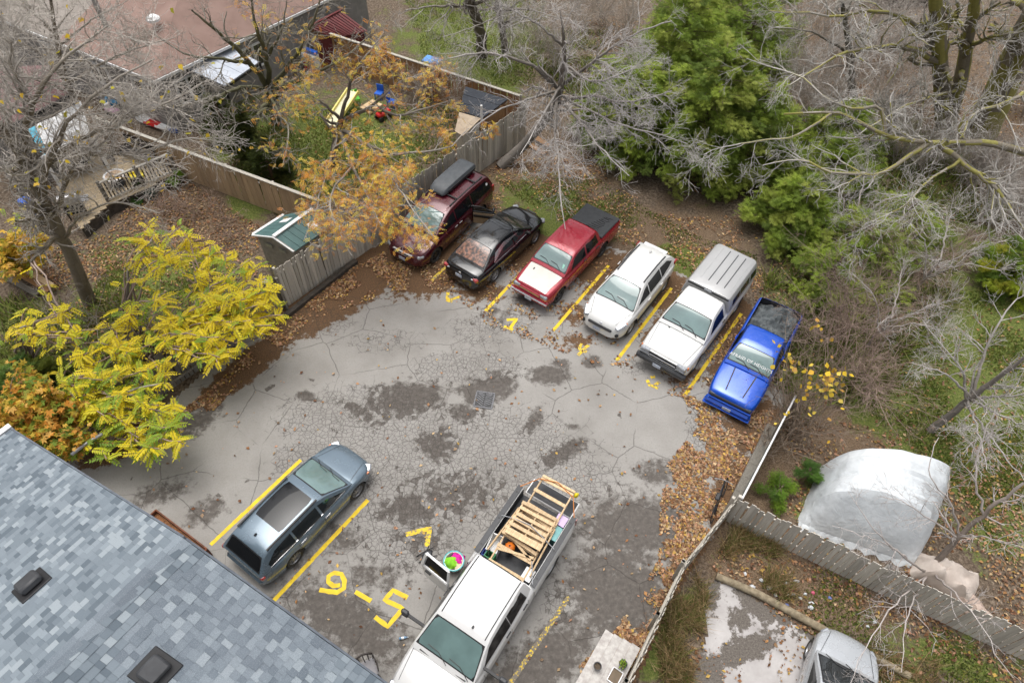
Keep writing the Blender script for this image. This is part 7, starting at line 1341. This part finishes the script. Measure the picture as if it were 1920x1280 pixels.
# ---- planter table at the lower edge
za = .72; Q = [at(1135, 1180, za), at(1201, 1214, za), at(1150, 1316, za), at(1073, 1290, za)]; d = u2(Q[3] - Q[0]); n2 = u2(Q[1] - Q[0]); L, W = np.linalg.norm(Q[3] - Q[0]), np.linalg.norm(Q[1] - Q[0])
tb = thing('potting_table', 'whitewashed plank table with plant pots beside the thin grey fence', 'table', Q[0] * [1, 1, 0]); M['wash'] = mat('whitewash', (.5, .48, .45), .8, (.34, .31, .29), 4, rand=.08, stretch=(2, 2, 8)); o0 = Q[0] * [1, 1, 0]
for i in range(4):
    a = Q[0] + n2 * W * (i + .5) / 4 - o0; MB().bar(a, a + d * L, W / 4 - .006, .04).build('plank', M['wash'], tb)
for p in Q: p = (p + ((Q[0] + Q[2]) / 2 - p) * .12) - o0; MB().box((p[0], p[1], za / 2 - .02), (.08, .08, za - .04)).build('leg', M['wash'], tb)
for k in (0, 1): a = Q[0] + n2 * (.04 + k * (W - .08)) - o0 + [0, 0, -.07]; MB().bar(a + d * .05, a + d * (L - .05), .03, .1).build('apron', M['wash'], tb)
def pot(label, p, r, h, green):
    o = thing('plant_pot', label, 'pot', p); MB().lathe([(r * .7, 0), (r, h), (r * 1.08, h), (r * 1.08, h + .02), (r * .9, h + .02), (r * .85, h - .05), (0, h - .05)], 22, cap=False).build('pot', M['plastic_grey'], o, ang=40)
    MB().lathe([(r * .86, h - .04), (0, h - .025)], 22, cap=False).build('soil', mat('potting_soil', (.05, .035, .025), .95, (.12, .09, .06), 30), o)
    if green:
        C = rng.normal(0, r * .4, (60, 3)); C[:, 2] = h + abs(C[:, 2]) * .8; cards('plant', C, rng.normal(0, 1, (60, 3)), .08, [leaflet(0, 0, 0, 1, .25)], np.array([(.12, .25, .03), (.3, .4, .05), (.2, .16, .07)]), o)
pot('dark pot of bare soil on the whitewashed table', at(1119, 1251, za + .02), .1, .16, False); pot('dark pot with a small green plant on the whitewashed table', at(1167, 1247, za + .02), .1, .16, True)
tr = thing('seed_tray', 'metal edged tray on the whitewashed table', 'tray', at(1153, 1268, za + .02), math.atan2(d[1], d[0])); MB().box((0, 0, .02), (.34, .26, .02)).build('tray_floor', mat('tray_brown', (.16, .12, .08), .8), tr)
for a, b in (((-.18, -.14), (.18, -.14)), ((-.18, .14), (.18, .14)), ((-.18, -.14), (-.18, .14)), ((.18, -.14), (.18, .14))): MB().bar((*a, .035), (*b, .035), .02, .05).build('tray_edge', M['rim'], tr)
# ---- bicycle leaning by the sleepers
bi = thing('bicycle', 'black bicycle leaning on the fence corner above the leaves', 'bicycle', at(1348, 948), math.atan2(*(gd(1369, 898) - gd(1335, 980))[::-1])); bi.rotation_euler.x = -.22; wm = MB()
n_ = 22; ring = [(.31 * math.cos(2 * math.pi * i / n_), 0, .31 * math.sin(2 * math.pi * i / n_)) for i in range(n_ + 1)]; wm.tube(ring, .018, 6)
for i in range(8): wm.tube([(0, 0, 0), ring[i * n_ // 8]], .003, 3)
wme = wm.mesh('wheel'); wme.materials.append(M['black_trim'])
for x in (-.5, .5): q = link('wheel', wme, bi); q.location = (x, 0, .33)
fm_ = MB()
for a, b in (((-.5, 0, .33), (-.05, 0, .3)), ((-.05, 0, .3), (-.18, 0, .78)), ((-.5, 0, .33), (-.16, 0, .72)), ((-.16, 0, .72), (.36, 0, .74)), ((-.05, 0, .3), (.38, 0, .66)), ((.36, 0, .8), (.5, 0, .33))): fm_.tube([a, b], .018, 6)
fm_.build('frame', mat('bike_frame', (.02, .025, .035), .35, coat=.6), bi); MB().box((-.19, 0, .83), (.26, .14, .06)).build('saddle', M['black_trim'], bi, bevel=.025); MB().tube([(.3, -.28, .96), (.36, -.1, .94), (.36, .1, .94), (.3, .28, .96)], .015, 6).build('handlebar', M['rim'], bi); MB().tube([(.36, 0, .78), (.36, 0, .94)], .015, 6).build('stem', M['black_trim'], bi)
# ---- storm drain
M['iron'] = mat('cast_iron', (.2, .2, .21), .75, (.1, .1, .105), 20)
dr = thing('drain_grate', 'square iron storm drain grate in the middle of the lot', 'drain', at(908, 750), R(-8)); MB().box((0, 0, .010), (.62, .62, .012)).build('pit_shade_plate', M['black_trim'], dr)  # flat black plate stands in for the shade down the drain
for a, b in (((-.32, -.31), (.32, -.31)), ((-.32, .31), (.32, .31)), ((-.31, -.28), (-.31, .28)), ((.31, -.28), (.31, .28))): MB().bar((*a, .022), (*b, .022), .05, .03).build('frame', M['iron'], dr)
for i in range(-5, 6):
    for sg in (-1, 1):
        y0 = i * .085; a, b = (sg * .02, y0), (sg * .27, y0 + .16)
        if abs(y0) < .29: MB().bar((*a, .021), (b[0], max(-.27, min(.27, b[1])), .021), .03, .02).build('bar', M['iron'], dr)
# ---- pipe, planks, bags, litter
tag(MB().tube([at(134, 852, 1.9), at(160, 832, 1.95), at(192, 813, 2.0)], .05, 10).build('drain_pipe', M['rim'], None, smooth=True), 'grey drain pipe resting on the dark fence near the roof corner', 'pipe')
lump('refuse_bag', 'white plastic bag caught by the grey fence end', 'bag', at(494, 532, .02), (.22, .16, .25), M['white_plain'], 7.7)
for k, (a, b, lab) in enumerate((((988, 268), (1022, 288), 'orange brown board lying beside the leaning trunk'), ((1000, 255), (1030, 274), 'second orange brown board under the leaning tree'))): tag(MB().bar(at(*a, .06 + .03 * k), at(*b, .08 + .03 * k), .3, .03).build('board', M['board_orange'], None), lab, 'board')
for k, (a, b) in enumerate((((0, 492, .5), (92, 545, .25)), ((0, 512, .35), (70, 552, .2)), ((10, 482, .6), (98, 536, .4)))): tag(MB().bar(at(*a), at(*b), .22, .05).build('plank', (M['board_orange'], M['board_old'], M['pallet_wood'])[k], None), ('orange plank leaning in the left yard pile', 'dark plank at the bottom of the left yard pile', 'pale plank on top of the left yard pile')[k], 'plank')
for k in range(10): a = at(900 + random.uniform(0, 50), 285 + random.uniform(-12, 20), .05); th = random.uniform(0, 3); tag(MB().tube([a, a + [math.cos(th) * .5, math.sin(th) * .5, random.uniform(.1, .3)], a + [math.cos(th) * 1.0, math.sin(th) * 1.0 + .1, random.uniform(.02, .3)]], [.025, .018, .008], 5).build('dead_branch', mat('dead_branch', (.28, .23, .19), .9, (.18, .15, .12)), None), 'dead branch in the pile at the fence foot by the leaning tree', 'branch', 'dead branches piled at the fence')
lw = [mat('litter_white', (.62, .64, .66), .5), mat('litter_blue', (.15, .2, .5), .5), mat('litter_pink', (.6, .1, .18), .5)]
for k in range(22):
    x, y = random.choice([(1420, 1085), (1460, 1100), (1480, 1120), (1540, 1110), (1500, 1130), (1590, 1190), (1640, 1180)]); x += random.gauss(0, 22); y += random.gauss(0, 12)
    lump('paper_scrap', None, None, at(x, y, .02), (random.uniform(.05, .1), random.uniform(.04, .07), .05), lw[0 if k % 5 else (1 if k % 2 else 2)], k * 3.3); o = bpy.context.scene.collection.objects[-1]; tag(o, ('white', 'white')[0] + ' scrap of litter in the weeds beside the log' if k % 5 else ('blue' if k % 2 else 'pink') + ' scrap of litter in the weeds beside the log', 'litter', ('white' if k % 5 else ('blue' if k % 2 else 'pink')) + ' litter beside the log')
# ---- deck and yard things
zd2 = zd + .03
def bench(label, p, rz, L=1.4):
    o = thing('slat_bench', label, 'bench', p, rz)
    for i in range(4): MB().box((0, -.18 + .12 * i, .42), (L, .1, .03)).build('seat_slat', M['dark_wood'], o)
    for i in range(4): MB().box((0, .27, .55 + .11 * i), (L, .03, .09)).build('back_slat', M['dark_wood'], o)
    for x in (-L / 2 + .08, L / 2 - .08):
        for y in (-.2, .25): MB().box((x, y, .2), (.06, .06, .4)).build('leg', M['dark_wood'], o)
        MB().box((x, .295, .66), (.05, .04, .55)).build('back_post', M['dark_wood'], o)
bench('dark slatted bench under the white awning', at(128, 304, zd2), R(18)); bench('dark slatted bench against the tan fence on the deck', at(262, 298, zd2), R(-26), 1.7)
o = thing('low_table', 'white framed glass topped table in the middle of the deck', 'table', at(151, 320, zd2), R(25)); MB().box((0, 0, .44), (1.1, .7, .02)).build('glass_top', M['glass_smoke'], o)
for a, b in (((-.58, -.38), (.58, -.38)), ((-.58, .38), (.58, .38)), ((-.58, -.34), (-.58, .34)), ((.58, -.34), (.58, .34))): MB().bar((*a, .44), (*b, .44), .07, .05).build('table_rim', mat('pink_white', (.62, .55, .5), .6), o)
for x in (-.52, .52):
    for y in (-.32, .32): MB().box((x, y, .2), (.05, .05, .42)).build('leg', M['white_plain'], o)
o = thing('fire_bowl', 'round white rimmed bowl on a dark stand beside the railing', 'bowl', at(222, 344, zd2)); MB().lathe([(.0, .28), (.28, .3), (.42, .42), (.44, .45), (.38, .45), (.28, .36), (0, .34)], 24, cap=False).build('bowl', M['white_plain'], o, ang=40); MB().lathe([(.3, 0), (.3, .03), (.06, .05), (.06, .29)], 16).build('stand', M['dark_metal'], o); MB().lathe([(.37, .43), (0, .44)], 20, cap=False).build('fill', mat('tan_fill', (.42, .3, .2), .9), o)
o = thing('plastic_tray', 'yellow plastic tray on the deck by the railing', 'tray', at(256, 330, zd2 + .35), R(25)); MB().box((0, 0, 0), (.6, .4, .03)).build('tray_floor', mat('yellow_plastic', (.75, .6, .03), .4), o); [MB().box((0, s * .2, .05), (.62, .03, .1)).build('tray_side', mat('yellow_plastic2', (.78, .64, .05), .4), o) for s in (-1, 1)]; MB().box((0, 0, -.2), (.4, .3, .36)).build('stand', M['dark_wood'], o)
MB_ = MB(); o = thing('stool', 'small dark stool in the middle of the deck', 'stool', at(206, 306, zd2), .4); MB().box((0, 0, .34), (.5, .34, .05)).build('seat', M['dark_wood'], o, bevel=.01); [MB().box((x, y, .16), (.05, .05, .32)).build('leg', M['dark_wood'], o) for x in (-.2, .2) for y in (-.12, .12)]
o = thing('barbecue', 'black barbecue with silver lid at the deck corner', 'barbecue', at(148, 404, zd2), .5); MB().box((0, 0, .5), (.7, .45, .5)).build('cabinet', M['black_trim'], o, bevel=.02); MB().lathe([(.26, -.36), (.26, .36)], 16, (0, 0, .82), 'X').build('lid', M['rim'], o, ang=40); [MB().box((x, y, .13), (.05, .05, .26)).build('leg', M['black_trim'], o) for x in (-.3, .3) for y in (-.18, .18)]; MB().box((.52, 0, .72), (.3, .4, .03)).build('side_shelf', M['rim'], o)
M['toy_blue'] = mat('toy_blue', (.02, .12, .55), .4); M['toy_red'] = mat('toy_red', (.6, .02, .02), .4); M['toy_green'] = mat('toy_green', (.12, .5, .05), .4); M['toy_yellow'] = mat('toy_yellow', (.78, .68, .2), .45); M['toy_pink'] = mat('toy_pink', (.6, .35, .5), .5); M['sky_blue'] = mat('sky_blue', (.04, .32, .6), .45)
def ride(label, p, rz, mt, mt2):
    o = thing('ride_on_toy', label, 'toy', p, rz); MB().box((0, 0, .3), (.75, .34, .22)).build('body', mt, o, bevel=.06, ang=40); MB().box((-.2, 0, .5), (.12, .3, .24)).build('seat_back', mt2, o, bevel=.03); MB().tube([(.2, -.16, .58), (.2, .16, .58)], .025, 8).build('handle', mt2, o); MB().tube([(.2, 0, .38), (.2, 0, .58)], .025, 6).build('handle_post', M['black_trim'], o)
    for x in (-.27, .27):
        for y in (-.19, .19): MB().lathe([(.13, -.04), (.13, .04)], 14, (x, y, .13), 'Y').build('wheel', M['black_trim'], o)
ride('sky blue ride on toy on the driveway behind the tan fence', at(217, 202), .3, M['sky_blue'], M['sky_blue']); ride('pink ride on toy beside the sky blue one', at(216, 217), -.4, M['toy_pink'], M['white_plain']); ride('red crawler toy lying on the play yard grass', at(720, 222), .8, M['toy_red'], M['toy_red'])
o = thing('plastic_canoe', 'red and white plastic canoe lying along the driveway', 'canoe', at(294, 236), R(-24))
for k, (x0, x1, mt) in enumerate(((-1.2, -.45, M['white_plain']), (-.45, .25, M['toy_red']), (.25, 1.0, M['white_plain']), (1.0, 1.3, M['toy_blue']))):
    secs = [[(x, w * y, .3 * z) for y, z in ((-.6, 0), (-1, .7), (-.85, 1), (-.5, .6), (.5, .6), (.85, 1), (1, .7), (.6, 0))] for x in np.linspace(x0, x1, 5) for w in [.32 * max(.15, (1 - (x / 1.35) ** 4))]]; loft(secs, mt, 'hull_section', o)
o = thing('play_slide', 'long cream and yellow slide lying on the play yard grass', 'slide', at(640, 208)); a, b = at(620, 236, .25) - at(640, 208), at(662, 172, .75) - at(640, 208); MB().bar(a, b, .55, .05).build('slide_bed', mat('cream_plastic', (.68, .64, .42), .45), o); s_ = u2(np.cross(b - a, [0, 0, 1])); [MB().bar(a + s_ * k * .3 + [0, 0, .07], b + s_ * k * .3 + [0, 0, .07], .06, .16).build('slide_edge', M['toy_yellow'], o) for k in (-1, 1)]; MB().bar(b * [1, 1, 0], b, .3, .05).build('ladder', M['toy_yellow'], o)
def kchair(label, p, rz, mt):
    o = thing('small_chair', label, 'chair', p, rz); MB().box((0, 0, .3), (.38, .38, .04)).build('seat', mt, o, bevel=.01); MB().box((0, .18, .48), (.38, .04, .36)).build('backrest', mt, o, bevel=.01); [MB().box((x, y, .14), (.04, .04, .28)).build('leg', mt, o) for x in (-.16, .16) for y in (-.16, .16)]
kchair('lime green child chair beside the slide', at(668, 194), .5, M['toy_green']); kchair('blue child chair near the orange fence', at(712, 184), -.3, M['toy_blue']); kchair('blue child chair tipped on the grass by the sandpit boards', at(736, 200), 1.2, M['toy_blue'])
for k, (a, b) in enumerate((((678, 205), (702, 190)), ((690, 212), (714, 196)))): tag(MB().bar(at(*a, .1), at(*b, .1), .25, .12).build('sandpit_board', M['pallet_wood'], None), ('inner', 'outer')[k] + ' tan sandpit board on the play yard grass', 'board')
o = thing('toy_house', 'white toy kitchen with red and blue panels beside the locust trunk', 'toy', at(588, 134), R(-30)); MB().box((0, 0, .5), (.9, .4, 1.0)).build('cabinet', M['white_plain'], o, bevel=.03); MB().box((-.2, -.21, .3), (.4, .03, .5)).build('door', M['toy_red'], o); MB().box((.24, -.21, .3), (.36, .03, .5)).build('door', M['toy_blue'], o); MB().box((0, .05, 1.1), (.9, .25, .2)).build('roof', M['toy_blue'], o, bevel=.03)
o = thing('cool_box', 'blue cool box standing behind the orange fence', 'box', at(812, 138), R(-25)); MB().box((0, 0, .35), (.9, .6, .7)).build('body', M['toy_blue'], o, bevel=.04); MB().box((0, 0, .74), (.94, .64, .08)).build('lid', mat('lid_blue', (.1, .3, .7), .4), o, bevel=.02); MB().tube([(-.3, -.33, .5), (0, -.36, .5), (.3, -.33, .5)], .02, 6).build('handle', M['white_plain'], o)
tag(MB().box((0, 0, .55), (.06, .5, 1.1)).build('red_board', M['toy_red'], None, loc=tuple(at(1886, 104)), rot=(.2, .1, .4)), 'red board leaning on the massive grey trunk', 'board')
for p, lab in (((62, 402), 'blue barrel by the deck steps'),): o = thing('barrel', lab, 'barrel', at(*p)); MB().lathe([(.2, 0), (.25, .1), (.26, .4), (.25, .7), (.2, .8), (0, .8)], 18).build('drum', M['toy_blue'], o, ang=40); MB().lathe([(.262, .38), (.27, .4), (.262, .42)], 18, cap=False).build('hoop', M['black_trim'], o)
o = thing('hose_reel', 'dark garden hose reel by the deck skirt', 'hose reel', at(288, 372), .4); MB().lathe([(.12, -.12), (.26, -.12), (.26, -.08), (.14, -.08), (.14, .08), (.26, .08), (.26, .12), (.12, .12)], 18, (0, 0, .28), 'Y').build('reel', mat('reel_green', (.02, .06, .05), .5), o); MB().box((0, 0, .05), (.4, .3, .06)).build('base', M['rim'], o); [MB().box((0, y, .18), (.05, .03, .3)).build('bracket', M['rim'], o) for y in (-.15, .15)]
